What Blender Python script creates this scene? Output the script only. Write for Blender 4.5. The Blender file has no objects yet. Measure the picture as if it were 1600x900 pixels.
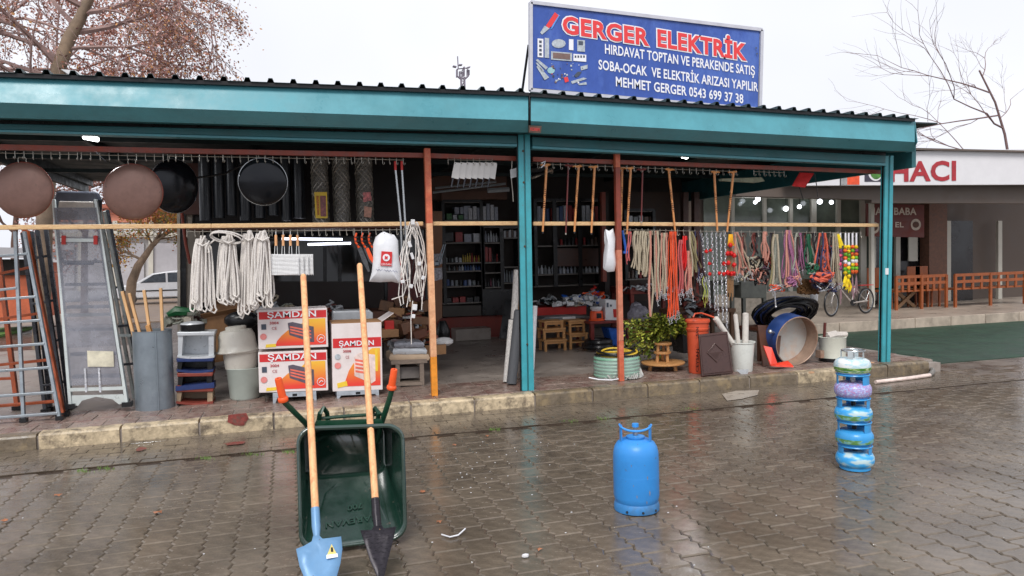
import bpy, math, random
from mathutils import Vector, Matrix
random.seed(7)
rnd = random.random
def ru(a, b): return a + (b - a) * random.random()
S = bpy.context.scene
COL = S.collection
# ---------------------------------------------------------------- camera
FPX = 1150.0; YAW = math.radians(16.8); PIT = math.atan(50 / FPX); ROLL = math.radians(1.375); EYE = 1.70
R0 = Vector((math.cos(YAW), -math.sin(YAW), 0))
FW = Vector((math.sin(YAW) * math.cos(PIT), math.cos(YAW) * math.cos(PIT), -math.sin(PIT)))
U0 = Vector((math.sin(YAW) * math.sin(PIT), math.cos(YAW) * math.sin(PIT), math.cos(PIT)))
RT = R0 * math.cos(ROLL) - U0 * math.sin(ROLL)
UP = R0 * math.sin(ROLL) + U0 * math.cos(ROLL)
cd = bpy.data.cameras.new('camera'); cam = bpy.data.objects.new('camera', cd); COL.objects.link(cam)
cd.sensor_width = 36; cd.lens = FPX / 1600 * 36; cd.clip_end = 600; cd.clip_start = 0.05
mw = Matrix((( RT.x, UP.x, -FW.x, 0), (RT.y, UP.y, -FW.y, 0), (RT.z, UP.z, -FW.z, EYE), (0, 0, 0, 1)))
cam.matrix_world = mw
S.camera = cam
# ---------------------------------------------------------------- world, sun, exposure
EXPO = 0.72
W = bpy.data.worlds.new('World'); S.world = W; W.use_nodes = True
nt = W.node_tree; nt.nodes.clear()
wo = nt.nodes.new('ShaderNodeOutputWorld'); bg = nt.nodes.new('ShaderNodeBackground'); bg.inputs['Strength'].default_value = 0.1
sky = nt.nodes.new('ShaderNodeTexSky'); sky.sky_type = 'NISHITA'; sky.sun_disc = False
sky.sun_elevation = math.radians(48); sky.sun_rotation = math.radians(205)
hs = nt.nodes.new('ShaderNodeHueSaturation'); hs.inputs['Saturation'].default_value = 0.15
nz = nt.nodes.new('ShaderNodeTexNoise'); nz.inputs['Scale'].default_value = 1.3; nz.inputs['Detail'].default_value = 4
rp = nt.nodes.new('ShaderNodeValToRGB')
rp.color_ramp.elements[0].color = (4.7, 4.85, 5.5, 1); rp.color_ramp.elements[1].color = (6.6, 6.7, 7.15, 1)
rp.color_ramp.elements[0].position = .3; rp.color_ramp.elements[1].position = .7
mx = nt.nodes.new('ShaderNodeMixRGB'); mx.inputs['Fac'].default_value = 0.88
nt.links.new(sky.outputs[0], hs.inputs['Color']); nt.links.new(hs.outputs[0], mx.inputs[1])
nt.links.new(nz.outputs['Fac'], rp.inputs[0]); nt.links.new(rp.outputs[0], mx.inputs[2])
nt.links.new(mx.outputs[0], bg.inputs['Color']); nt.links.new(bg.outputs[0], wo.inputs[0])
sl = bpy.data.lights.new('sun', 'SUN'); sl.energy = 1.5; sl.angle = math.radians(25); sl.color = (1, .97, .93)
so = bpy.data.objects.new('sun', sl); COL.objects.link(so)
# light travels towards +Y (from behind the camera), 48 degrees up
so.rotation_euler = (math.radians(42), 0, math.radians(-25))
S.view_settings.view_transform = 'Standard'; S.view_settings.look = 'None'; S.view_settings.exposure = EXPO; S.view_settings.gamma = 1
# ---------------------------------------------------------------- helpers
V = Vector
def ray(x, y): return FW + RT * ((x - 800) / FPX) + UP * ((450 - y) / FPX)
def P(x, y, Y):                      # point of the vertical plane at distance Y seen at pixel x, y
    d = ray(x, y); return Vector((0, 0, EYE)) + d * (Y / d.y)
def G(x, y, z=0.0):
    d = ray(x, y); return Vector((0, 0, EYE)) + d * ((z - EYE) / d.z)
def back(c, d): h = V((c.x, c.y, 0)).normalized(); return c + h * d      # step away from the street
def DEP(p): return (Vector(p) - Vector((0, 0, EYE))).dot(FW)
def PX(p):
    v = Vector(p) - Vector((0, 0, EYE)); d = v.dot(FW); return (800 + FPX * v.dot(RT) / d, 450 - FPX * v.dot(UP) / d)
def mpp(Y, x=800): return DEP(P(x, 400, Y)) / FPX        # metres per pixel
V = Vector
def lin(c): c /= 255.0; return c / 12.92 if c <= .04045 else ((c + .055) / 1.055) ** 2.4
MC = {}
def M(name, rgb, rough=.55, metal=0.0, var=.25, scale=9, bump=0.0, bscale=60, dirt_or_sheen=None, dirt_or_sheen_amt=.5, rvar=.15, emit=None, alpha=None, trans=None, coat=0, stretch=None, island=0, chips=0):
    if name in MC: return MC[name]
    m = bpy.data.materials.new(name); m.use_nodes = True; n = m.node_tree; L = n.links
    b = n.nodes['Principled BSDF']; MC[name] = m
    base = tuple(lin(c) for c in rgb)
    tc = n.nodes.new('ShaderNodeTexCoord'); mp = n.nodes.new('ShaderNodeMapping'); L.new(tc.outputs['Object'], mp.inputs[0])
    if stretch: mp.inputs['Scale'].default_value = stretch
    no = n.nodes.new('ShaderNodeTexNoise'); no.inputs['Scale'].default_value = scale; no.inputs['Detail'].default_value = 5; no.inputs['Roughness'].default_value = .65
    L.new(mp.outputs[0], no.inputs['Vector'])
    r = n.nodes.new('ShaderNodeValToRGB'); r.color_ramp.elements[0].position = .32; r.color_ramp.elements[1].position = .68
    r.color_ramp.elements[0].color = (*[c * (1 - var) for c in base], 1); r.color_ramp.elements[1].color = (*[min(1, c * (1 + var)) for c in base], 1)
    L.new(no.outputs['Fac'], r.inputs[0]); out = r.outputs[0]
    if dirt_or_sheen:
        n2 = n.nodes.new('ShaderNodeTexNoise'); n2.inputs['Scale'].default_value = scale * .37; n2.inputs['Detail'].default_value = 8; n2.inputs['Roughness'].default_value = .75
        L.new(mp.outputs[0], n2.inputs['Vector'])
        r2 = n.nodes.new('ShaderNodeValToRGB'); r2.color_ramp.elements[0].position = .48; r2.color_ramp.elements[1].position = .62
        r2.color_ramp.elements[1].color = (dirt_or_sheen_amt,) * 3 + (1,); L.new(n2.outputs['Fac'], r2.inputs[0])
        mi = n.nodes.new('ShaderNodeMixRGB'); L.new(r2.outputs[0], mi.inputs[0]); L.new(out, mi.inputs[1]); mi.inputs[2].default_value = (*[lin(c) for c in dirt_or_sheen], 1); out = mi.outputs[0]
    if island:
        ge = n.nodes.new('ShaderNodeNewGeometry'); oi = n.nodes.new('ShaderNodeObjectInfo'); ad = n.nodes.new('ShaderNodeMath'); ad.operation = 'ADD'
        L.new(ge.outputs['Random Per Island'], ad.inputs[0]); L.new(oi.outputs['Random'], ad.inputs[1])
        fr = n.nodes.new('ShaderNodeMath'); fr.operation = 'FRACT'; L.new(ad.outputs[0], fr.inputs[0])
        mr = n.nodes.new('ShaderNodeMapRange'); mr.inputs[3].default_value = 1 - island; mr.inputs[4].default_value = 1 + island; L.new(fr.outputs[0], mr.inputs[0])
        mu = n.nodes.new('ShaderNodeVectorMath'); mu.operation = 'SCALE'; L.new(out, mu.inputs[0]); L.new(mr.outputs[0], mu.inputs['Scale']); out = mu.outputs[0]
    if chips:
        n4 = n.nodes.new('ShaderNodeTexNoise'); n4.inputs['Scale'].default_value = chips; n4.inputs['Detail'].default_value = 6; n4.inputs['Roughness'].default_value = .7; L.new(tc.outputs['Object'], n4.inputs['Vector'])
        r4 = n.nodes.new('ShaderNodeValToRGB'); r4.color_ramp.elements[0].position = .655; r4.color_ramp.elements[1].position = .675; L.new(n4.outputs['Fac'], r4.inputs[0])
        m4 = n.nodes.new('ShaderNodeMixRGB'); L.new(r4.outputs[0], m4.inputs[0]); L.new(out, m4.inputs[1]); m4.inputs[2].default_value = (.12, .085, .07, 1); out = m4.outputs[0]
    L.new(out, b.inputs['Base Color'])
    rr = n.nodes.new('ShaderNodeMapRange'); rr.inputs[1].default_value = .3; rr.inputs[2].default_value = .7
    rr.inputs[3].default_value = max(.02, rough - rvar); rr.inputs[4].default_value = min(1, rough + rvar)
    L.new(no.outputs['Fac'], rr.inputs[0]); L.new(rr.outputs[0], b.inputs['Roughness'])
    b.inputs['Metallic'].default_value = metal
    if bump:
        n3 = n.nodes.new('ShaderNodeTexNoise'); n3.inputs['Scale'].default_value = bscale; n3.inputs['Detail'].default_value = 4; L.new(mp.outputs[0], n3.inputs['Vector'])
        bu = n.nodes.new('ShaderNodeBump'); bu.inputs['Strength'].default_value = bump; bu.inputs['Distance'].default_value = .01
        L.new(n3.outputs['Fac'], bu.inputs['Height']); L.new(bu.outputs[0], b.inputs['Normal'])
    if emit: b.inputs['Emission Color'].default_value = (*[lin(c) for c in rgb], 1); b.inputs['Emission Strength'].default_value = emit
    if alpha is not None: b.inputs['Alpha'].default_value = alpha
    if trans is not None: b.inputs['Transmission Weight'].default_value = trans
    if coat: b.inputs['Coat Weight'].default_value = coat; b.inputs['Coat Roughness'].default_value = .15
    return m

class MB:
    def __init__(s): s.v = []; s.f = []
    def add(s, vs, fs):
        o = len(s.v); s.v += [V(p) for p in vs]; s.f += [tuple(i + o for i in f) for f in fs]; return s
    def hexa(s, p):                                   # 8 points: bottom ring then top ring
        return s.add(p, [(3, 2, 1, 0), (4, 5, 6, 7), (0, 1, 5, 4), (1, 2, 6, 5), (2, 3, 7, 6), (3, 0, 4, 7)])
    def box(s, x0, x1, y0, y1, z0, z1):
        return s.hexa([(x0, y0, z0), (x1, y0, z0), (x1, y1, z0), (x0, y1, z0), (x0, y0, z1), (x1, y0, z1), (x1, y1, z1), (x0, y1, z1)])
    def obox(s, c, sz, rot=None):
        c = V(c); R_ = rot or Matrix.Identity(3); h = [a / 2 for a in sz]
        return s.hexa([c + R_ @ V((sx * h[0], sy * h[1], sz_ * h[2])) for sz_ in (-1, 1) for sx, sy in ((-1, -1), (1, -1), (1, 1), (-1, 1))])
    def bar(s, a, b, w, h):                           # bar from a to b, w across, h high
        a = V(a); b = V(b); d = (b - a).normalized(); u = V((0, 0, 1)) if abs(d.z) < .9 else V((1, 0, 0))
        x = d.cross(u).normalized(); u = x.cross(d).normalized()
        return s.hexa([q + x * sx * w / 2 + u * sy * h / 2 for q in (a, b) for sx, sy in ((-1, -1), (1, -1), (1, 1), (-1, 1))])
    def prism(s, pts, e):
        n = len(pts); e = V(e); pts = [V(p) for p in pts]
        return s.add(pts + [p + e for p in pts], [tuple(range(n))[::-1], tuple(range(n, 2 * n))] + [(i, (i + 1) % n, (i + 1) % n + n, i + n) for i in range(n)])
    def pp(s, px, Y, d): return s.prism([P(x, y, Y) for x, y in px], (0, d, 0))   # pixel outline on plane Y, thickness d
    def tube(s, pts, r, n=7, closed=False, flat=1.0):
        pts = [V(p) for p in pts]; m = len(pts); vs = []; up = V((0, 0, 1))
        rs = r if isinstance(r, (list, tuple)) else [r] * m; prev = None
        for i in range(m):
            if closed: t = pts[(i + 1) % m] - pts[i - 1]
            else: t = pts[min(i + 1, m - 1)] - pts[max(i - 1, 0)]
            t = t.normalized() if t.length > 1e-9 else V((0, 0, 1))
            if prev is None:
                x = t.cross(up);
                if x.length < .1: x = t.cross(V((0, 1, 0)))
            else: x = prev - t * prev.dot(t)
            x = x.normalized() if x.length > 1e-6 else V((1, 0, 0)); prev = x; y = t.cross(x)
            for k in range(n):
                a = 2 * math.pi * k / n; vs.append(pts[i] + x * math.cos(a) * rs[i] + y * math.sin(a) * rs[i] * flat)
        fs = []
        for i in range(m if closed else m - 1):
            j = (i + 1) % m
            for k in range(n): fs.append((i * n + k, i * n + (k + 1) % n, j * n + (k + 1) % n, j * n + k))
        if not closed: fs += [tuple(range(n))[::-1], tuple(range((m - 1) * n, m * n))]
        return s.add(vs, fs)
    def lathe(s, prof, c=(0, 0, 0), n=24, R=None, sx=1, sy=1, a0=0, a1=2 * math.pi):
        c = V(c); R = R or Matrix.Identity(3); vs = []; full = abs(a1 - a0 - 2 * math.pi) < 1e-6; N = n if full else n + 1
        for r, z in prof:
            for k in range(N):
                a = a0 + (a1 - a0) * k / n; vs.append(c + R @ V((r * math.cos(a) * sx, r * math.sin(a) * sy, z)))
        fs = []
        for i in range(len(prof) - 1):
            for k in range(n):
                k2 = (k + 1) % N; fs.append((i * N + k, i * N + k2, (i + 1) * N + k2, (i + 1) * N + k))
        return s.add(vs, fs)
    def cyl(s, a, b, r, n=16, r2=None): return s.tube([a, b], [r, r if r2 is None else r2], n)
    def sphere(s, c, r, n=10, sc=(1, 1, 1)):
        c = V(c); h = n // 2
        pr = [(max(1e-4, math.sin(math.pi * i / h)), -math.cos(math.pi * i / h)) for i in range(h + 1)]
        return s.lathe([(a * r, b * r) for a, b in pr], c, n, Matrix.Diagonal(sc))
    def quad(s, a, b, c, d): return s.add([a, b, c, d], [(0, 1, 2, 3)])

WL = {}
STF = {'chain_link', 'netting', 'piece', 'wire_grid', 'tassel', 'cord', 'rope_strand', 'black_cable', 'cable', 'carving', 'film_skirt'}
def part(name, mb, mat, parent=None, smooth=False, label=None, local=False, origin=None, bev=0):
    me = bpy.data.meshes.new(name)
    if parent is not None: o0 = WL[parent.name] if not local else V((0, 0, 0))
    elif origin is not None: o0 = V(origin)
    elif local: o0 = V((0, 0, 0))
    else:
        xs = [p.x for p in mb.v]; ys = [p.y for p in mb.v]; o0 = V(((min(xs) + max(xs)) / 2, (min(ys) + max(ys)) / 2, min(p.z for p in mb.v)))
    me.from_pydata([tuple(p - o0) for p in mb.v], [], mb.f); me.materials.append(mat)
    if smooth:
        me.polygons.foreach_set('use_smooth', [True] * len(me.polygons))
    me.update()
    o = bpy.data.objects.new(name, me); COL.objects.link(o)
    if smooth:
        e = o.modifiers.new('edges', 'EDGE_SPLIT'); e.split_angle = math.radians(40)
    if bev:
        b = o.modifiers.new('bevel', 'BEVEL'); b.width = bev; b.segments = 2; b.limit_method = 'ANGLE'; b.angle_limit = math.radians(50)
    if parent is not None: o.parent = parent; WL[o.name] = WL[parent.name]
    else: o.location = o0; WL[o.name] = V(o0)
    if label: o['label'] = label
    if name in STF and parent is not None: o['kind'] = 'stuff'
    return o
def thing(name, label, cat, loc=(0, 0, 0), group=None):
    o = bpy.data.objects.new(name, None); COL.objects.link(o); o.location = loc; o.empty_display_size = .1
    o['label'] = label; o['category'] = cat
    if group: o['group'] = group
    WL[o.name] = V(loc); return o
def tag(o, label, cat, group=None):
    o['label'] = label; o['category'] = cat
    if group: o['group'] = group
    return o
def struct(o, label=None):
    o['kind'] = 'structure'
    if label: o['label'] = label
    return o
def one(name, mb, mat, label, cat, group=None, **k): return tag(part(name, mb, mat, **k), label, cat, group)
def dup(root, loc, label=None, rotz=None):
    r = root.copy(); COL.objects.link(r); r.location = loc; WL[r.name] = V(loc)
    if label: r['label'] = label
    if rotz is not None: r.rotation_euler = (0, 0, rotz)
    for ch in list(root.children):
        c = ch.copy(); COL.objects.link(c); c.parent = r
        for g in list(ch.children):
            d = g.copy(); COL.objects.link(d); d.parent = c
    return r
def link_piece(name, mesh, parent, loc, rot=(0, 0, 0), sc=None):
    o = bpy.data.objects.new(name, mesh); COL.objects.link(o); o.parent = parent; o.location = V(loc) - (WL[parent.name] if parent else V((0, 0, 0))); o.rotation_euler = rot
    if sc: o.scale = sc
    return o
def text_mb(txt, a, b, h, off=0.0, dy=0.0, up=(0, 0, 1), thick=.0, ex=None):
    """flat lettering: baseline from a to b, capital height h (metres)"""
    cu = bpy.data.curves.new('lettering', 'FONT'); cu.body = txt; cu.resolution_u = 3; cu.offset = off; cu.space_character = 1 + off * 1.6
    o = bpy.data.objects.new('lettering', cu); COL.objects.link(o); dg = bpy.context.evaluated_depsgraph_get()
    me = bpy.data.meshes.new_from_object(o.evaluated_get(dg)); a = V(a); b = V(b)
    xs = [v.co.x for v in me.vertices]; x0, x1 = min(xs), max(xs); mb = MB(); d = (b - a); up = V(up)
    nrm = d.cross(up).normalized()
    mb.v = [a + d * ((v.co.x - x0) / (x1 - x0)) + up * (v.co.y / .7 * h) + nrm * dy for v in me.vertices]
    mb.f = [tuple(p.vertices) for p in me.polygons]
    bpy.data.objects.remove(o); bpy.data.meshes.remove(me); bpy.data.curves.remove(cu)
    return mb
def text_px(txt, p, q, hpx, Y, off=0.0, dy=0.0): return text_mb(txt, P(*p, Y), P(*q, Y), hpx * mpp(Y, p[0]), off, dy)
def disc(c, r, n=20, nrm_y=True, sx=1.0):
    mb = MB(); c = V(c); mb.add([c + V((math.cos(-2 * math.pi * k / n) * r * sx, 0, math.sin(-2 * math.pi * k / n) * r)) for k in range(n)], [tuple(range(n))]); return mb
YK = 7.80; YP = 8.0; YR = 8.2; ZF = .15; YB = 13.7
# ---------------------------------------------------------------- materials
TEAL = M('teal_paint', (82, 152, 164), .38, 0, .10, 3, dirt_or_sheen=(72, 130, 138), dirt_or_sheen_amt=.4, bump=.05, bscale=20)
TEALD = M('teal_paint_beam', (46, 108, 114), .42, 0, .12, 3, dirt_or_sheen=(40, 75, 75), dirt_or_sheen_amt=.4)
TEALP = M('teal_post_paint', (62, 158, 170), .4, 0, .10, 5, dirt_or_sheen=(70, 110, 105), dirt_or_sheen_amt=.3, chips=16)
ROOFM = M('roof_sheet', (52, 70, 72), .5, .1, .2, 5)
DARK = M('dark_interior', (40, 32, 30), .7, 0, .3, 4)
BLACKM = M('black_metal', (22, 22, 24), .35, .2, .3, 10)
RUSTP = M('rust_red_paint', (140, 62, 46), .5, 0, .2, 12, dirt_or_sheen=(100, 60, 45), dirt_or_sheen_amt=.5)
ORP = M('orange_pole_paint', (196, 96, 66), .5, 0, .18, 14, dirt_or_sheen=(225, 150, 110), dirt_or_sheen_amt=.5)
PEACH = M('peach_pole_paint', (226, 172, 130), .5, 0, .15, 14, dirt_or_sheen=(190, 120, 80), dirt_or_sheen_amt=.6)
AMB = M('amber_pole_paint', (222, 140, 40), .5, 0, .2, 20)
BAMB = M('pale_wood_rail', (226, 190, 140), .55, 0, .2, 8, dirt_or_sheen=(180, 120, 85), dirt_or_sheen_amt=.6, stretch=(6, 40, 40))
WOOD = M('stool_wood', (198, 146, 92), .5, 0, .18, 6, stretch=(20, 20, 4), bump=.1)
WOODL = M('handle_wood', (235, 178, 126), .45, 0, .15, 8, dirt_or_sheen=(205, 125, 78), dirt_or_sheen_amt=.7, stretch=(8, 8, 1.6))
WOODD = M('dark_wood', (92, 52, 34), .5, 0, .25, 8)
STEEL = M('steel', (175, 178, 180), .3, .8, .15, 20)
GALV = M('galvanised', (140, 150, 158), .38, .55, .15, 4, dirt_or_sheen=(105, 112, 120), dirt_or_sheen_amt=.4)
WIREM = M('wire', (170, 165, 155), .4, .6, .2, 30)
WHITE = M('white_paint', (222, 222, 224), .45, 0, .06, 6, dirt_or_sheen=(190, 188, 185), dirt_or_sheen_amt=.4)
WPLA = M('white_plastic', (225, 226, 230), .4, 0, .08, 10, bump=.25, bscale=14)
CREAM = M('cream_paint', (205, 196, 180), .5, 0, .1, 5, dirt_or_sheen=(160, 150, 138), dirt_or_sheen_amt=.5)
CONC = M('concrete_floor', (152, 142, 134), .42, 0, .16, 2.2, dirt_or_sheen=(112, 102, 96), dirt_or_sheen_amt=.7, rvar=.25, bump=.12, bscale=30)
RED = M('red_paint', (190, 40, 34), .45, 0, .12, 8)
REDP = M('red_print', (206, 44, 46), .5, 0, .05, 8)
ORGB = M('faded_orange_plastic', (206, 84, 52), .45, 0, .12, 8)
ORG = M('orange_plastic', (236, 84, 30), .4, 0, .08, 8)
BLUEP = M('blue_plastic', (30, 90, 180), .35, 0, .15, 8)
NAVY = M('navy_hose', (38, 56, 104), .35, 0, .2, 8)
BLACKP = M('black_plastic', (22, 23, 26), .35, 0, .2, 8)
CARD = M('cardboard', (160, 120, 84), .7, 0, .12, 5, dirt_or_sheen=(125, 92, 65), dirt_or_sheen_amt=.5)
GREYP = M('grey_plastic', (150, 156, 160), .45, 0, .1, 6)
GLASS = M('window_glass', (14, 17, 17), .08, 0, .2, 2, rvar=.04)
ROPE = M('white_rope', (226, 220, 214), .8, 0, .14, 60, bump=.6, bscale=160)
BLK = M('black_print', (20, 20, 22), .5, 0, 0, 5)
YEL = M('yellow_print', (236, 200, 60), .5, 0, .08, 8)
GREENP = M('green_plastic', (30, 95, 55), .4, 0, .15, 8)
# ================================================================ GROUND
gm = MB(); gm.box(-90, 110, -12, 160, -.5, -.034)
ground = struct(part('ground', gm, M('joint_sand', (70, 58, 48), .35, 0, .25, 6, rvar=.2), origin=(0, 0, -.5)))
PAVM = M('wet_paver', (110, 99, 86), .24, 0, .18, 16, dirt_or_sheen=(88, 79, 69), dirt_or_sheen_amt=.8, rvar=.13, bump=.13, bscale=60, island=.07)
# large-scale wetness on the pavers
def wetten(m):
    n = m.node_tree; L = n.links; b = n.nodes['Principled BSDF']
    ge = n.nodes.new('ShaderNodeNewGeometry'); no = n.nodes.new('ShaderNodeTexNoise'); no.inputs['Scale'].default_value = .9; no.inputs['Detail'].default_value = 6; no.inputs['Roughness'].default_value = .6
    L.new(ge.outputs['Position'], no.inputs['Vector'])
    r = n.nodes.new('ShaderNodeMapRange'); r.inputs[1].default_value = .42; r.inputs[2].default_value = .6; r.inputs[3].default_value = .16; r.inputs[4].default_value = .0
    L.new(no.outputs['Fac'], r.inputs[0])
    old = b.inputs['Roughness'].links[0].from_socket
    s = n.nodes.new('ShaderNodeMath'); s.operation = 'SUBTRACT'; L.new(old, s.inputs[0]); L.new(r.outputs[0], s.inputs[1]); s.use_clamp = True
    L.new(s.outputs[0], b.inputs['Roughness'])
    no2 = n.nodes.new('ShaderNodeTexNoise'); no2.inputs['Scale'].default_value = 1.7; no2.inputs['Detail'].default_value = 7; L.new(ge.outputs['Position'], no2.inputs['Vector'])
    r2 = n.nodes.new('ShaderNodeMapRange'); r2.inputs[1].default_value = .35; r2.inputs[2].default_value = .65; r2.inputs[3].default_value = .78; r2.inputs[4].default_value = 1.18
    L.new(no2.outputs['Fac'], r2.inputs[0]); oc = b.inputs['Base Color'].links[0].from_socket
    vm = n.nodes.new('ShaderNodeVectorMath'); vm.operation = 'SCALE'; L.new(oc, vm.inputs[0]); L.new(r2.outputs[0], vm.inputs['Scale']); L.new(vm.outputs[0], b.inputs['Base Color'])
wetten(PAVM)
PL, PW = .215, .185
def paver_mesh():
    g = .0009; c = .0095; a = .0125
    def side(x, s):
        return [(x + s * 0, g), (x + a, PL * .16), (x - a, PL * .34), (x, PL * .5), (x + a, PL * .66), (x - a, PL * .84), (x, PL - g)]
    def ring(i, z):
        lft = [(p[0] + g + i, min(max(p[1], g + i), PL - g - i), z) for p in side(0, 1)]
        rgt = [(p[0] - g - i, min(max(p[1], g + i), PL - g - i), z) for p in side(PW, 1)]
        return lft[::-1] + rgt          # counter-clockwise from above
    rs = [ring(0, -.02), ring(0, -.0062), ring(c, 0)]; n = len(rs[0])
    vs = [p for r in rs for p in r]; fs = [tuple(range(2 * n, 3 * n))]
    for i in range(2):
        for k in range(n): fs.append((i * n + k, i * n + (k + 1) % n, (i + 1) * n + (k + 1) % n, (i + 1) * n + k))
    return vs, fs
pv, pf = paver_mesh()
pme = bpy.data.meshes.new('paver'); pme.from_pydata(pv, [], pf); pme.materials.append(PAVM); pme.update()
street = struct(part('street', MB().box(-9, 18, -1.5, YK - .002, -.4, -.0095), M('joint_sand', (70, 58, 48)), origin=(0, 0, 0)))
cells = []
for i in range(-42, 84):
    for j in range(-3, 34):
        x = i * PW; y = .7 + j * PL + (PL / 2 if i % 2 else 0)
        if y + PL * .5 > 6.90: continue
        cx, cy = x + PW / 2, y + PL / 2; px = PX((cx, cy, 0)); d = DEP((cx, cy, 0))
        inn = d > .5 and -20 < px[0] < 1620 and px[1] < 915
        cells.append((0 if inn else 1, d, x, y))
cells.sort()
rest = MB()
for k, (inn, d, x, y) in enumerate(cells):
    q_ = 2.2 if rnd() < .12 else 1; z = ru(-.0018, .001) * q_; tx, ty = ru(-.007, .007) * q_, ru(-.007, .007) * q_
    if k < 296 and y + PL < 6.89: link_piece('paver', pme, street, (x, y, z), (tx, ty, 0))
    else: rest.add([(p[0] + x, min(p[1] + y, 6.893), p[2] + z + p[0] * -ty + p[1] * tx) for p in pv], pf)
for j in range(8):                         # raised strip of rectangular pavers along the kerb
    for i in range(-26, 50):
        x = i * .215 + (.107 if j % 2 else 0); y = 6.925 + j * .1085; z = .006 + ru(-.002, .002); g = .0018; c = .005
        rest.hexa([(x + g, y + g, z - .003), (x + .215 - g, y + g, z - .003), (x + .215 - g, y + .1085 - g, z - .003), (x + g, y + .1085 - g, z - .003), (x + g + c, y + g + c, z), (x + .215 - g - c, y + g + c, z), (x + .215 - g - c, y + .1085 - g - c, z), (x + g + c, y + .1085 - g - c, z)])
        rest.f.pop(-6)
o = part('paver', rest, PAVM, street); o['kind'] = 'stuff'
struct(part('strip_bed', MB().box(-9, 10.6, 6.925, YK - .003, -.05, .0015), M('joint_sand', (70, 58, 48)), street))
m = MB(); pts_ = [G(x, y, .011) for x, y in ((1128, 616), (1150, 611), (1186, 610), (1184, 617), (1160, 623), (1136, 626))]; m.add(pts_[::-1] + [p + V((0, 0, .004)) for p in pts_[::-1]], [(6, 7, 8, 9, 10, 11)] + [(i, (i + 1) % 6, 6 + (i + 1) % 6, 6 + i) for i in range(6)])
struct(part('cement_patch', m, M('cement_patch', (168, 158, 146), .35, 0, .2, 12), street))
# red paint splashes on the paving strip
for (x0, x1, y0, y1) in ((350, 385, 686, 700), (212, 228, 698, 706)):
    a = G((x0 + x1) / 2, (y0 + y1) / 2, .012); m = MB(); n = 11
    m.add([a + V((math.cos(t * 2 * math.pi / n) * ru(.6, 1) * (x1 - x0) / 2 * .0068, math.sin(t * 2 * math.pi / n) * ru(.6, 1) * .09, .004)) for t in range(n)], [tuple(range(n))])
    struct(part('paint_splash', m, M('red_splash', (128, 58, 52), .4, 0, .45, 40, dirt_or_sheen=(104, 84, 74), dirt_or_sheen_amt=.9)))
# kerb
KM = M('kerb_concrete', (192, 174, 144), .5, 0, .28, 16, dirt_or_sheen=(104, 92, 78), dirt_or_sheen_amt=.95, rvar=.2, bump=.5, bscale=45, island=.1)
KM2 = M('kerb_concrete_wet', (112, 100, 84), .35, 0, .28, 14, dirt_or_sheen=(160, 140, 106), dirt_or_sheen_amt=.6, bump=.4, bscale=45)
kerb = struct(part('kerb', MB().box(-9, 8.4, YK + .02, YP - .08, -.3, .12), CONC, origin=(0, 0, 0)))
for k in range(-9, 15):
    x = -2.3 + .7 * k; w = .69
    if x + w > 8.42: w = 8.42 - x
    m = MB(); y0 = YK + ru(-.008, .008); z = .15 + ru(-.006, .004)
    prof = [(y0, -.02), (y0, z - .025), (y0 + .012, z - .007), (y0 + .035, z), (YK + .15, z), (YK + .15, -.02)]
    m.prism([(x + .006, a, b) for a, b in prof], (w - .012, 0, 0))
    part('kerbstone', m, KM2 if (k < 0 or k in (9, 10, 13, 14) or (k > 5 and k % 3 != 0)) else KM, kerb)
m = MB(); a = P(372, 655, YK - .012); m.prism([a + V((dx, 0, dz)) for dx, dz in ((-.09, .05), (.08, .055), (.1, 0), (.05, -.07), (-.03, -.06), (-.1, -.02))], (0, .006, 0))
struct(part('paint_mark', m, M('red_splash', (150, 50, 46)), kerb))
# raised shop pavement
pav = struct(part('pavement', MB().box(-9, 8.4, YP - .05, 15.9, -.2, .142), CONC, origin=(0, 0, 0)))
SLM = M('worn_paving_slab', (138, 120, 110), .33, 0, .25, 12, dirt_or_sheen=(112, 72, 66), dirt_or_sheen_amt=.7, rvar=.2, bump=.3, bscale=50, island=.14)
for j in range(3):
    for k in range(-14, 28):
        x = k * .3 + (.15 if j % 2 else 0)
        if x + .294 > 8.4: continue
        h = ZF + ru(-.003, .003); m = MB(); y = YP - .045 + j * .3; g = .004; t = .006
        m.hexa([(x + g, y + g, .13), (x + .3 - g, y + g, .13), (x + .3 - g, y + .3 - g, .13), (x + g, y + .3 - g, .13), (x + g + t, y + g + t, h), (x + .3 - g - t, y + g + t, h), (x + .3 - g - t, y + .3 - g - t, h), (x + g + t, y + .3 - g - t, h)])
        part('slab', m, SLM, pav)
struct(part('concrete_floor', MB().box(-4.5, 8.4, YP + .855, 15.8, .12, .148), CONC, pav))
# green matting at the right
GM = M('green_matting', (40, 66, 50), .6, 0, .25, 3, dirt_or_sheen=(30, 52, 42), dirt_or_sheen_amt=.6, bump=.6, bscale=120)
struct(part('green_matting', MB().box(8.45, 18, 8.3, 12.2, -.06, .012), GM))
m = MB().tube([G(1385, 552, .012), G(1430, 556, .014), G(1500, 556, .012)], .012, 5); struct(part('matting_fold', m, GM))
struct(part('street_verge', MB().box(8.45, 18, 7.0, 8.28, -.06, .006), M('verge_concrete', (110, 98, 88), .35, 0, .3, 3, dirt_or_sheen=(80, 70, 62), dirt_or_sheen_amt=.6, rvar=.2, bump=.3, bscale=40)))
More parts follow.
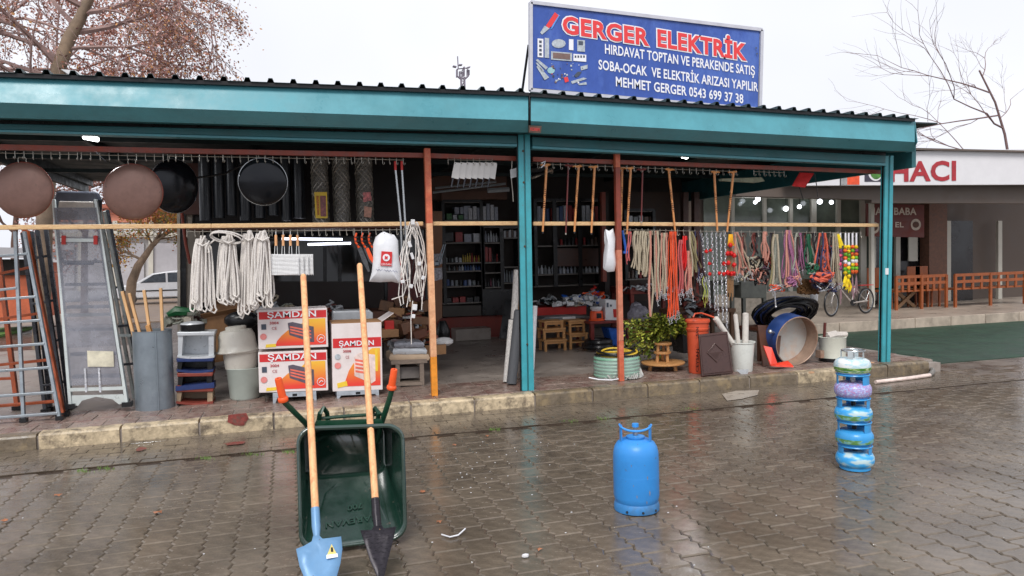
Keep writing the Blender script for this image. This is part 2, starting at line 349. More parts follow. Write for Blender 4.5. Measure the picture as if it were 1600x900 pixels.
# litter and leaves
LEAFM = M('fallen_leaf', (156, 98, 64), .55, 0, .3, 20)
def leaf(p, s, rot, mat=LEAFM, label='small brown leaf lying on the wet pavers', grp='fallen leaves on the paving'):
    m = MB(); n = 9; pts = []
    for k in range(n):
        a = 2 * math.pi * k / n + rot; r = s * (1 if k % 2 else .6); pts.append(V(p) + V((math.cos(a) * r, math.sin(a) * r * .7, .012 + .006 * math.sin(k * 2.1))))
    m.add(pts + [V(p) + V((0, 0, .02))], [(k, (k + 1) % n, n) for k in range(n)])
    return one('fallen_leaf', m, mat, label, 'leaf', grp)
for (x, y, l) in ((90, 776, 'orange leaf on the pavers, left of the small red leaf'), (8, 815, 'reddish leaf on the pavers at the left edge'), (247, 803, 'rust-coloured leaf in the middle of the left paving'), (660, 770, 'orange-brown leaf just right of the wheelbarrow'), (686, 818, 'dull brown leaf near the curved white scrap'), (761, 683, 'small orange leaf near the joint below the kerb'), (710, 697, 'tiny orange leaf right of the wheelbarrow top, near the paving joint'), (843, 861, 'brown leaf beside the white paper scrap')):
    leaf(G(x, y), .035 if x < 300 or x == 660 else .022, rnd() * 6, label=l)
m = MB().tube([G(690, 835, .012), G(703, 839, .014), G(716, 836, .014), G(727, 826, .03)], .005, 5); one('wire_scrap', m, WPLA, 'curved white strip of plastic lying on the wet pavers', 'litter')
m = MB().sphere(G(821, 868, .012), .02, 6, (1.2, .8, .6)); one('paper_scrap', m, WHITE, 'crumpled white paper scrap on the pavers, nearest the camera', 'litter')
m = MB().sphere(G(768, 773, .01), .013, 5, (1.5, .7, .5)).sphere(G(885, 735, .01), .014, 5, (1.5, .7, .5)); 
bits = MB()
for k in range(110):
    x = random.gauss(745, 70); y = random.gauss(712, 32)
    if k % 4 == 0: x = ru(20, 1500); y = ru(700, 890)
    if y < 690: continue
    bits.sphere(G(x, y, .004), ru(.002, .006), 5, (1.4, 1, .6))
o = one('paper_crumbs', bits, WHITE, 'tiny white crumbs scattered over the wet pavers', 'litter'); o['kind'] = 'stuff'
WEED = M('weed_green', (96, 128, 52), .6, 0, .3, 20)
m = MB()
for cx, cy in ((322, 717), (395, 711), (167, 733), (130, 737), (452, 707), (890, 659), (770, 672), (1080, 640), (940, 655)):
    for k in range(26):
        p = G(cx + random.gauss(0, 7), cy + ru(-1.5, 1.5), 0); m.add([p, p + V((.006, 0, 0)), p + V((ru(-.015, .02), ru(-.01, .01), ru(.012, .032)))], [(0, 1, 2)])
o = one('weeds', m, WEED, 'tufts of weed growing in the joint below the kerb', 'weeds'); o['kind'] = 'stuff'
# ================================================================ CANOPY BUILDING
shop = thing('shop_building', 'open-fronted hardware shop under a long teal canopy with corrugated roof', 'shop', (2.6, 8, 0))
YF = 7.58
def strip(name, a, b, ya, yb, mat, x0=-260, depth=.004):
    """sheet between pixel lines a (top) and b (bottom); each line ((x,y),(x,y)); ya, yb = plane of each"""
    m = MB(); p = [P(*a[0], ya), P(*a[1], ya), P(*b[1], yb), P(*b[0], yb)]
    n = (p[1] - p[0]).cross(p[3] - p[0]).normalized(); m.prism(p, n * depth * (1 if n.y > 0 else -1)); return part(name, m, mat, shop)
def ext(l, x):           # extend the line to another x
    (x0, y0), (x1, y1) = l; return (x, y0 + (y1 - y0) * (x - x0) / (x1 - x0))
L_top = ((0, 119), (826, 147)); L_mid = ((0, 160), (826, 188)); L_low = ((0, 184), (826, 207))
R_top = ((829, 148), (1428, 188)); R_mid = ((829, 189), (1432, 222)); R_low = ((829, 208), (1424, 237))
def lx(l, xa, xb): return (ext(l, xa), ext(l, xb))
def panel_run(Lt, Lm, Ll, xs):
    for a, b in zip(xs[:-1], xs[1:]):
        strip('fascia_panel', lx(Lt, a, b - .8), lx(Lm, a, b - .8), YF + .06, YF - .03, TEAL)
        strip('fascia_panel', lx(Lm, a, b - .8), lx(Ll, a, b - .8), YF - .03, YF + .13, TEAL)
panel_run(L_top, L_mid, L_low, [-420, 826]); panel_run(R_top, R_mid, R_low, [829.5, 1430])
# fascia end cap at the right
m = MB(); m.prism([P(1429, 188, YF + .06), P(1433, 222, YF - .03), P(1425, 237, YF + .13), P(1425, 237, YF + .13) + V((0, .1, 0)), P(1429, 188, YF + .06) + V((0, .3, 0))], (.01, 0, 0)); part('fascia_end', m, TEAL, shop)
# fascia mid-edge lip and soffit
for Ll, xs in ((L_low, (-420, 826)), (R_low, (829.5, 1425))):
    a, b = lx(Ll, *xs); pa = P(*a, YF + .13); pb = P(*b, YF + .13)
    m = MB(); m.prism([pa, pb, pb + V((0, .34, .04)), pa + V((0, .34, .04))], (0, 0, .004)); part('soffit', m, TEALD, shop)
m = MB(); 
for k, (t0) in enumerate((828,)):
    a = P(827.6, 149, YF + .05); b = P(828, 188, YF - .035); m.bar(a, b, .012, .008); m.bar(b, P(827, 207, YF + .12), .012, .008)
part('joint_strip', m, BLACKM, shop)
# small tag on the fascia
m = MB().prism([P(826, 196, YF + .01), P(846, 197, YF + .01), P(845, 208, YF + .09), P(826, 207, YF + .09)], (0, -.006, 0)); part('tag_plate', m, M('tag_plate', (170, 150, 140), .5, .2), shop, label='small worn metal tag on the fascia joint')
m = text_px('KOREM', (829, 204), (843, 205), 5, YF + .0, .01, 0); part('tag_lettering', m, REDP, shop)
# corrugated roof
def roof(Lt, x0, x1, yoff, zs, ends=True):
    a = P(*ext(Lt, x0), YF - .02); b = P(*ext(Lt, x1), YF - .02); d = b - a; Ln = d.length; u = d / Ln
    prof = []; x = 0.0
    while x < Ln:
        prof += [(x, 0), (x + .135, 0), (x + .150, .038), (x + .186, .038), (x + .201, 0)]; x += .212
    prof = [(q, z) for q, z in prof if q < Ln]
    m = MB(); top = [a + u * q + V((0, 0, z)) for q, z in prof]; n = len(top); back = V((0, 8.1, zs))
    lay = [top, [p + back for p in top]]; vs = [p + V((0, 0, .004)) for p in lay[0]] + [p + V((0, 0, .004)) for p in lay[1]] + lay[0] + lay[1]
    fs = []
    for i in range(n - 1):
        fs += [(i, i + 1, n + i + 1, n + i), (2 * n + i + 1, 2 * n + i, 3 * n + i, 3 * n + i + 1), (i + 1, i, 2 * n + i, 2 * n + i + 1)]
    m.add(vs, fs); return m
LR = ((0, 113), (826, 144)); RR = ((829, 145), (1428, 185))
part('roof_sheet', roof(LR, -140, 828, 0, -.02), ROOFM, shop); part('roof_sheet', roof(RR, 828.5, 1436, 0, -.02), ROOFM, shop)
# insulation edge just under the sheet
m = MB()
for Lt, xa, xb in ((LR, -140, 827), (RR, 829, 1430)):
    a = P(*ext(Lt, xa), YF + .0) - V((0, 0, .003)); b = P(*ext(Lt, xb), YF) - V((0, 0, .003)); m.prism([a, b, b - V((0, 0, .035)), a - V((0, 0, .035))], (0, .05, 0))
part('eaves_strip', m, BLACKM, shop)
# bent white flashing seen on top at the left
m = MB().prism([P(95, 108, 8.2), P(118, 110, 8.2), P(136, 121, 8.2), P(112, 119, 8.2)], (0, .3, .0)); part('flashing', m, WHITE, shop)
# ceiling under the roof
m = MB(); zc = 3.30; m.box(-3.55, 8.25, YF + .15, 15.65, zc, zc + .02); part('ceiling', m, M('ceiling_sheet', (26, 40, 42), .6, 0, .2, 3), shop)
# trusses
m = MB()
for x in (-3.5, -2.3, -.4, 1.6, 2.6, 4.6, 6.4, 8.2): m.box(x - .03, x + .03, YP + .05, 15.6, zc - .1, zc)
for y in (9.6, 11.2, 12.8): m.box(-3.5, 8.2, y, y + .05, zc - .16, zc - .1)
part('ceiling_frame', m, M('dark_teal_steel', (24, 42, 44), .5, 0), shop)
# left side gable beam and right side beam
part('side_beam', MB().box(-3.62, -3.55, YP, 15.6, 3.08, 3.4), MC['dark_teal_steel'], shop)
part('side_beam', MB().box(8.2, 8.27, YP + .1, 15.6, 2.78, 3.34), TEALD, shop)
# front beam with shutter box and light lip
for (xa, ya, xb, yb), (ua, va, ub, vb) in (((-260, 192, 808, 212), (-260, 203, 808, 228)), ((832, 214, 1384, 243), (832, 231, 1384, 258))):
    ya -= (xa + 260 == 0) * 5; va -= (xa + 260 == 0) * 5
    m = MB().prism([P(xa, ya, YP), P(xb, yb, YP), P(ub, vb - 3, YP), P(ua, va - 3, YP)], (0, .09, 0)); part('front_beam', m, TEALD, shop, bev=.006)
    m = MB().prism([P(xa, va - 3, YP - .015), P(xb, vb - 3, YP - .015), P(ub, vb + 1, YP - .015), P(ua, va + 1, YP - .015)], (0, .12, 0)); part('beam_lip', m, TEAL, shop, bev=.004)
    m = MB().prism([P(xa, ya - 8, YP + .04), P(xb, yb - 6, YP + .04), P(xb, yb + 1, YP + .04), P(xa, ya + 1, YP + .04)], (0, .08, 0)); part('recess_shade', m, BLACKM, shop)  # black slab stands in for shade in the gap over the beam
# teal posts
def post(p0, p1, wpx, Y=YP, z0=None):
    (x0, y0), (x1, y1) = p0, p1; w = wpx / 2; d = .08
    for s0, s1 in ((-w, -1.2), (1.2, w)):
        m = MB().prism([P(x0 + s0, y0, Y), P(x0 + s1, y0, Y), P(x1 + s1 * 1.0, y1, Y), P(x1 + s0 * 1.0, y1, Y)], (0, d, 0)); part('post', m, TEALP, shop, bev=.005)
    m = MB().prism([P(x0 - 1.3, y0, Y + .012), P(x0 + 1.3, y0, Y + .012), P(x1 + 1.3, y1, Y + .012), P(x1 - 1.3, y1, Y + .012)], (0, d - .02, 0)); part('post_channel', m, TEALD, shop)
    m = MB().prism([P(x0 - w - 2.5, y0, Y + .025), P(x0 - w - .3, y0, Y + .025), P(x1 - w - .3, y1, Y + .025), P(x1 - w - 2.5, y1, Y + .025)], (0, .03, 0)); part('post_guide', m, BLACKM, shop)
post((819, 210), (825.5, 611), 18.5); post((1390, 243), (1385, 566), 13)
m = MB()
for x, y in ((818.5, 285), (820, 385), (824, 538), (817.4, 236)): m.sphere(P(x, y, YP - .003), .012, 6, (1.2, .4, 1.2))
m.sphere(P(819, 285, YP - .004), .008, 6); part('bolt', m, M('rusty_bolt', (84, 70, 56), .6, .4), shop)
m = MB().pp([(1383.5, 419), (1388.5, 419), (1388.3, 429), (1383.4, 429)], YP - .004, .004); part('paper_label', m, WHITE, shop, label='small white paper label stuck on the right post')
# back of the shop : walls, floor step, partitions
WALLB = M('brown_wall', (110, 78, 62), .6, 0, .2, 2, dirt_or_sheen=(80, 60, 52), dirt_or_sheen_amt=.5)
REDW = M('red_base_wall', (128, 52, 42), .55, 0, .2, 3)
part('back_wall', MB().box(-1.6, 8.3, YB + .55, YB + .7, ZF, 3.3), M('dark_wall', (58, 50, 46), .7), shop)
a = P(688, 520, YB); b = P(835, 520, YB)
part('base_wall', MB().box(a.x - .9, b.x + .2, YB - .05, YB + .1, ZF, P(700, 496, YB).z), REDW, shop)
part('door_step', MB().box(P(711, 520, 13.3).x, P(766, 520, 13.3).x, 13.25, 13.64, ZF, P(740, 513, 13.3).z), CONC, shop, bev=.01)
m = MB().box(P(690, 320, YB).x - .5, P(792, 320, YB).x, YB - .03, YB + .2, P(740, 312, YB).z, 3.3); part('lintel', m, WALLB, shop)
# brown door panel with posters
m = MB().pp([(669, 330), (691, 330), (691, 496), (671, 512)], 12.2, .08); part('door_panel', m, M('brown_door', (150, 104, 74), .5, 0, .12, 3), shop)
POST = M('poster_paper', (190, 188, 196), .6, 0, .5, 30)
for y0, y1 in ((397, 416), (419, 440)):
    m = MB().pp([(674, y0), (691, y0 - 1), (691.5, y1 - 4), (675, y1)], 12.17, .006); part('poster', m, POST, shop, label='faded leaflet stuck on the brown panel')
# cream pillar at the left with brown top, dark strip and white frame
m = MB().pp([(290, 335), (313, 335), (313, 520), (292, 520)], 10.6, .3); part('pillar', m, M('pale_pillar', (176, 166, 152), .6, 0, .1, 3, dirt_or_sheen=(120, 110, 100), dirt_or_sheen_amt=.5), shop)
m = MB().pp([(268, 255), (312, 255), (312, 335), (290, 335), (268, 320)], 10.5, .3); part('pillar_top', m, M('brown_cladding', (84, 46, 34), .5, 0, .2, 4), shop)
m = MB().pp([(281, 330), (290, 330), (291, 525), (282, 525)], 10.55, .25); part('pillar_edge', m, BLACKM, shop)
m = MB().pp([(276.5, 330), (281, 330), (281.5, 530), (277.5, 530)], 10.5, .2); part('frame_edge', m, CREAM, shop)
m = MB().tube([P(284, 333, 10.3), P(290, 380, 10.3), P(297, 412, 10.3)], .02, 8); part('red_pipe', m, RUSTP, shop)
# left dark shop front (glass, mullions)
YL = 10.9
part('glass_pane', MB().pp([(313, 300), (668, 300), (668, 470), (313, 470)], YL + .06, .012), GLASS, shop)
for x in (313, 398, 505, 528, 600, 664): part('mullion', MB().pp([(x, 300), (x + 5, 300), (x + 6, 470), (x + 1, 470)], YL, .05), BLACKM, shop)
part('transom', MB().pp([(313, 358), (668, 354), (668, 359), (313, 364)], YL - .005, .05), BLACKM, shop)
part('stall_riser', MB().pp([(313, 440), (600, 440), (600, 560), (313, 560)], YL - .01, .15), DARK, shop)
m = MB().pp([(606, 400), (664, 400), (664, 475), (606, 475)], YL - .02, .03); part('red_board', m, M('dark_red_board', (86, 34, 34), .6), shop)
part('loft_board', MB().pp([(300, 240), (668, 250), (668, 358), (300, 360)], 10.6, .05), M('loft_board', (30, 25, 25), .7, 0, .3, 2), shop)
TUBE = M('fluorescent_tube', (235, 238, 255), .3, 0, 0, 5, emit=2.6, rvar=0)
for (xa, ya, xb, yb, Y) in ((440, 373, 535, 374, 10.75), (481, 382, 548, 380, 10.8)):
    l = thing('tube_light', 'lit fluorescent tube behind the shop glass, ' + ('upper and longer of the two' if ya < 378 else 'lower and shorter of the two'), 'lamp', P(xa, ya, Y))
    part('tube', MB().cyl(P(xa, ya, Y), P(xb, yb, Y), .016, 8), TUBE, l); part('fitting', MB().bar(P(xa, ya - 3, Y + .02), P(xb, yb - 3, Y + .02), .04, .02), BLACKM, l)
# ---------------- posts and rails in front
pr = thing('rail_frame', 'rust-red steel top rail with hooks running under the canopy', 'rail', P(660, 243, YR))
pts = [(-150, 226.5), (0, 230), (330, 237), (660, 243), (806, 248)]
for q in zip(pts[:-1], pts[1:]): part('rail', MB().bar(P(*q[0], YR), P(*q[1], YR), .05, .05), RUSTP, pr)
pts = [(832, 249), (1040, 256), (1381, 269)]
for q in zip(pts[:-1], pts[1:]): part('rail', MB().bar(P(*q[0], YR), P(*q[1], YR), .05, .05), RUSTP, pr)
br = thing('wooden_rail', 'long pale peach-painted rail with hooks across the shop at eye height', 'rail', P(660, 350, YR))
for q in (((-150, 356.5), (330, 353)), ((330.3, 353), (661, 349.5)), ((676, 349.5), (811, 349)), ((833, 349.5), (962, 349.5)), ((971, 350), (1372, 352))):
    part('rail', MB().bar(P(*q[0], YR + .02), P(*q[1], YR + .02), .035, .046), BAMB, br, bev=.006)
def pole(label, p0, p1, w, mats, cut=None):
    t = thing('support_pole', label, 'pole', P(*p1, YP + .14)); a = P(*p0, YP + .14); b = P(*p1, YP + .14); b.z = ZF
    cs = cut or []; seg = [0] + cs + [1]
    for i in range(len(seg) - 1):
        part('pole_section', MB().bar(a.lerp(b, seg[i]), a.lerp(b, seg[i + 1]), w, w), mats[i], t, bev=.004)
pole('peach-painted steel pole with an amber foot, left of the shop entrance', (667, 232), (679, 618), .068, [ORP, PEACH, PEACH, AMB], [.3, .55, .84])
pole('orange-red steel pole right of the teal post, in front of the leafy bush', (963.5, 240), (970.5, 599), .062, [ORP, RUSTP, M('rose_pole_paint', (196, 126, 100), .5, 0, .18, 14, dirt_or_sheen=(186, 92, 66), dirt_or_sheen_amt=.6), ORP], [.06, .42, .82])
# hook strips
def hook_mesh(s):
    m = MB().tube([(0, 0, .02), (0, 0, -.045 * s), (.004, -.012, -.058 * s), (.006, -.03, -.05 * s), (.006, -.032, -.035 * s)], .0032, 4)
    me = bpy.data.meshes.new('hook'); me.from_pydata([tuple(p) for p in m.v], [], m.f); me.materials.append(WIREM); return me
HKM = hook_mesh(1)
def hookstrip(label, p0, p1, step, parent_y=YR - .04):
    a = P(*p0, parent_y); b = P(*p1, parent_y); t = thing('hook_strip', label, 'hook strip', a)
    part('wire', MB().tube([a, b], .0035, 4), WIREM, t)
    n = max(1, int((p1[0] - p0[0]) / step))
    for k in range(n + 1):
        p = a.lerp(b, k / n); link_piece('hook', HKM, t, p, (0, 0, ru(-.3, .3)))
hookstrip('wire strip of empty hooks under the red rail, left end', (-20, 238.5), (121, 241.5), 14)
hookstrip('wire strip of hooks under the red rail, behind the two brown griddles', (127, 241.5), (255, 244.5), 13.5)
hookstrip('wire strip of hooks under the red rail, above the black griddles', (262, 244), (348, 245), 12)
hookstrip('wire strip of hooks above the wire mesh rolls', (349, 245), (549, 249), 12)
hookstrip('short wire strip of hooks from which the silver pruning poles hang', (554, 248), (630, 250), 10.5)
hookstrip('wire strip of hooks carrying the white cleavers', (700, 249.5), (769, 251), 9.4)
hookstrip('wire strip of hooks carrying the walking canes', (840, 256), (1150, 268), 11)
hookstrip('wire strip of hooks under the red rail at the right end', (1178, 268), (1225, 270), 7)
hookstrip('lower wire strip of hooks under the pale rail, over the rope hanks', (292, 362), (425, 361), 12)
hookstrip('lower wire strip of hooks over the grill baskets', (420, 361), (552, 360), 10.5)
hookstrip('lower wire strip of hooks over the orange saws and white bag', (554, 360), (652, 358.5), 10)
hookstrip('lower wire strip of hooks over the beige halter ropes', (975, 359), (1130, 362), 9)
hookstrip('lower wire strip of hooks over the tangled harnesses', (1132, 362), (1345, 364), 12)
# ================================================================ BANNER ON THE ROOF
YBN = 8.5
bn = thing('roof_banner', 'large blue shop banner with red and white lettering standing on the canopy roof', 'sign', P(1008, 160, YBN))
BLUEB = M('banner_blue', (52, 84, 164), .42, 0, .12, 3, dirt_or_sheen=(84, 116, 190), dirt_or_sheen_amt=.7, stretch=(1, 1, .5), bump=1.0, bscale=1.6)  # paler streaks paint the sheen of folds in the sheet
BLUEB.node_tree.nodes['Bump'].inputs['Distance'].default_value = .08
TL, TR, BR, BL = (831, 7), (1187, 49), (1184, 168), (832, 137)
def bq(u, v, off=0):    # bilinear pixel inside the banner
    x = (TL[0] * (1 - u) + TR[0] * u) * (1 - v) + (BL[0] * (1 - u) + BR[0] * u) * v
    y = (TL[1] * (1 - u) + TR[1] * u) * (1 - v) + (BL[1] * (1 - u) + BR[1] * u) * v
    return P(x, y, YBN + off + .003 * math.sin(11 * u + 9 * v) * math.sin(math.pi * u) * math.sin(math.pi * v))
m = MB(); NU, NV = 60, 20
m.add([bq(i / NU, j / NV) for j in range(NV + 1) for i in range(NU + 1)], [(j * (NU + 1) + i, (j + 1) * (NU + 1) + i, (j + 1) * (NU + 1) + i + 1, j * (NU + 1) + i + 1) for j in range(NV) for i in range(NU)])
part('banner_sheet', m, BLUEB, bn, smooth=True)
FRM = M('banner_frame', (196, 196, 204), .5, .1, .1, 6)
c4 = [P(829, 4, YBN), P(1190, 47, YBN), P(1187, 171, YBN), P(829, 141, YBN)]
for i in range(4): part('frame_bar', MB().bar(c4[i], c4[(i + 1) % 4], .045, .042), FRM, bn)
part('back_board', MB().prism([p + V((0, .05, 0)) for p in c4], (0, .02, 0)), FRM, bn)
part('stay', MB().tube([P(826, 70, YBN + .1), P(816, 142, YBN + .3)], .016, 8), BLACKM, bn)
part('stay', MB().tube([P(833, 60, YBN + .1), P(826, 60, YBN + .1)], .012, 8), BLACKM, bn)
for x in (900, 1000, 1100): part('stay', MB().tube([P(x, 100, YBN + .07), P(x, 160, YBN + .9)], .016, 8), BLACKM, bn)
WPR = M('white_print', (236, 236, 240), .5, 0, .03, 8)
RPR = M('coral_print', (226, 60, 62), .5, 0, .05, 8)
def btext(txt, p, q, h, mat, off, dy, name='lettering'): part(name, text_px(txt, p, q, h, YBN, off, (dy - .022) * .8 + .007), mat, bn)
for wd_, p_, q_ in (('GERGER', (877, 50.6), (1016, 71.6)), ('ELEKTRİK', (1025, 71.6), (1168, 94.6))):
    btext(wd_, p_, q_, 25, WPR, .085, .022); btext(wd_, (p_[0] + 1.9, p_[1] + .3), (q_[0] - 1.9, q_[1] - .3), 25, RPR, .036, .027)
for s, p, q in (('HIRDAVAT TOPTAN VE PERAKENDE SATIŞ', (945, 83.5), (1179, 118)), ('SOBA-OCAK  VE ELEKTRİK ARIZASI YAPILIR', (935, 108), (1184, 143)), ('MEHMET GERGER 0543 699 37 38', (962, 134.5), (1161, 161.5))):
    btext(s, p, q, 14.4, WPR, .02, .022)
# printed goods on the banner
PG = M('print_grey', (176, 184, 190), .5, 0, .25, 30); PGD = M('print_dark_grey', (70, 78, 92), .5, 0, .2, 30); PBR = M('print_brown', (120, 96, 90), .5)
def bp(px, mat, name='printed_goods', d=.016): part(name, MB().pp(px, YBN - d * .5, .002), mat, bn)
bp([(867, 19), (873, 24), (862, 41), (857, 44), (853, 40)], RPR); bp([(872, 22), (875, 24), (863, 44), (860, 46)], M('print_blue', (90, 150, 220), .5)); bp([(851, 40), (859, 44), (847, 54), (844, 51)], PG)
def rrect(x0, y0, x1, y1, mat, s=.08, d=.016): bp([(x0, y0), (x1, y0 + (x1 - x0) * s), (x1, y1 + (x1 - x0) * s), (x0, y1)], mat, d=d)
rrect(840, 60, 849, 89, WPR); 
for k in range(4): rrect(842.5, 63 + k * 6.5, 846.5, 67 + k * 6.5, PGD, d=.021)
rrect(851, 59, 858, 90, PG); bp([(862 + 11 * (1 + math.cos(t)), 68 + 7 * math.sin(t)) for t in [k * math.pi / 6 for k in range(12)]], PG)
rrect(889, 61, 896, 78, WPR); rrect(902, 62, 914, 80, PG); rrect(904, 64, 911, 70, PGD, d=.021); rrect(861, 80, 894, 93, PG); rrect(864, 82, 891, 91, PBR, d=.021)
rrect(896, 84, 916, 95, WPR); 
for k in range(4): rrect(898 + 4.4 * k, 86.5, 900.6 + 4.4 * k, 90, PGD, d=.021)
for q in (((837, 94), (840, 92), (856, 105), (853, 109)), ((838, 104), (842, 103), (858, 121), (851, 125)), ((837, 98), (840, 98), (850, 110), (847, 113)), ((907, 104), (918, 101), (918, 107), (908, 110)), ((892, 127), (912, 121), (917, 123), (894, 131)), ((903, 131), (916, 128), (917, 132), (905, 133))): bp(list(q), PG)
bp([(855 + 6 * (1 + math.cos(t)), 110 + 5 * math.sin(t)) for t in [k * math.pi / 5 for k in range(10)]], M('print_pale_green', (150, 190, 196), .5))
random.seed(3)
for k in range(34):
    x = ru(846, 912); y = ru(98, 128); s = ru(1, 3); bp([(x, y), (x + s, y + .2), (x + s, y + s), (x, y + s)], random.choice([PG, WPR, PGD, PBR, RPR if k % 6 == 0 else PG]))
bp([(897, 118), (903, 112), (909, 112), (905, 118), (900, 121)], PGD); bp([(881, 121), (887, 120), (889, 127), (883, 129)], RPR)
for x, y in ((1181.5, 75), (1183, 84)): part('eyelet', disc(P(x, y, YBN - .02), .012), PGD, bn)

# ================================================================ HANGING GOODS
# griddles (saj pans): shallow domes
def saj(c, Y, r, mat, tilt, yaw, label, rim=True, sx=1):
    ctr = P(*c, Y); R_ = Matrix.Rotation(yaw, 3, 'Z') @ Matrix.Rotation(math.radians(90) + tilt, 3, 'X')
    t = thing('griddle', label, 'griddle', ctr); h = r * .28
    pr = [(1e-3, h)] + [(r * math.sin(a), h * math.cos(a)) for a in [k * math.pi / 20 for k in range(1, 11)]]
    pr2 = pr + [(r * 1.0, -.006), (r * .985, -.006), (r * .97, .0), (r * .5, h * .8), (1e-3, h * .93)]
    part('dome', MB().lathe(pr2, ctr, 40, R_), mat, t, smooth=True)
    top = ctr + V((0, 0, r * math.cos(tilt)))
    if True: part('rim', MB().tube([ctr + R_ @ V((math.cos(a) * r, math.sin(a) * r, 0)) for a in [i * math.pi / 20 for i in range(40)]], .005, 5, closed=True), STEEL if mat.name.startswith('black') else RUSTP, t, smooth=True)  # rolled rim; bright steel puts in the highlight on black griddles
    for s in (-1, 1): part('wire_loop', MB().tube([top + V((s * .03, 0, -.03)), top + V((s * .035, 0, .03)), top + V((s * .025, 0, .05)), top + V((0, .0, .045))], .003, 5), WIREM, t)
SAJB = M('brown_griddle_steel', (132, 100, 90), .42, .25, .10, 5, dirt_or_sheen=(112, 84, 76), dirt_or_sheen_amt=.7, bump=.2, bscale=9, chips=11); SAJK = M('black_griddle_steel', (26, 28, 33), .16, .45, .15, 3, bump=.1, bscale=8)
saj((37, 297), YR + .02, 43.5 * mpp(YR, 0), SAJB, 0, -.15, 'big round brown griddle hanging at the far left, above the grey ladder')
saj((208, 300), YR + .02, 43.5 * mpp(YR, 200), SAJB, 0, -.1, 'big round brown griddle hanging left of a tilted black one')
saj((272, 291), YR + .34, 43.5 * mpp(YR, 260), SAJK, .1, .72, 'black griddle turned half sideways behind the brown one')
saj((411, 284), YR + .02, 36.5 * mpp(YR, 410), SAJK, .12, 0, 'smaller glossy black griddle hanging alone with a bright rim')
# rope hanks
def hank(x0, x1, yt, yb, Y, label, n=9, seed=1):
    random.seed(seed); t = thing('rope_hank', label, 'rope', P((x0 + x1) / 2, yt, Y)); m = MB(); cx = (x0 + x1) / 2
    for k in range(n):
        f0 = (k + .5) / n; xa = x0 + (x1 - x0) * f0 * .86 - 1; bot = yb - ru(0, 22); Yk = Y + ru(-.05, .05); w = ru(4, 8)
        sw = ru(-3, 3); pts = []
        for i in range(9): s = i / 8; pts.append(P(cx + (xa - cx) * (.45 + .55 * s ** .6) + sw * math.sin(s * 5) * .5, yt + 3 + (bot - 8 - yt) * s, Yk))
        mx_ = xa + w * .5
        pts += [P(xa + w * .25, bot - 2, Yk - .01), P(mx_ + w * .3, bot, Yk - .015), P(xa + w * 1.2, bot - 5, Yk - .02)]
        for i in range(8): s = 1 - i / 8; pts.append(P(cx + (xa + w - cx) * (.45 + .55 * s ** .6) + sw * math.sin(s * 4 + 1), yt + 3 + (bot - 12 - yt) * s, Yk - .02))
        pts.append(P(cx + ru(-4, 4), yt - ru(0, 2), Yk - .01))
        m.tube(pts, .0095, 6)
    part('rope_strand', m, ROPE, t, smooth=True)
    w = MB().tube([P(cx - (x1 - x0) * .22, yt + 10, Y - .07), P(cx, yt + 14, Y - .085), P(cx + (x1 - x0) * .25, yt + 9, Y - .07)], .009, 6); part('rope_wrap', w, ROPE, t, smooth=True)
hank(296, 337, 370, 490, YR - .02, 'grey-white rope hank, leftmost of the four under the pale rail', 13, 1)
hank(337, 377, 366, 484, YR - .03, 'white rope hank with loose loops spread out at its top', 14, 2)
hank(372, 405, 362, 498, YR - .01, 'white rope hank hanging lowest, third from the left', 12, 3)
hank(390, 431, 362, 482, YR - .09, 'white rope hank next to the grill baskets, fourth from the left', 14, 4)
m = MB()
for k in range(2): m.tube([P(348 - k * 3 + 26 * math.cos(a) * (1 - .05 * k) + 8, 370 + k * 2 + 8 * math.sin(a) + 4 * math.cos(a), YR - .12 + .04 * math.sin(a)) for a in [i * 2 * math.pi / 18 for i in range(18)]], .008, 6, closed=True)
m.tube([P(327, 376, YR - .12), P(322, 386, YR - .12), P(322, 394, YR - .12), P(327, 395, YR - .12), P(324, 384, YR - .1), P(335, 375, YR - .1)], .008, 6)
one('rope_loop', m, ROPE, 'loose white rope loops lying across the top of the second hank', 'rope', smooth=True)
# rolls in the loft
MESHW = M('wire_netting', (128, 126, 122), .5, .4, .5, 55, bump=1.0, bscale=70)
def roll(xc, w, y0, y1, Y, mat, label, name='netting_roll', cat='roll', wires=True, grp=None):
    a = P(xc, y1, Y); b = P(xc, y0, Y); b.x = a.x + .01; b.y = Y; r = w / 2 * mpp(Y, xc)
    t = thing(name, label, cat, a, grp); part('roll_core', MB().cyl(a, b, r * .93, 18), mat, t, smooth=True)
    if wires:
        m = MB(); H = (b - a).z; random.seed(int(xc)); n = 11
        for s in (-1, 1):
            for k in range(n):
                ph = 2 * math.pi * k / n; m.tube([a + V((math.cos(ph + s * q * .55) * r * ru(.97, 1.05), math.sin(ph + s * q * .55) * r, H * q / 13)) for q in range(14)], .005, 3)
        for q in range(9): z = H * (q + .5) / 9; m.tube([a + V((math.cos(c) * r * 1.02, math.sin(c) * r * 1.02, z + .02 * math.sin(c * 3))) for c in [i * math.pi / 8 for i in range(16)]], .003, 3, closed=True)
        part('netting', m, WIREM, t)
    return t
part('loft_shelf', MB().box(P(300, 350, 9.5).x, P(668, 350, 9.5).x, 9.2, 9.9, P(480, 356, 9.5).z - .02, P(480, 352, 9.5).z), WOODD, shop)
YG = 9.45
roll(502, 25, 246, 350, YG, MESHW, 'fine wire mesh roll with a yellow label, leftmost of three')
roll(535, 25, 247, 350, YG, MESHW, 'unlabelled wire netting roll, middle of the three')
roll(571, 26, 248, 350, YG, MESHW, 'wire netting roll with red and white paper label, rightmost of three')
yl = thing('mesh_roll_label', 'yellow product label on the leftmost wire mesh roll', 'label', P(501, 346, YG - .13))
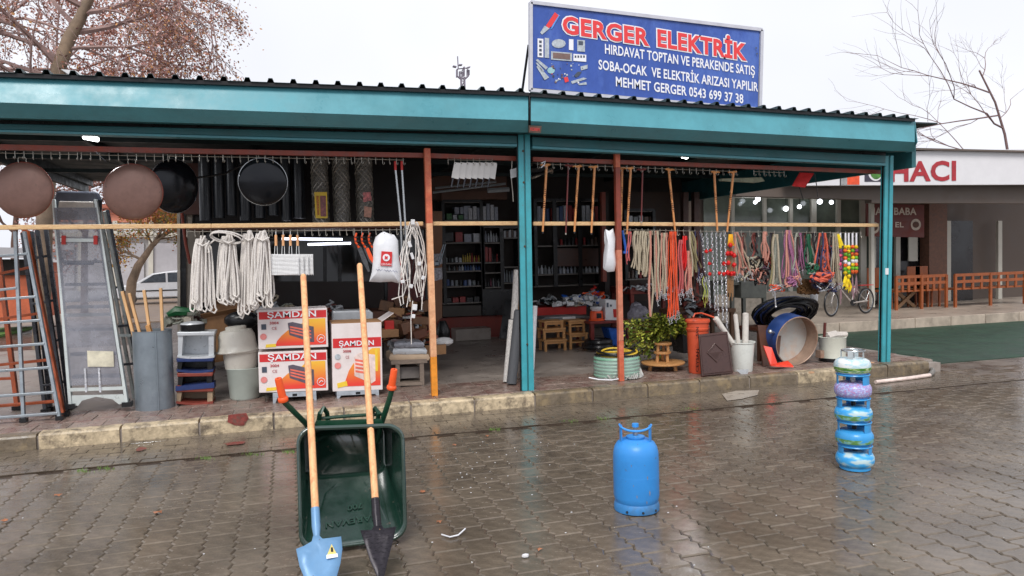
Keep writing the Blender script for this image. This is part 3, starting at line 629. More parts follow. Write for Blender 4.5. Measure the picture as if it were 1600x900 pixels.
part('label_card', MB().pp([(491, 300), (511, 300), (512, 341), (493, 341)], YG - .14, .004), YEL, yl); part('label_picture', MB().pp([(500, 306), (509, 306), (510, 338), (501, 338)], YG - .146, .004), M('label_picture', (150, 90, 90), .5, 0, .6, 40), yl)
part('label_mark', MB().pp([(494, 306), (498, 306), (499, 336), (496, 336)], YG - .146, .004), M('label_text', (190, 120, 40), .5, 0, .5, 90), yl)
rl = thing('paper_label', 'red and white paper label on the rightmost netting roll', 'label', P(574, 342, YG - .14))
part('label_card', MB().pp([(567, 301), (579, 300), (581, 313), (568, 316)], YG - .145, .004), M('label_white_red', (214, 120, 120), .5, 0, .7, 30), rl); part('label_card', MB().pp([(569, 322), (581, 324), (580, 340), (569, 339)], YG - .145, .004), M('label_pinkish', (190, 140, 120), .5, 0, .4, 30), rl)
DROLL = M('dark_film_roll', (20, 24, 30), .35, 0, .35, 4, stretch=(12, 12, 1))
for k, (x, w) in enumerate(((322, 20), (343, 18), (362, 17), (384, 19), (406, 18), (427, 18), (448, 17), (468, 20))):
    roll(x, w, 244 + k * .4, 345 - (k % 3) * 4, 9.6, DROLL, ('leftmost', 'second', 'third', 'fourth', 'fifth', 'sixth', 'seventh', 'rightmost')[k] + ' dark plastic film roll of the row in the loft, left of the wire mesh', 'film_roll', 'roll', False, 'dark film rolls standing in the loft')
# grill baskets
GW = M('chromed_wire', (238, 238, 238), .35, 0, .05, 20)
for k in range(4):
    x = 431 + k * 11.3; Y = YR - .12 + k * .035; t = thing('grill_basket', 'wire grill basket with wooden handle, ' + ('leftmost', 'second from the left', 'third from the left', 'rightmost')[k] + ' of four', 'grill basket', P(x, 430, Y), 'wire grill baskets hanging under the rail')
    part('handle', MB().tube([P(x, 367, Y), P(x + .3, 384, Y)], .014, 8), WOODL, t)
    part('neck', MB().tube([P(x - 1.5, 384, Y), P(x - 2, 398, Y)], .003, 5).tube([P(x + 2, 384, Y), P(x + 2.5, 398, Y)], .003, 5).tube([P(x, 367, Y), P(x, 361, Y)], .003, 4), GW, t)
    x0, x1 = 421 + k * 7.5, 466 + k * 7.5; m = MB()
    for i in range(15): m.tube([P(x0 + (x1 - x0) * i / 14, 397.5, Y), P(x0 + (x1 - x0) * i / 14 + 1, 430, Y)], .0026, 4)
    for i in range(16): m.tube([P(x0, 398 + 2.1 * i, Y), P(x1 + .6, 398 + 2.0 * i, Y)], .0055, 4)
    part('wire_grid', m, GW, t)
# pruning saws
for k, (x, yb) in enumerate(((557, 420), (567, 412), (578, 403))):
    Y = YR - .06 + .03 * k; t = thing('pruning_saw', 'orange-handled pruning saw, ' + ('left', 'middle', 'right')[k] + ' of three beside the white bag', 'saw', P(x, 363, Y))
    part('grip', MB().tube([P(x, 364, Y), P(x - 2, 371, Y), P(x - 1, 379, Y), P(x + 4, 387, Y)], [.015, .02, .019, .022], 8, flat=.6), ORG, t, smooth=True)
    for q in (370, 376, 382): part('rubber_band', MB().pp([(x - 3.5 + (q - 370) * .2, q), (x + 2.5 + (q - 370) * .25, q - .5), (x + 3 + (q - 370) * .25, q + 1), (x - 3 + (q - 370) * .2, q + 1.5)], Y - .02, .03), BLACKP, t)
    part('blade', MB().pp([(x + 1, 387), (x + 7, 385), (x + 17, 408), (x + 21, yb + 4), (x + 18, yb + 5), (x + 9, 408)], Y, .003), M('saw_blade', (84, 84, 86), .3, .5), t)
    if k == 1: part('cover', MB().pp([(x + 4, 388), (x + 9, 387), (x + 17, 405), (x + 15, 411), (x + 10, 404)], Y - .006, .004), ORG, t)
# white carrier bag
t = thing('carrier_bag', 'white plastic carrier bag with a red square print hung beside the orange saws', 'bag', P(604, 440, YR))
random.seed(5)
def sheetbag(outline, Y, bulge, cx, cy):
    m = MB(); pts = [P(x, y, Y) for x, y in outline]; n = len(pts); vs = []; 
    for lay, (s, off) in enumerate(((1, 0), (.86, -bulge * .6), (.55, -bulge * .95), (.2, -bulge))):
        for x, y in outline: vs.append(P(cx + (x - cx) * s, cy + (y - cy) * s, Y + off + (ru(-.008, .008) if 0 < lay < 3 else 0)))
    fs = [(l * n + i, l * n + (i + 1) % n, (l + 1) * n + (i + 1) % n, (l + 1) * n + i) for l in range(3) for i in range(n)] + [tuple(range(3 * n, 4 * n))]
    vs += [v + V((0, 2 * (Y - v.y) + .01, 0)) for v in vs]; o = 4 * n
    fs += [tuple(i + o for i in f[::-1]) for f in list(fs)] + [(i, i + o, (i + 1) % n + o, (i + 1) % n) for i in range(n)]
    return m.add(vs, fs)
part('bag_body', sheetbag([(600, 362), (608, 365), (616, 367), (622, 376), (623, 400), (626, 420), (624, 443), (612, 440), (594, 441), (577, 440), (581, 425), (583, 405), (583, 382), (587, 370), (595, 364)], YR - .05, .07, 603, 408), WPLA, t, smooth=True)
part('bag_print', MB().pp([(596, 392.5), (613, 393.5), (612, 416), (594.5, 415)], YR - .135, .003), REDP, t)
part('bag_emblem', disc(P(603.6, 402.5, YR - .142), 5.6 * mpp(YR, 600), 18), WPR, t); part('bag_emblem_mark', MB().pp([(601.5, 399), (604, 401), (606, 400), (605.5, 405.5), (603, 404), (601, 406)], YR - .148, .002), REDP, t)
part('bag_lettering', text_px('ÇELSAN', (596, 414), (611.5, 414.6), 3, YR - .142), WPR, t)
part('bag_handwriting', MB().tube([P(588 + 2.2 * i, 421 + (1.6 if i % 2 else -.8) + .2 * i, YR - .12) for i in range(16)], .0022, 4), M('ink_blue', (70, 80, 130), .5), t)
# silver pruning poles with red tips
for k, (x0, x1) in enumerate(((618, 626), (628, 633))):
    t = thing('pruning_pole', 'silver pole with red tip, ' + ('left' if k == 0 else 'right') + ' of the pair right of the netting rolls', 'pole', P(x0, 252, YR))
    part('shaft', MB().tube([P(x0, 265, YR), P(x1, 345, YR)], .0115, 8), STEEL, t); part('red_tip', MB().tube([P(x0 - .4, 252, YR), P(x0, 266, YR)], .014, 8), RED, t)
    part('lower_shaft', MB().tube([P(x1, 345, YR), P(x1 + 4, 440, YR)], .010, 8), STEEL, t)
# tangle of white cables and sockets
random.seed(11)
t = thing('cable_bunch', 'tangled bunch of white extension cables with sockets hanging left of the pole', 'cables', P(648, 345, YR)); m = MB()
for k in range(12):
    xa = ru(640, 652); pts = [P(xa, 347, YR - ru(0, .05))]; x = ru(628, 664); yb = ru(420, 505) if k > 3 else ru(440, 470)
    for i in range(1, 9): s = i / 8; pts.append(P(xa + (x - xa) * min(1, s * 2) + 4 * math.sin(s * 6 + k), 347 + (yb - 347) * s, YR - ru(.02, .07)))
    if k % 3 == 0: pts += [P(x - 6, yb + 3, YR - .05), P(x - 10, yb - 14, YR - .05), P(x - 6, yb - 60, YR - .04)]
    m.tube(pts, .0055, 5)
m.tube([P(636, 352, YR), P(634, 400, YR), P(638, 440, YR), P(630, 462, YR), P(612, 468, YR)], .006, 6).tube([P(652, 347, YR), P(662, 380, YR), P(665, 410, YR), P(661, 437, YR)], .008, 6).tube([P(645, 470, YR), P(642, 500, YR), P(643, 538, YR)], .005, 5)
part('cable', m, M('cable_white', (226, 220, 214), .4), t, smooth=True)
for x, y, w, h in ((645, 347, 6, 8), (640, 382, 5, 9), (629, 440, 6, 5), (642, 447, 6, 6), (661, 434, 5, 6), (648, 480, 7, 9), (646, 494, 5, 6), (655, 412, 5, 6), (644, 400, 4, 10)): part('socket', MB().obox(P(x, y, YR - .075), (w * .0073, .03, h * .0073), Matrix.Rotation(ru(-.4, .4), 3, 'Y')), WHITE, t, bev=.005)
m = MB()
for k in range(5): x = 630 + k * 7; m.tube([P(x, 355, YR + .05), P(x + ru(-4, 4), 400, YR + .05), P(x + ru(-6, 6), 440 + 10 * (k % 3), YR + .04)], .005, 5)
part('black_cable', m, BLACKP, t)
one('reel_tip', MB().tube([P(625, 400, YR - .02), P(628, 444, YR - .02)], .008, 6), RED, 'thin red rod hanging between the white bag and the cables', 'rod')
# cleavers
CLB = M('cleaver_blade', (214, 210, 206), .4, .1, .08, 10)
for k in range(7):
    x = 709 + k * 9.5; Y = YR - .08 + .012 * k; t = thing('cleaver', 'white-bladed cleaver with dark handle, ' + ('first', 'second', 'third', 'fourth', 'fifth', 'sixth', 'last')[k] + ' from the left in the row', 'cleaver', P(x, 292, Y), 'row of cleavers under the red rail')
    part('blade', MB().pp([(x + 1, 253.5), (x + 10, 254.5), (x + 10.5, 258), (x + 7.5, 280), (x - 3.5, 277.5), (x - 2, 268), (x - .5, 262)], Y, .004), CLB, t)
    part('handle', MB().tube([P(x - 1, 278, Y), P(x - 4, 293, Y)], [.016, .013], 8, flat=.6), M('cleaver_handle', (62, 64, 72), .5), t); part('hole', disc(P(x + 2.5, 255.6, Y - .004), .005, 8), BLACKM, t)
t = thing('hanging_tag', 'small white card on a chain hanging left of the teal post', 'tag', P(804, 262, YR)); part('card', MB().pp([(797, 265), (807, 262), (808, 276), (798, 279)], YR - .02, .004), WHITE, t)
part('chain', MB().tube([P(800, 250, YR), P(799, 279, YR - .01), P(801, 300, YR), P(802, 315, YR)], .005, 5), WIREM, t)
# walking canes
CANE = M('cane_wood', (214, 146, 88), .35, 0, .15, 20, dirt_or_sheen=(150, 80, 40), dirt_or_sheen_amt=.4); CANED = M('dark_red_cane', (104, 38, 36), .4, 0, .15, 20)
def cane(x0, y0, x1, y1, side, dark, label, Y=YR - .03):
    t = thing('walking_cane', label, 'cane', P(x1, y1, Y)); mt = CANED if dark else CANE; a = P(x0, y0 + 2, Y); b = P(x1, y1, Y); r = .011 if dark else .0155
    part('shaft', MB().tube([a, b], [r, r * .75], 8), mt, t, smooth=True)
    if not dark:
        m = MB(); n = 13
        for i in range(n):
            p = a.lerp(b, .32 + .4 * i / n); m.tube([p + V((math.cos(c) * r * .98, math.sin(c) * r * .98, .006 * math.sin(c))) for c in [j * math.pi / 4 + i for j in range(6)]], .0045, 4)
        part('carving', m, M('cane_burn', (70, 34, 24), .5), t)
    w = .062; c = [(-w * 1.25 * side, -.004), (-w * .9 * side, .004), (-w * .3 * side, -.004), (.2 * w * side, .004), (w * .75 * side, .006)]
    part('handle', MB().tube([a + V((q, 0, .008 + z)) for q, z in c], [.008, .012, .016, .017, .010], 8), mt, t, smooth=True)
    part('tip', MB().tube([b, b - V((0, 0, .02))], r * .8, 8), BLACKP if not dark else WIREM, t)
cane(854, 257, 848, 362, 1, 0, 'light wooden walking cane nearest the teal post'); cane(888, 258, 884, 364, -1, 1, 'thin dark red cane between the first and second light canes'); cane(904, 259, 897.5, 362, 1, 0, 'light wooden cane just right of the dark red one, carved shaft')
cane(929, 260, 924, 364, 1, 0, 'carved wooden cane left of the orange-red pole'); cane(972, 262, 970.5, 346, 1, 0, 'carved wooden cane half hidden by the orange-red pole', YR + .05); cane(985.5, 262, 979.5, 366, 1, 0, 'wooden cane hanging just right of the orange-red pole')
cane(1004, 264, 1002, 346, 1, 1, 'thin dark red cane right of the orange-red pole'); cane(1045, 264, 1055, 362, -1, 0, 'wooden cane leaning right, above the orange leads'); cane(1116, 268, 1121, 363, -1, 0, 'wooden cane above the steel chains, left of a leaning one'); cane(1146, 268, 1136, 363, 1, 0, 'wooden cane leaning left, rightmost of all canes')
part('string', MB().tube([P(846, 255, YR - .03), P(852, 252, YR - .03), P(850, 258, YR - .05), P(845, 262, YR - .04)], .008, 5), WPR, bpy.data.objects['walking_cane'])
# white bundle and blue tube
t = one('wrapped_bundle', sheetbag([(946, 358), (952, 361), (958, 357), (962, 372), (961, 392), (963, 412), (960, 424), (950, 425), (944, 421), (946, 400), (948, 380), (949, 368)], YR - .04, .05, 953, 395), WPLA, 'long white plastic-wrapped bundle hanging left of the orange-red pole', 'bundle', smooth=True)
one('blue_tube', MB().tube([P(973, 360, YR), P(978, 392, YR)], .016, 8).obox(P(977, 394, YR), (.06, .03, .03)), BLUEP, 'blue plastic handle hanging just right of the orange-red pole', 'tool')
# ================================================================ HALTER ROPES, LEADS, CHAINS
BEI = M('beige_webbing', (176, 164, 142), .8, 0, .15, 50, bump=.5, bscale=120); TANP = M('pink_tan_webbing', (196, 138, 122), .8, 0, .2, 60, bump=.5, bscale=120)
PINKW = M('dusty_pink_webbing', (190, 96, 96), .8, 0, .2, 60, bump=.4, bscale=120); ORW = M('orange_lead', (236, 84, 34), .6, 0, .1, 40); REDW2 = M('red_lead', (216, 30, 30), .7, 0, .1, 40)
OLIV = M('olive_webbing', (140, 132, 96), .8, 0, .2, 50); PURP = M('plum_pattern_rope', (150, 96, 130), .8, 0, .55, 90); GRNW = M('dark_green_webbing', (18, 84, 56), .7, 0, .2, 40)
CHR = M('bright_steel', (205, 205, 208), .22, .8, .15, 30); REDE = M('red_brown_enamel', (128, 56, 44), .45, 0, .2, 12)
GRYW = M('grey_rope', (150, 152, 140), .8, 0, .3, 60); SALM = M('salmon_rope', (208, 96, 72), .7, 0, .3, 80); DBR = M('dark_brown_leather', (60, 34, 32), .5, 0, .3, 20)
NAVW = M('navy_webbing', (50, 54, 90), .7, 0, .3, 60)
def bundle(label, x0, x1, yt, yb, n, mats, Y=YR - .03, r=.009, fan=1.0, hooks=True, seed=1, name='halter_rope', flat=.5, cat='rope', xb0=None, xb1=None, loop=True):
    random.seed(seed); t = thing(name, label, cat, P((x0 + x1) / 2, yt, Y)); xb0 = x0 if xb0 is None else xb0; xb1 = x1 if xb1 is None else xb1
    for k in range(n):
        f0 = (k + .5) / n; xa = (x0 + x1) / 2 + (x0 + (x1 - x0) * f0 - (x0 + x1) / 2) * .7; xb = xb0 + (xb1 - xb0) * f0; yk = yb - ru(0, 15); mt = random.choice(mats) if k >= len(mats) else mats[k]; Yk = Y + ru(-.06, .05); sw = ru(-2.4, 2.4)
        pts = [P((xa * (1 - q) + xb * q) + sw * math.sin(q * 7), yt + (yk - yt) * q, Yk - .02 * math.sin(q * 3)) for q in [i / 7 for i in range(8)]]
        if loop: pts = [P(xa + 1.5, yt + 6, Yk + .01), P(xa + 1, yt, Yk)] + pts
        part('strap', MB().tube(pts, r * ru(.8, 1.1), 5, flat=flat), mt, t, smooth=True)
        if hooks:
            p = P(xb, yk, Yk - .01); s = .014; mh = MB()
            mh.tube([p + V((math.cos(c) * s, -.01, math.sin(c) * s)) for c in [i * math.pi / 4 for i in range(8)]] + [p + V((s, -.01, 0)), p + V((0, -.01, -s)), p + V((0, -.01, -s * 3))] + ([p + V((s, -.015, -s * 4.2)), p + V((-s * .5, -.015, -s * 4.5))] if k % 2 else []), .0042, 5)
            part('snap_hook', mh, CHR, t, smooth=True)
    return t
bundle('thin pinkish-red ropes right of the orange-red pole', 979, 987, 362, 415, 3, [PINKW], hooks=False, seed=1, xb0=978, xb1=984)
bundle('short cream webbing straps, leftmost beige bundle', 990, 998, 361, 432, 4, [BEI], hooks=False, r=.013, seed=2, xb0=986, xb1=1000)
bundle('short cream webbing straps, second beige bundle', 999, 1007, 361, 432, 4, [BEI], hooks=False, r=.013, seed=3, xb0=997, xb1=1008)
bundle('short cream webbing straps, third beige bundle', 1007, 1014, 362, 433, 4, [BEI], hooks=False, r=.013, seed=4, xb0=1003, xb1=1014)
bundle('long pink-striped webbing strap reaching down to the leafy bush', 1013, 1020, 361, 504, 2, [TANP, BEI], hooks=False, r=.014, seed=5, xb0=1014, xb1=1020)
bundle('long beige straps right of the pink-striped one', 1021, 1029, 361, 470, 3, [BEI, TANP], hooks=True, r=.013, seed=6, xb0=1022, xb1=1032)
bundle('pink and beige ropes with small metal clips, left of the orange leads', 1031, 1044, 364, 462, 8, [TANP, BEI], seed=7)
bundle('bunch of bright orange leads ending in steel snap hooks', 1044, 1058, 362, 500, 12, [ORW, ORW, SALM], r=.007, flat=1, seed=8, xb0=1043, xb1=1061)
bundle('dusty pink straps right of the orange leads', 1060, 1068, 375, 468, 5, [PINKW], seed=9, xb0=1060, xb1=1068)
bundle('bright red folded strap with pompom ends', 1066, 1073, 369, 428, 5, [REDW2], r=.011, hooks=False, seed=10, xb0=1066, xb1=1072)
bundle('pink webbing leads with red and white ends, right of the red strap', 1072, 1081, 392, 464, 6, [TANP, PINKW], seed=11, xb0=1071, xb1=1083, r=.012)
bundle('olive halter ropes spreading out below a white tie', 1076, 1082, 362, 432, 6, [OLIV, BEI], seed=12, xb0=1078, xb1=1096, hooks=False, r=.011)
bundle('dark leather straps between the olive ropes and the chains', 1083, 1094, 361, 440, 6, [DBR, NAVW], seed=13, xb0=1088, xb1=1106)
def chain(label, x0, x1, yt, yb, s=1.0, pom=(), col=None, Y=YR - .07):
    t = thing('steel_chain', label, 'chain', P(x0, yt, Y)); a = P(x0, yt, Y); b = P(x1, yb, Y); n = max(4, int((a.z - b.z) / (.030 * s))); m = MB()
    for k in range(n):
        c = a.lerp(b, (k + .5) / n); h = .021 * s; w = .011 * s; pts = []
        for j in range(8):
            an = j * math.pi / 4; q = V((math.cos(an) * w, 0, math.sin(an) * h)); q = Matrix.Rotation(.35 if k % 2 else 1.5, 3, 'Z') @ q; pts.append(c + q)
        m.tube(pts, .0037 * s, 4, closed=True)
    part('chain_link', m, CHR, t, smooth=True)
    for (x, y, r_) in pom:
        p = P(x, y, Y - .02); mm = MB(); random.seed(int(x + y))
        for q in range(46):
            d = V((random.gauss(0, 1), random.gauss(0, 1), random.gauss(0, 1))).normalized(); e = p + d * r_; u = d.cross(V((.3, .5, .8))).normalized() * .004; mm.add([p, e + u, e - u, e + d.cross(u)], [(0, 1, 2), (0, 2, 3)])
        mm.sphere(p, r_ * .8, 8); part('pompom', mm, col or REDW2, t)
chain('steel chain with two red pompoms, leftmost of the chains', 1096, 1103, 364, 440, 1.3, ((1104, 393, .026), (1109, 412, .024)))
chain('steel chain with red pompoms at mid height, second of the chains', 1104, 1110, 364, 480, 1.1, ((1109, 428, .026), (1110, 391, .022)))
chain('plain long steel chain in the middle of the row', 1112, 1118, 363, 484, 1.35)
chain('plain steel chain reaching the orange bin', 1119, 1123, 363, 505, 1.15)
chain('steel chain with swivel plate, right of the plain chains', 1126, 1130, 363, 500, 1.35, ((1124, 427, .026),))
chain('steel chain beside the red pompom bridle, longest one', 1133, 1136, 363, 512, 1.25, ((1131, 412, .028), (1131, 428, .028)))
chain('short steel chain in front of the thick striped rope', 1106, 1108, 372, 470, .9)
chain('short dark-tinted chain hanging behind the pompoms', 1099, 1101, 370, 452, .9)
t = thing('pompom_bridle', 'bridle with rows of red pompoms under a yellow tassel', 'bridle', P(1141, 366, YR)); random.seed(4)
def pomp(t, x, y, r_, mat, Y=YR - .09):
    p = P(x, y, Y); mm = MB().sphere(p, r_ * .82, 8)
    for q in range(40):
        d = V((random.gauss(0, 1), random.gauss(0, 1), random.gauss(0, 1))).normalized(); e = p + d * r_; u = d.cross(V((.3, .5, .8))).normalized() * .005; mm.add([p, e + u, e - u], [(0, 1, 2)])
    part('pompom', mm, mat, t)
for x, y in ((1141, 383), (1137, 396), (1143, 396), (1147, 399), (1138, 411), (1147, 414), (1137, 426), (1143, 428), (1146, 427)): pomp(t, x, y, .034, REDW2)
m = MB()
for k in range(9): m.tube([P(1139 + k * .7, 366, YR - .06), P(1138 + k * .9, 376, YR - .07), P(1137 + k * 1.3, 384, YR - .06)], .005, 4)
part('tassel', m, M('amber_yarn', (236, 170, 30), .7), t); m = MB()
for k in range(8): m.tube([P(1135 + k * 1.7, 388, YR - .05), P(1136 + k * 1.4, 430, YR - .05), P(1135 + k * 1.5, 470 - 6 * (k % 3), YR - .05)], .005, 4)
part('cord', m, M('ochre_cord', (150, 110, 70), .7, 0, .4, 60), t)
bundle('pink fanned-out halter ropes with steel rings, right of the pompoms', 1147, 1153, 363, 436, 8, [TANP, BEI], seed=21, xb0=1146, xb1=1176, r=.012)
bundle('yellow-green thin cords hanging among the chains', 1098, 1106, 432, 482, 5, [M('lime_cord', (190, 200, 90), .7)], seed=22, hooks=False, r=.004, loop=False)
bundle('pair of pink ropes under the pale rail, above a tangle of black leather', 1191, 1198, 362, 412, 5, [TANP], seed=23, hooks=False, xb0=1189, xb1=1202, r=.012)
bundle('sand-coloured halter with steel buckle and short chain', 1208, 1215, 366, 458, 7, [OLIV, BEI, GRYW], seed=24, xb0=1202, xb1=1222, r=.014)
bundle('purple patterned halter ropes knotted near the top', 1226, 1236, 360, 448, 10, [PURP, PURP, TANP], seed=25, xb0=1220, xb1=1252, r=.012, flat=1)
bundle('grey and plum harness straps beside the purple ropes', 1243, 1252, 364, 432, 7, [GRYW, PURP, DBR], seed=26, xb0=1238, xb1=1258, r=.012)
bundle('green webbing with a white strap', 1258, 1267, 366, 425, 5, [GRNW, GRYW], seed=27, xb0=1256, xb1=1276, r=.015, hooks=False)
bundle('orange and navy striped harness hanging under a tan collar', 1278, 1292, 364, 436, 10, [SALM, NAVW, SALM, DBR], seed=28, xb0=1268, xb1=1304, r=.013)
bundle('grey-white rope loops right of the striped harness', 1300, 1308, 364, 452, 8, [GRYW, BEI], seed=29, xb0=1298, xb1=1316, r=.010)
MUTE = [M('taupe_strap', (120, 106, 96), .8, 0, .3, 60), M('charcoal_strap', (56, 52, 56), .7, 0, .3, 60), M('faded_red_strap', (140, 76, 70), .8, 0, .3, 60)]
for x0, x1, yb, l in ((1156, 1166, 418, 'muted straps hanging in the second row behind the pink fanned ropes'), (1172, 1184, 402, 'muted straps in the second row above the black leather tangle'), (1202, 1210, 424, 'dark straps in the second row, just left of the sand-coloured halter'), (1252, 1262, 420, 'muted straps in the second row behind the green webbing'), (1262, 1276, 410, 'short faded straps in the second row left of the striped harness'), (1296, 1306, 430, 'dark straps in the second row behind the grey-white loops'), (1030, 1042, 440, 'muted straps in the second row behind the pink and beige ropes'), (1084, 1094, 462, 'long dark straps in the second row left of the chains')):
    bundle(l, x0, x1, 364, yb, 6, MUTE, Y=YR + .16, r=.013, hooks=False, seed=int(x0))
random.seed(31)
TANG = M('mauve_strap', (134, 100, 118), .8, 0, .5, 70)
def knot(label, pts, mats, n, r, sx, sy, Y=YR - .08, cat='rope', name='rope_tangle'):
    t = thing(name, label, cat, P(*pts, Y)); cx, cy = pts; per = {}
    for k in range(n):
        mt = mats[k % len(mats)]; m = per.setdefault(mt.name, MB()); a0 = ru(0, 6); e = ru(.4, 1); ph = ru(0, 3)
        m.tube([P(cx + sx * e * math.cos(a + a0) + ru(-1, 1), cy + sy * ru(.7, 1) * math.sin(a * 1.0 + ph), Y + .05 * math.sin(a * 2 + k)) for a in [i * .6 for i in range(9)]], r, 5)
    for nm, m in per.items(): part('strap' if nm != 'bright_steel' else 'ring', m, MC[nm], t, smooth=True)
knot('tangle of black and cream leather straps on the counter behind the ropes', (1176, 415), [BLACKP, BEI, DBR, GRYW], 18, .012, 17, 15, YR + .15)
knot('dark tangle of buckled leather in the shade left of the pink ropes', (1190, 432), [DBR, TANP, BLACKP], 12, .010, 12, 14, YR + .1)
knot('orange-striped rope coil hanging low beside the bicycle', (1284, 433), [SALM, SALM, NAVW], 10, .018, 20, 7)
knot('navy and brown straps with steel rings, lowest of the tangle', (1288, 445), [NAVW, DBR, CHR], 12, .010, 20, 12, YR - .03)
knot('green webbing knot with silver buckles', (1268, 420), [GRNW, GRNW, GRYW], 9, .014, 10, 9)
knot('orange and steel buckle cluster under the sand-coloured halter', (1214, 450), [ORW, CHR, CHR], 9, .007, 16, 6, YR - .1)
knot('purple loops of rope at the foot of the patterned halters', (1237, 440), [PURP, PURP, TANP], 12, .011, 14, 9)
knot('brown fur-like bundle between the purple ropes and the green knot', (1262, 448), [M('brown_hide', (96, 66, 34), .9, 0, .3, 30)], 30, .02, 17, 11, YR + .12)
knot('grey-brown strap tangle between the pink fanned ropes and the leather straps', (1168, 428), [BEI, DBR, TANP, GRYW], 12, .010, 12, 12, YR)
knot('mauve and black strap tangle left of the sand-coloured halter', (1200, 408), [TANG, BLACKP, REDE], 12, .010, 9, 16, YR + .12)
knot('plum harness tangle between the purple ropes and the green webbing', (1254, 408), [TANG, GRYW, PURP, DBR], 14, .010, 10, 18, YR + .06)
knot('striped red and navy harness tangle under the tan collar', (1288, 404), [SALM, NAVW, DBR, TANG], 16, .011, 12, 22, YR)
knot('dark strap cluster with rings left of the plain chains', (1094, 418), [DBR, NAVW, TANG, CHR], 14, .009, 7, 22, YR + .03)
t = thing('short_chain', 'short grey chain hanging from a buckle, over the dark hose coil', 'chain', P(1211, 452, YR - .1)); a = P(1210, 452, YR - .1); b = P(1212, 478, YR - .1)
part('chain_link', MB().tube([a, b], .009, 6).sphere(b - V((0, 0, .01)), .016, 8), CHR, t)
# coloured pompom strings
PC = [M('yarn_yellow', (240, 205, 30), .8), M('yarn_orange', (240, 110, 50), .8), M('yarn_green', (110, 180, 50), .8), M('yarn_pink', (226, 90, 130), .8), M('yarn_white', (225, 225, 230), .8), M('yarn_plum', (130, 60, 110), .8)]
for k, (x, seq, yb) in enumerate(((1313, (0, 0, 5, 3, 5, 3, 5), 440), (1321, (4, 0, 1, 2, 1, 4, 1, 2, 0), 432), (1326, (4, 0, 0, 2, 2, 4, 0, 2, 0), 438), (1332, (4, 1, 2, 1, 0, 4, 0, 2, 1), 430), (1338, (4, 0, 5, 1, 2, 4, 1, 2, 1), 430))):
    t = thing('pompom_string', ('leftmost', 'second', 'third', 'fourth', 'rightmost')[k] + ' string of coloured yarn pompoms beside the bicycle', 'ornament', P(x, 364, YR - .05), 'strings of coloured pompoms')
    part('cord', MB().tube([P(x, 364, YR - .04), P(x + .6, yb - 4, YR - .04)], .012, 5), PC[4], t)
    if k == 0: part('tassel_top', MB().tube([P(1309, 366, YR - .05), P(1314, 384, YR - .06)], [.02, .035], 7), PC[0], t)
    for i, c in enumerate(seq[1:]): pomp(t, x + ru(-.6, .6), 386 + i * (yb - 386) / 8.0, .031, PC[c], YR - .06)
    if k in (1, 2):
        m = MB(); 
        for q in range(14): m.tube([P(x, yb - 4, YR - .05), P(x + ru(-5, 5), yb + 10, YR - .06), P(x + ru(-7, 5), yb + ru(12, 20), YR - .05)], .005, 4)
        part('tassel', m, PC[0], t)
    else:
        m = MB(); 
        for q in range(7): m.tube([P(x, yb - 4, YR - .04), P(x + ru(-3, 3), yb + 30 + ru(-6, 8), YR - .04)], .004, 4)
        part('tassel', m, M('mauve_cord', (140, 110, 116), .8), t)
t = thing('red_tray', 'red sheet-metal tray with wire legs hanging under the canopy at the right', 'tray', P(1255, 285, YR))
part('tray_sheet', MB().prism([P(1251, 270, YR), P(1272, 271, YR), P(1258, 293, YR - .12), P(1239, 291, YR - .12)], (0, .02, .01)), M('red_enamel', (176, 40, 40), .4), t)
part('wire_leg', MB().tube([P(1251, 271, YR), P(1249, 292, YR), P(1255, 312, YR)], .006, 5).tube([P(1273, 273, YR), P(1276, 290, YR), P(1278, 308, YR)], .006, 5).tube([P(1248, 292, YR), P(1298, 293, YR)], .005, 5), BLACKM, t)
# lamps
LED = M('led_lamp', (255, 255, 255), .3, 0, 0, 5, emit=9, rvar=0)
def lamp(x, y, Y, label, w=.15):
    c = P(x, y, Y); t = thing('led_lamp', label, 'lamp', c); part('diffuser', MB().obox(c, (w, .05, .045), Matrix.Rotation(.18, 3, 'Y')), LED, t, bev=.012); part('fitting', MB().obox(c + V((0, .02, .035)), (w * .8, .06, .03)), BLACKM, t); part('stem', MB().tube([c + V((0, .02, .04)), V((c.x, c.y + .02, 3.3))], .008, 5), BLACKM, t)
    l = bpy.data.lights.new('lamp_glow', 'AREA'); l.energy = 7; l.size = w; l.color = (.93, .96, 1); o = bpy.data.objects.new('lamp_glow', l); COL.objects.link(o); o.parent = t; o.location = (0, -.0, -.04)
lamp(142, 216, 8.75, 'bright LED lamp lit under the canopy at the left'); lamp(1070, 245, 9.2, 'small lit lamp strip under the canopy above the leaning cane', .09)
m = MB().tube([P(140, 228, 8.9), P(165, 252, 8.9), P(200, 262, 9.2)], .004, 4).tube([P(306, 278, 8.9), P(350, 272, 8.9), P(382, 256, 8.9)], .012, 5); one('sagging_cable', m, BLACKM, 'sagging cable strung behind the griddles', 'cable')
# ================================================================ GOODS ON THE PAVEMENT, LEFT
def onfloor(x, y): return G(x, y, ZF)
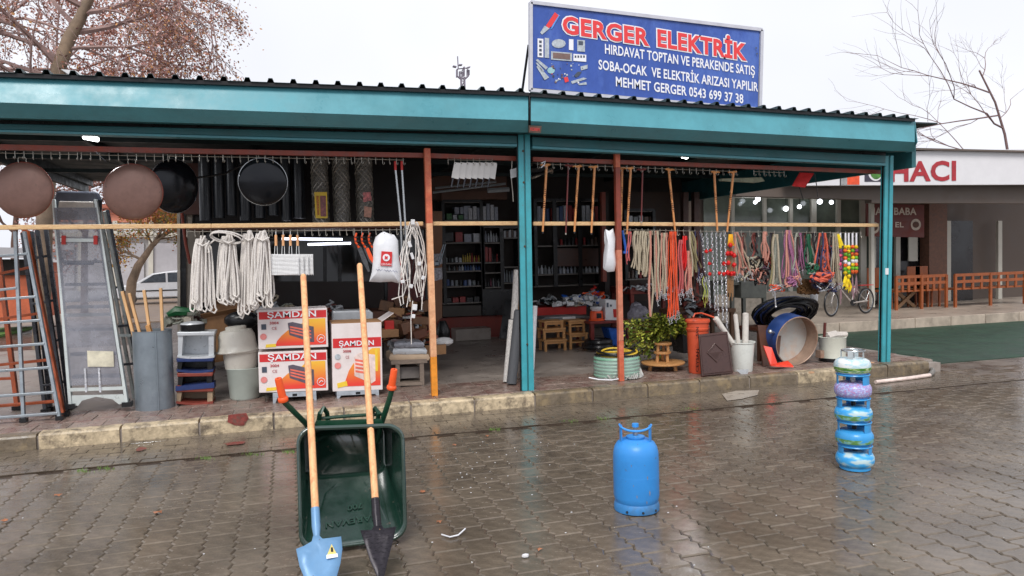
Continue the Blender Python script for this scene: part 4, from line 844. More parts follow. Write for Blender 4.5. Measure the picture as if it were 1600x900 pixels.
# grey aluminium ladder at far left
def ladder(label, A0, A1, B0, B1, Y0, Y1, rungs, mat, w=.05, ends=None, yoff=0):
    """two stiles A and B given by pixel top/bottom; Y at top / bottom; rungs = fractions down"""
    t = thing('ladder', label, 'ladder', P(*B1, Y1)); q = lambda p, Y: P(*p, Y)
    a0, a1, b0, b1 = q(A0, Y0), q(A1, Y1), q(B0, Y0), q(B1, Y1)
    if abs(a1.z - ZF) < .12: a1 = a1 + (a1 - a0) * ((ZF + .004 - a1.z) / (a1.z - a0.z))
    if abs(b1.z - ZF) < .12: b1 = b1 + (b1 - b0) * ((ZF + .004 - b1.z) / (b1.z - b0.z))
    part('stile', MB().bar(a0, a1, w, w * .6), mat, t, bev=.004); part('stile', MB().bar(b0, b1, w, w * .6), mat, t, bev=.004)
    for f_ in rungs: part('rung', MB().bar(a0.lerp(a1, f_), b0.lerp(b1, f_), .06, .026), mat, t, bev=.004)
    for p in (a1, b1): part('rubber_foot', MB().obox(p + V((0, 0, .02)), (w * 1.3, w * 1.3, .04)), BLACKP, t)
    return t
ALU = M('dull_aluminium', (150, 158, 164), .38, .5, .12, 8, dirt_or_sheen=(120, 126, 130), dirt_or_sheen_amt=.4)
ladder('grey aluminium ladder standing at the far left edge, in front of the orange one', (-60, 370), (-75, 672), (38, 362), (93, 652), 8.75, 8.42, [.12, .35, .475, .60, .725, .855, .965], ALU, .05)
ladder('narrow grey ladder section crossing in front of the left ladder', (-110, 380), (-100, 668), (24, 362), (37, 652), 8.72, 8.45, [.3], ALU, .05)
ORL = M('rust_orange_wood', (176, 84, 44), .55, 0, .2, 8, dirt_or_sheen=(140, 64, 36), dirt_or_sheen_amt=.6, stretch=(6, 6, 1.5))
ladder('rust-orange wooden ladder with bolts leaning at the left', (-30, 380), (-50, 645), (40, 360), (96, 640), 8.98, 8.62, [.2, .45, .7, .92], ORL, .085)
ladder('orange wooden ladder standing behind the grey one', (-90, 395), (-60, 640), (-2, 400), (29, 650), 9.6, 9.2, [.3, .8], ORL, .07)
LBLK = M('wrapped_black_ladder', (56, 58, 64), .3, .1, .3, 12)
for k, (x0, x1, yt, yb, l) in enumerate(((58, 100, 360, 636, 'dark grey folded ladder, next to the rust-orange one'), (72, 108, 358, 634, 'dark wrapped ladder, left of the tall white one'))):
    ladder(l, (x0 - 22, yt + 4), (x1 - 30, yb - 4), (x0, yt), (x1, yb), 9.2 + .12 * k, 8.9 + .12 * k, [.15, .4, .62, .85], LBLK, .06)
# tall aluminium step ladder wrapped in film
t = thing('step_ladder', 'tall aluminium step ladder wrapped in clear plastic film', 'ladder', onfloor(155, 632)); Yt, Yb_ = 8.72, 8.62
ALW = M('bright_aluminium', (206, 214, 212), .35, .3, .08, 8); FILM = M('milky_film', (150, 152, 162), .25, 0, .25, 5, alpha=.5, bump=.5, bscale=18)
def pl(f_, s): # stile position at fraction f (0 top)
    x = (85 + (111 - 85) * f_) if s == 0 else (150 + (199 - 150) * f_); y = (312 + (634 - 312) * f_) if s == 0 else (312 + (631 - 312) * f_); return P(x, y, Yt + (Yb_ - Yt) * f_)
for s in (0, 1): part('stile', MB().bar(pl(0, s), pl(1, s), .075, .03), ALW, t, bev=.004); part('foot', MB().obox(pl(1, s) + V((0, 0, .0)), (.09, .1, .05)), BLACKP, t)
for k, f_ in enumerate((.20, .31, .42, .53, .64, .76, .87)):
    a, b = pl(f_, 0), pl(f_, 1); part('tread', MB().hexa([a + V((.03, 0, 0)), b + V((-.03, 0, 0)), b + V((-.03, .12, 0)), a + V((.03, .12, 0)), a + V((.03, 0, .03)), b + V((-.03, 0, .03)), b + V((-.03, .12, .03)), a + V((.03, .12, .03))]), M('tread_grey', (96, 102, 114), .4, .2), t)
for f_ in (.2, .56, .92): a, b = pl(f_, 0), pl(f_, 1); part('crossbar', MB().bar(a + V((0, -.03, 0)), b + V((0, -.03, 0)), .02, .035), ALW, t)
part('top_guard', MB().pp([(88, 298), (149, 299), (155, 312), (154, 330), (84, 330), (84, 310)], Yt, .16), M('dark_guard', (70, 74, 84), .4), t, bev=.02)
part('top_tray', MB().pp([(92, 314), (146, 315), (150, 344), (88, 343)], Yt - .04, .05), M('tray_cream', (186, 180, 172), .5), t, bev=.01)
part('plastic_film', MB().prism([pl(.04, 0) + V((0, -.045, 0)), pl(.04, 1) + V((0, -.045, 0)), pl(.9, 1) + V((-.02, -.045, 0)), pl(.9, 0) + V((.02, -.045, 0))], (0, .002, 0)), FILM, t)
part('sticker', MB().pp([(136, 548), (177, 549), (178, 573), (137, 573)], 8.58, .003), M('cream_sticker', (214, 208, 186), .5), t)
for x in (131, 153): part('film_print', MB().pp([(x, 575), (x + 3, 575), (x + 5, 613), (x + 2, 613)], 8.575, .002), M('pale_print', (190, 192, 198), .5, 0, .5, 40), t)
part('clamp', MB().pp([(94, 372), (150, 373), (150, 378), (94, 378)], Yt - .08, .02), ALW, t); 
for x in (96, 146): part('hinge', MB().pp([(x, 368), (x + 6, 368), (x + 6, 382), (x, 382)], Yt - .1, .03), RED, t)
part('blue_strap', MB().tube([P(95, 402, Yt - .05), P(102, 412, Yt - .06), P(145, 412, Yt - .06), P(150, 404, Yt - .05)], .016, 6), M('blue_grey_strap', (70, 80, 108), .5), t)
for a_, b_ in (((156, 330), (203, 628)), ((163, 330), (214, 628))): part('rear_stile', MB().bar(P(*a_, 8.95), onfloor(b_[0], 628) + V((0, .25, 0)), .05, .03), ALW, t)
part('rear_bar', MB().bar(P(185, 524, 8.93), P(204, 524, 8.97), .02, .03), ALW, t)
part('arch_plate', MB().pp([(112, 618), (192, 616), (198, 628), (186, 632), (176, 624), (150, 620), (128, 626), (122, 634), (112, 634)], 8.6, .01), ALW, t)
ladder('dark folding ladder leaning behind the tall white one', (150, 332), (196, 618), (168, 328), (222, 612), 9.3, 9.15, [.2, .4, .6, .8], LBLK, .05)
# metal drum with sticks
c = onfloor(243, 640); r = 29.5 * mpp(c.y, 243); c = back(c, r * .6); h = P(243, 517, c.y - r * .3).z - ZF
t = thing('metal_drum', 'tall grey galvanised drum with pale wooden sticks in it', 'drum', c)
part('drum_wall', MB().lathe([(r * .97, 0), (r * .97, h), (r, h), (r, h + .006), (r * .955, h + .006), (r * .955, .02), (.001, .02)], c, 36), GALV, t, smooth=True); part('seam', MB().box(c.x + r * .3, c.x + r * .34, c.y - r * .97, c.y - r * .93, ZF, ZF + h), GALV, t)
for k, (x, y, xb) in enumerate(((191, 455, 218), (202, 458, 229), (225, 453, 240), (251, 450, 256))):
    Y = c.y - .04 + .03 * (k % 2); one('wooden_stick', MB().bar(P(x, y, Y), P(xb, 560, Y), .045, .03), M('pale_stick', (222, 178, 128), .5, 0, .1, 5, stretch=(10, 10, 1)), ('leftmost', 'second', 'third', 'rightmost')[k] + ' pale wooden stick standing in the grey drum', 'stick', 'wooden sticks in the drum', bev=.006)
one('wooden_offcut', MB().bar(P(231, 508, c.y - .12), P(238, 530, c.y - .1), .08, .04), WOOD, 'short wooden offcut poking just above the rim of the grey drum', 'wood')
# braziers stack
Yz = 8.72
def brazier(x0, x1, yt, yb, cs, cr, label, pan=True):
    t = thing('brazier', label, 'brazier', P((x0 + x1) / 2, yb, Yz)); d = .3; k = (x1 - x0) * .06
    part('rim', MB().prism([P(x0, yt, Yz - .02), P(x1, yt - 1, Yz - .02), P(x1 - 1, yt + 5, Yz - .02), P(x0 + 1, yt + 6, Yz - .02)], (0, d, 0)), cr, t, bev=.008)
    for s0, s1 in ((x0 + 2, x0 + 10), (x1 - 10, x1 - 2)): part('side_panel', MB().pp([(s0, yt + 5), (s1, yt + 5), (s1 - (s1 < (x0 + x1) / 2) * 2, yb - 4), (s0, yb - 4)], Yz, d - .04), cs, t)
    part('back_panel', MB().pp([(x0 + 4, yt + 5), (x1 - 4, yt + 5), (x1 - 4, yb - 5), (x0 + 4, yb - 5)], Yz + d - .05, .02), cs, t)
    pts = [(x0 + 1 + (x1 - x0 - 2) * i / 8, yb - 5 + 2.5 * math.sin(math.pi * i / 8)) for i in range(9)]
    part('base_tray', MB().pp(pts + [(x, y + 3.5) for x, y in pts[::-1]], Yz - .02, d), cr, t)
    for x in (x0 + 4, x1 - 4): part('foot', MB().pp([(x - 2, yb - 2), (x + 2, yb - 2), (x + 1, yb + 1.5), (x - 1, yb + 1.5)], Yz, .02), BLACKM, t)
BLU = M('blue_enamel', (32, 50, 100), .4, 0, .2, 12); REDE = M('red_brown_enamel', (128, 56, 44), .45, 0, .2, 12); SILV = M('silver_paint', (196, 200, 204), .35, .3, .1, 12)
brazier(276, 336, 519, 560, SILV, SILV, 'silver-painted brazier on top of the stack beside the drum'); brazier(275, 334, 560, 582, BLACKM, BLU, 'blue-rimmed black brazier, second in the stack'); brazier(276, 333, 583, 607, BLACKM, REDE, 'red-rimmed brazier in the middle of the stack'); brazier(274, 334, 607, 632, M('tan_sheet', (150, 130, 106), .5), REDE, 'tan brazier with red-brown tray, lowest in the stack')
part('blue_flange', MB().pp([(274, 604), (334, 598), (335, 606), (274, 611)], Yz - .03, .2), BLU, bpy.data.objects['brazier.003'])
c = P(301, 514, Yz + .12); t = thing('cooking_pot', 'round black pot with pale lid on top of the brazier stack', 'pot', c)
part('pot_body', MB().lathe([(.09, -.05), (.125, -.02), (.13, .05), (.125, .055), (.001, .05)], c, 24), BLACKM, t, smooth=True); part('pot_lid', MB().lathe([(.125, .056), (.12, .07), (.06, .085), (.001, .088)], c, 24), SILV, t, smooth=True)
one('green_cloth', MB().tube([P(262, 492, 9.2), P(275, 486, 9.2), P(290, 487, 9.2), P(306, 484, 9.2)], [.03, .06, .05, .02], 7), GREENP, 'dark green cloth lying behind the brazier stack', 'cloth', smooth=True)
random.seed(8)
def heap(name, label, cx, cy, w, h, Y, mats, n, s=.05, cat='goods'):
    t = thing(name, label, cat, P(cx, cy + h, Y)); per = {}
    for k in range(n):
        mt = mats[k % len(mats)]; m = per.setdefault(mt.name, MB()); x = cx + random.gauss(0, w / 2.6); y = cy + h - abs(random.gauss(0, h * .55)) * math.exp(-((x - cx) / w) ** 2 * 2); R_ = Matrix.Rotation(ru(0, 3), 3, 'Z') @ Matrix.Rotation(ru(-.7, .7), 3, 'X')
        p = P(x, y, Y + ru(-.1, .12))
        if k % 3 == 0: m.obox(p, (s * ru(.6, 2.2), s * ru(.5, 1.4), s * ru(.3, 1)), R_)
        elif k % 3 == 1: m.tube([p + R_ @ V((math.cos(a) * s * .7, math.sin(a) * s * .7, a * .004)) for a in [i * .7 for i in range(9)]], s * .16, 5)
        else: m.tube([p, p + R_ @ V((s * 1.5, 0, s * .5)), p + R_ @ V((s * 2, s, s * .2))], s * .2, 5)
    for nm, m in per.items(): part('piece', m, MC[nm], t)
    return t
heap('fabric_heap', 'heap of crumpled grey and white cloth behind the braziers', 292, 492, 30, 12, 9.3, [GRYW, CREAM, DBR, GRYW], 40, .08)
# cardboard box behind, black bag
def carton(label, px, Y, d, mat=CARD, flaps=True, name='cardboard_box'):
    t = thing(name, label, 'box', P(px[3][0], px[3][1], Y)); q = [P(x, y, Y) for x, y in px]; th = .008
    part('front', MB().prism(q, (0, th, 0)), mat, t); part('back', MB().prism([p + V((0, d, 0)) for p in q], (0, th, 0)), mat, t)
    for i, j in ((1, 2), (3, 0), (2, 3)): part('side' if i != 2 else 'bottom', MB().hexa([q[i] + V((0, th, 0)), q[j] + V((0, th, 0)), q[j] + V((0, d, 0)), q[i] + V((0, d, 0))] + [p + (V((0, 0, th)) if i == 2 else V((th if i == 3 else -th, 0, 0))) for p in (q[i] + V((0, th, 0)), q[j] + V((0, th, 0)), q[j] + V((0, d, 0)), q[i] + V((0, d, 0)))]), mat, t)
    if flaps: part('flap', MB().prism([q[0], q[1], q[1] + V((.02, -.1, .06)), q[0] + V((-.02, -.1, .05))], (0, 0, .006)), mat, t); part('flap', MB().prism([q[1], q[1] + V((0, d, 0)), q[1] + V((.1, d, -.04)), q[1] + V((.1, 0, -.05))], (0, 0, .006)), mat, t)
    return t
carton('open brown cardboard box behind the white bucket', [(318, 497), (372, 488), (372, 560), (318, 570)], 9.35, .4); carton('flat cardboard box on the counter behind the ropes', [(330, 476), (395, 472), (398, 492), (332, 496)], 10.1, .4)
part('counter_top', MB().pp([(313, 492), (610, 486), (610, 500), (313, 506)], 10.0, .7), WOODD, shop)
one('black_bag', MB().sphere(P(378, 500, 9.15), .2, 14, (1.0, .6, .55)), BLACKP, 'black plastic bag slumped behind the white bucket', 'bag', smooth=True)
heap('metal_goods_heap', 'heap of foil-wrapped small goods behind the heater boxes', 512, 478, 38, 16, 10.0, [SILV, REDE, BLACKM, SILV], 60, .08)
heap('counter_goods', 'assorted wrapped goods on the counter above the heater boxes', 440, 476, 50, 12, 10.1, [SILV, GRYW, BLACKM, BEI], 50, .08)
# buckets
c = onfloor(383, 626); c = back(c, .17); k = mpp(8.6, 380); t = thing('grey_bucket', 'grey-green plastic bucket at the bottom of the pile left of the heater boxes', 'bucket', c)
BG = M('grey_green_plastic', (176, 186, 178), .4, 0, .06, 6); BW = M('off_white_plastic', (206, 202, 192), .35, 0, .06, 6, dirt_or_sheen=(180, 172, 160), dirt_or_sheen_amt=.3)
part('bucket_body', MB().lathe([(.001, .002), (21 * k, .0), (23 * k, .02), (27 * k, 49 * k), (28 * k, 50 * k), (27 * k, 51 * k), (25 * k, 50 * k), (22 * k, .03), (.001, .03)], c, 32), BG, t, smooth=True)
c2 = c + V((-.03, 0, 49.5 * k)); t = thing('white_bucket', 'off-white plastic bucket stacked on the grey-green one', 'bucket', c2)
part('bucket_body', MB().lathe([(.001, 0), (24 * k, 0), (27 * k, 25 * k), (30 * k, 27 * k), (30 * k, 29 * k), (26 * k, 28 * k)], c2, 32), BW, t, smooth=True)
c3 = c2 + V((-.02, -.0, 27.5 * k)); t = thing('toilet_bowl_pan', 'upside-down cream plastic basin crowning the bucket pile', 'basin', c3); R_ = Matrix.Rotation(-.07, 3, 'Y')
part('basin_body', MB().lathe([(33 * k, 0), (34 * k, .012), (31 * k, .03), (29 * k, 12 * k), (28 * k, 26 * k), (24 * k, 34 * k), (16 * k, 36 * k), (16 * k, 40 * k), (14 * k, 41 * k), (.001, 41 * k)], c3, 36, R_), BW, t, smooth=True)
# heater boxes
BOXW = M('box_white', (228, 218, 216), .5, 0, .03, 5, dirt_or_sheen=(205, 190, 184), dirt_or_sheen_amt=.4); BOXO = M('box_orange', (238, 160, 60), .5, 0, .05, 5); BOXR = M('box_red', (226, 82, 56), .5, 0, .05, 5); TXD = M('print_maroon', (170, 50, 60), .5)
def grad_mat(name, c0, c1, z0, z1):
    m = M(name, (240, 150, 60), .5, 0, 0, 5); n = m.node_tree; g = n.nodes.new('ShaderNodeNewGeometry'); s = n.nodes.new('ShaderNodeSeparateXYZ'); mr = n.nodes.new('ShaderNodeMapRange'); mr.inputs[1].default_value = z0; mr.inputs[2].default_value = z1
    r = n.nodes.new('ShaderNodeValToRGB'); r.color_ramp.elements[0].color = (*[lin(c) for c in c0], 1); r.color_ramp.elements[1].color = (*[lin(c) for c in c1], 1)
    n.links.new(g.outputs['Position'], s.inputs[0]); n.links.new(s.outputs['Z'], mr.inputs[0]); n.links.new(mr.outputs[0], r.inputs[0]); n.links.new(r.outputs[0], n.nodes['Principled BSDF'].inputs['Base Color']); return m
def heater_box(label, x0, x1, yt, yb, Y, depth, tall=False):
    q = lambda u, v, o=0: P(x0 + (x1 - x0) * u + (2 if v > 0 else 0) * v, yt + (yb - yt) * v + (-4 * u if not tall else -3 * u) * 1.0, Y - o)
    t = thing('heater_box', label, 'box', q(0, 1)); c = [q(0, 0), q(1, 0), q(1, 1), q(0, 1)]
    part('carton', MB().prism(c, (0, depth, 0)), BOXW, t, bev=.006)
    def pr(name, uv, mat, o=.004): part(name, MB().prism([q(u, v, o) for u, v in uv], (0, .002, 0)), mat, t)
    R = lambda a, b, c_, d: [(a, b), (c_, b), (c_, d), (a, d)]
    v0 = .22 if tall else .05; v1 = .36 if tall else .24; z1 = q(0, v1).z; z0 = q(0, .93).z
    pr('red_band', R(.02, v0, .985, v1), REDP, .003)
    gm_ = grad_mat('box_gradient_%s' % ('tall' if tall else 'low' if yt > 520 else 'high'), (228, 66, 52), (240, 186, 60), z0 + .02, z1 - .03)
    arc = [(.24 + .7 * 0, .93), (.27, .80), (.33, .68), (.42, .55), (.53, .45), (.63, .38), (.70, v1 + .02), (.97, v1 + .02), (.97, .93)]
    if tall: arc = [(.22, .93), (.27, .82), (.33, .70), (.42, .60), (.60, .48), (.80, v1 + .02), (.96, v1 + .02), (.96, .93)]
    pr('print_field', arc, gm_, .004)
    part('box_lettering', text_mb('ŞAMDAN', q(.14, v1 - (.035 if not tall else .025), .006), q(.84, v1 - (.035 if not tall else .025), .006), (9.5 if not tall else 8) * mpp(Y, x0) , .015, .002), WPR, t)
    part('box_number', text_mb('3004' if not tall else '3008', q(.17 if not tall else .22, v1 + .13 if not tall else v1 + .07, .006), q(.30 if not tall else .38, v1 + .13 if not tall else v1 + .07, .006), 4 * mpp(Y, x0), .02, .002), TXD, t)
    part('box_mark', text_mb('CE', q(.20 if not tall else .27, v1 + .27 if not tall else v1 + .16, .006), q(.27 if not tall else .34, v1 + .27 if not tall else v1 + .16, .006), 4.5 * mpp(Y, x0), .0, .002), TXD, t)
    pr('yellow_patch', [(.11, .88), (.25, .87), (.25, .95), (.1, .96)] if not tall else [(.09, .88), (.28, .85), (.30, .92), (.1, .95)], YEL, .006)
    if not tall:
        pr('heater_picture', [(.43, .35), (.50, .33), (.80, .47), (.80, .86), (.76, .86), (.45, .66)], M('print_heater', (92, 84, 96), .5), .006)
        for i in range(3): pr('heater_bar', [(.46, .43 + .07 * i), (.76, .56 + .085 * i), (.76, .60 + .085 * i), (.46, .47 + .07 * i)], M('print_salmon', (226, 110, 90), .5), .009)
        part('picture_dot', disc(q(.075, .68, .008), 5 * mpp(Y, x0), 14), M('print_rose', (214, 130, 126), .5), t); pr('picture_box', R(.05, .36, .12, .50), PGD, .006)
        part('seal_ring', MB().tube([q(.9, .78, .008) + V((math.cos(a) * .042, 0, math.sin(a) * .042)) for a in [i * math.pi / 8 for i in range(16)]], .003, 4, closed=True).tube([q(.9, .78, .008) + V((-.02, 0, -.01)), q(.9, .78, .008) + V((0, 0, .012)), q(.9, .78, .008) + V((.022, 0, .0))], .005, 4), WPR, t)
    else:
        pr('heater_picture', [(.44, .50), (.55, .44), (.86, .48), (.86, .86), (.78, .90), (.44, .78)], M('print_pale_heater', (226, 204, 196), .5), .006)
        for i in range(4): pr('heater_bar', [(.46, .53 + .055 * i), (.66, .56 + .055 * i), (.66, .59 + .055 * i), (.46, .56 + .055 * i)], M('print_salmon', (226, 110, 90)), .009)
        pr('yellow_bar', R(.86, .4, .91, .72), YEL, .007); part('picture_dot', disc(q(.11, .62, .008), 5 * mpp(Y, x0), 14), M('print_rose', (214, 130, 126)), t); part('picture_dot', disc(q(.11, .49, .008), 4.5 * mpp(Y, x0), 14), PG, t)
        part('flap', MB().prism([q(0, 0), q(1, 0), q(1, 0) + V((0, depth, 0)), q(0, 0) + V((0, depth, 0))], (0, 0, .01)), CARD, t); part('flap', MB().prism([q(1, 0), q(1, 0) + V((0, depth, 0)), q(1, 0) + V((.14, depth, .08)), q(1, 0) + V((.14, 0, .09))], (0, 0, .008)), BOXW, t)
    for i in (0, 1): part('tape', MB().prism([c[i] + V((0, -.001, 0)), c[i] + V((0, depth, 0))] + [c[i] + V((.0, depth, -.03)), c[i] + V((0, 0, -.03))], (.002 if i else -.002, 0, 0)), CARD, t) if i else None
    part('hand_hole', MB().obox((c[1] + c[2]) / 2 + V((.003, depth * .5, .06)), (.006, .1, .03)), BLACKM, t)
    return t
Yh = 8.42
heater_box('red, white and orange heater carton, upper of the two stacked wide ones', 402, 511, 485, 546, Yh, .42); heater_box('red, white and orange heater carton, lower of the two stacked wide ones', 403, 511, 551, 614, Yh - .004, .42); heater_box('upright heater carton with a cream top, right of the stacked pair', 518, 596, 506, 612, Yh, .42, True)
def stand(label, x0, x1, yt, yb, Y):
    t = thing('metal_stand', label, 'stand', P(x0, yb, Y)); a = P(x0, yt, Y); b = P(x1, yt - 3, Y)
    part('top_rail', MB().prism([a, b, b + V((0, 0, -.055)), a + V((0, 0, -.055))], (0, .3, 0)), M('stand_grey', (164, 172, 180), .4, .1), t, bev=.004)
    for p, s in ((a, 1), (b, -1)):
        for dy in (0, .27): part('leg', MB().hexa([V((p.x, Y + dy, ZF)), V((p.x + s * .025, Y + dy, ZF)), V((p.x + s * .025, Y + dy + .03, ZF)), V((p.x, Y + dy + .03, ZF)), p + V((0, dy, -.05)), p + V((s * .05, dy, -.05)), p + V((s * .05, dy + .03, -.05)), p + V((0, dy + .03, -.05))] if s > 0 else [V((p.x - .025, Y + dy, ZF)), V((p.x, Y + dy, ZF)), V((p.x, Y + dy + .03, ZF)), V((p.x - .025, Y + dy + .03, ZF)), p + V((-.05, dy, -.05)), p + V((0, dy, -.05)), p + V((0, dy + .03, -.05)), p + V((-.05, dy + .03, -.05))]), MC['stand_grey'], t)
    part('slot', MB().pp([((x0 + x1) / 2 - 3, yt + 1.5), ((x0 + x1) / 2 + 4, yt + 1), ((x0 + x1) / 2 + 4, yt + 4.5), ((x0 + x1) / 2 - 3, yt + 5)], Y - .004, .004), BLACKM, t)
stand('light grey metal stand under the two stacked heater cartons', 426, 494, 614, 632, Yh); stand('light grey metal stand under the upright heater carton', 526, 592, 611, 629, Yh)
one('aluminium_trough', MB().pp([(520, 486), (577, 484), (583, 489), (583, 503), (520, 503)], 9.3, .25), SILV, 'ribbed silver trough lying behind the upright carton', 'trough', bev=.02)
# low wooden table with stacked bags
t = thing('low_table', 'weathered grey wooden table with silver bags on it, left of the pole', 'table', onfloor(640, 606)); WG = M('weathered_wood', (130, 116, 104), .6, 0, .25, 8, stretch=(2, 10, 10)); Y = 8.85
part('table_top', MB().pp([(611, 563), (667, 561), (668, 567), (611, 570)], Y, .45), WG, t)
for x in (618, 656):
    for dy in (0, .4): a = P(x, 568, Y); part('leg', MB().box(a.x, a.x + .05, Y + dy + .01, Y + dy + .05, ZF, a.z), WG, t)
part('shelf', MB().pp([(618, 598), (660, 597), (660, 602), (618, 603)], Y, .4), WG, t); part('shelf_box', MB().pp([(622, 574), (655, 573), (655, 590), (622, 592)], Y + .1, .25), M('grey_carton', (110, 104, 100), .6), t)
for k, (x0, x1, y0, y1, mt, l) in enumerate(((609, 671, 552, 564, M('tan_sack', (190, 166, 140), .6, 0, .1, 8, bump=.5, bscale=20), 'tan paper sack, lowest of the three on the grey table'), (614, 667, 543, 554, SILV, 'crinkled silver bag in the middle of the three on the table'), (616, 663, 534, 544, M('grey_foil', (140, 142, 150), .35, .3, .3, 12, bump=.8, bscale=25), 'grey foil bag on top of the three on the table'))):
    random.seed(k); m = MB(); a = P(x0, y1, Y + .02); b = P(x1, y1 - 1, Y + .02); hh = (y1 - y0) * mpp(Y, x0); n = 8
    ring = lambda s, z: [V((a.x + (b.x - a.x) * (.5 + (u - .5) * s), Y + .02 + .36 * (.5 + (v - .5) * s), a.z + (b.z - a.z) * u + z + ru(-.006, .006))) for u, v in [(i / n, 0) for i in range(n)] + [(1, i / n) for i in range(n)] + [(1 - i / n, 1) for i in range(n)] + [(0, 1 - i / n) for i in range(n)]]
    rr_ = [ring(.97, 0), ring(1.02, hh * .4), ring(.96, hh * .8), ring(.8, hh), ring(.3, hh * 1.02)]; N = 4 * n
    m.add([p for r_ in rr_ for p in r_], [(l_ * N + i, l_ * N + (i + 1) % N, (l_ + 1) * N + (i + 1) % N, (l_ + 1) * N + i) for l_ in range(4) for i in range(N)] + [tuple(range(4 * N, 5 * N)), tuple(range(N))[::-1]])
    one('filled_bag', m, mt, l, 'bag', smooth=True)
# junk pile behind with small crates
random.seed(17)
t = carton('shallow cardboard tray on the ground beside the pole', [(664, 540), (697, 538), (697, 553), (664, 556)], 9.7, .35, flaps=False)
CR = M('crate_wood', (104, 74, 52), .6, 0, .25, 8)
ctr = [(604, 478), (622, 488), (640, 476), (612, 505), (632, 512), (655, 500), (604, 520), (650, 522), (662, 478), (628, 470)]
wd = ['beside the counter', 'in the middle of the pile', 'near the white cables', 'above the foil bags', 'in the lower pile', 'near the pole', 'at the left foot of the pile', 'behind the low table', 'beside the pole at the top', 'at the top of the pile']
for i, (x, y) in enumerate(ctr):
    Y = 10.2 - (y - 470) * .012; w = ru(.12, .24); hh = ru(.09, .15); p = P(x, y, Y); mt = [CR, CARD, WOODD, CR, M('brown_box', (104, 72, 54), .6)][i % 5]
    m = MB().obox(p, (w, .25, hh), Matrix.Rotation(ru(-.25, .25), 3, 'Y') @ Matrix.Rotation(ru(-.4, .4), 3, 'Z')); one('small_crate', m, mt, 'brown crate in the junk pile, ' + wd[i], 'crate', 'crates of the junk pile left of the entrance', bev=.006)
heap('scrap_pile', 'jumble of sticks, tins and fittings spilling left of the entrance', 640, 488, 40, 50, 9.9, [CR, WOODD, SILV, REDE, CARD, DBR, BLACKM, WOODD], 300, .08)
one('red_tin', MB().obox(P(608, 508, 9.6), (.12, .1, .12)), RED, 'small red tin in the junk pile', 'tin', bev=.01)
one('white_sack', MB().sphere(P(693, 534, 9.9), .13, 10, (1.1, .8, .5)), WHITE, 'small white package on the cardboard tray by the pole', 'package', smooth=True)
one('dark_jug', MB().lathe([(.08, -.16), (.11, -.1), (.12, 0), (.07, .12), (.05, .16), (.001, .16)], P(692, 517, 11.5), 14), BLACKP, 'dark jug standing inside the entrance at the left', 'jug', smooth=True)
# ================================================================ SHOP INTERIOR SHELVES
random.seed(23)
SHC = [M('goods_%d' % i, c, .4, 0, .2, 30) for i, c in enumerate(((150, 156, 170), (186, 190, 196), (60, 84, 130), (150, 44, 44), (60, 120, 66), (176, 150, 60), (80, 60, 50), (120, 126, 128), (30, 30, 34), (110, 50, 70)))]
def cabinet(label, px0, px1, ys, Y, name='shelf_cabinet', frame=BLACKM, back=True, d=.45):
    """ys = shelf heights in pixels top..bottom"""
    t = thing(name, label, 'cabinet', P((px0 + px1) / 2, ys[-1], Y))
    part('back_panel', MB().pp([(px0, ys[0]), (px1, ys[0]), (px1, ys[-1]), (px0, ys[-1])], Y + d, .02), M('cabinet_back', (46, 38, 34), .7), t)
    for i, y in enumerate(ys):
        a = P(px0, y, Y); b = P(px1, y, Y); part('shelf', MB().box(a.x, b.x, Y + .012, Y + d, a.z - .012, a.z + .012), M('shelf_edge', (110, 104, 98), .4), t)
    for x in (px0, px1): a = P(x, ys[0], Y); b = P(x, ys[-1], Y); part('side_frame', MB().box(a.x - .03, a.x + .03, Y, Y + d, b.z, a.z + .03), frame, t)
    part('top_frame', MB().pp([(px0, ys[0] - 4), (px1, ys[0] - 4), (px1, ys[0]), (px0, ys[0])], Y - .004, d), frame, t)
    return t
WHR = ['top', 'second', 'third', 'fourth', 'fifth', 'sixth']
ORD = 'first second third fourth fifth sixth seventh eighth ninth tenth eleventh twelfth thirteenth fourteenth fifteenth sixteenth seventeenth eighteenth nineteenth twentieth'.split()
def goods(px0, px1, y, Y, kind, cols, n, hpx, where):
    for k in range(n):
        x = px0 + (px1 - px0) * (k + .5) / n; w = (px1 - px0) / n * ru(.72, .92); h = hpx * ru(.75, 1.05); mt = SHC[random.choice(cols)]; a = P(x, y, Y + .1); s = mpp(Y, x); a.z = P(x, y, Y).z + .013
        if kind == 'box': one('goods_box', MB().box(a.x - w * s / 2, a.x + w * s / 2, Y + .06, Y + .3, a.z, a.z + h * s), mt, ('' if n == 1 else ORD[k] + ' ') + 'box from the left on the ' + where, 'box', 'boxes on the ' + where)
        elif kind == 'bottle': one('bottle', MB().lathe([(.001, 0), (w * s / 2, 0), (w * s / 2, h * s * .6), (w * s / 5, h * s * .8), (w * s / 5, h * s), (.001, h * s)], a, 10), mt, ORD[k] + ' bottle from the left on the ' + where, 'bottle', 'bottles on the ' + where, smooth=True)
        elif kind == 'jar': one('jar', MB().lathe([(.001, 0), (w * s / 2, 0), (w * s / 2, h * s * .75), (w * s / 2.2, h * s * .78), (w * s / 2.2, h * s), (.001, h * s)], a, 10), mt, ORD[k] + ' jar from the left on the ' + where, 'jar', 'jars on the ' + where, smooth=True)
YI = 13.55
cab = cabinet('tall black glass-fronted cabinet full of packaged goods inside the entrance, left bay', 692, 752, [316, 345, 380, 412, 425, 449, 475], YI)
cab2 = cabinet('black cabinet bay of bottles and tins, between the left bay and the teal post', 754, 783, [355, 380, 411, 427, 450, 470], YI, d=.4)
part('lower_door', MB().pp([(692, 478), (752, 477), (752, 493), (692, 495)], YI - .01, .03), M('cabinet_door', (60, 54, 48), .5), cab)
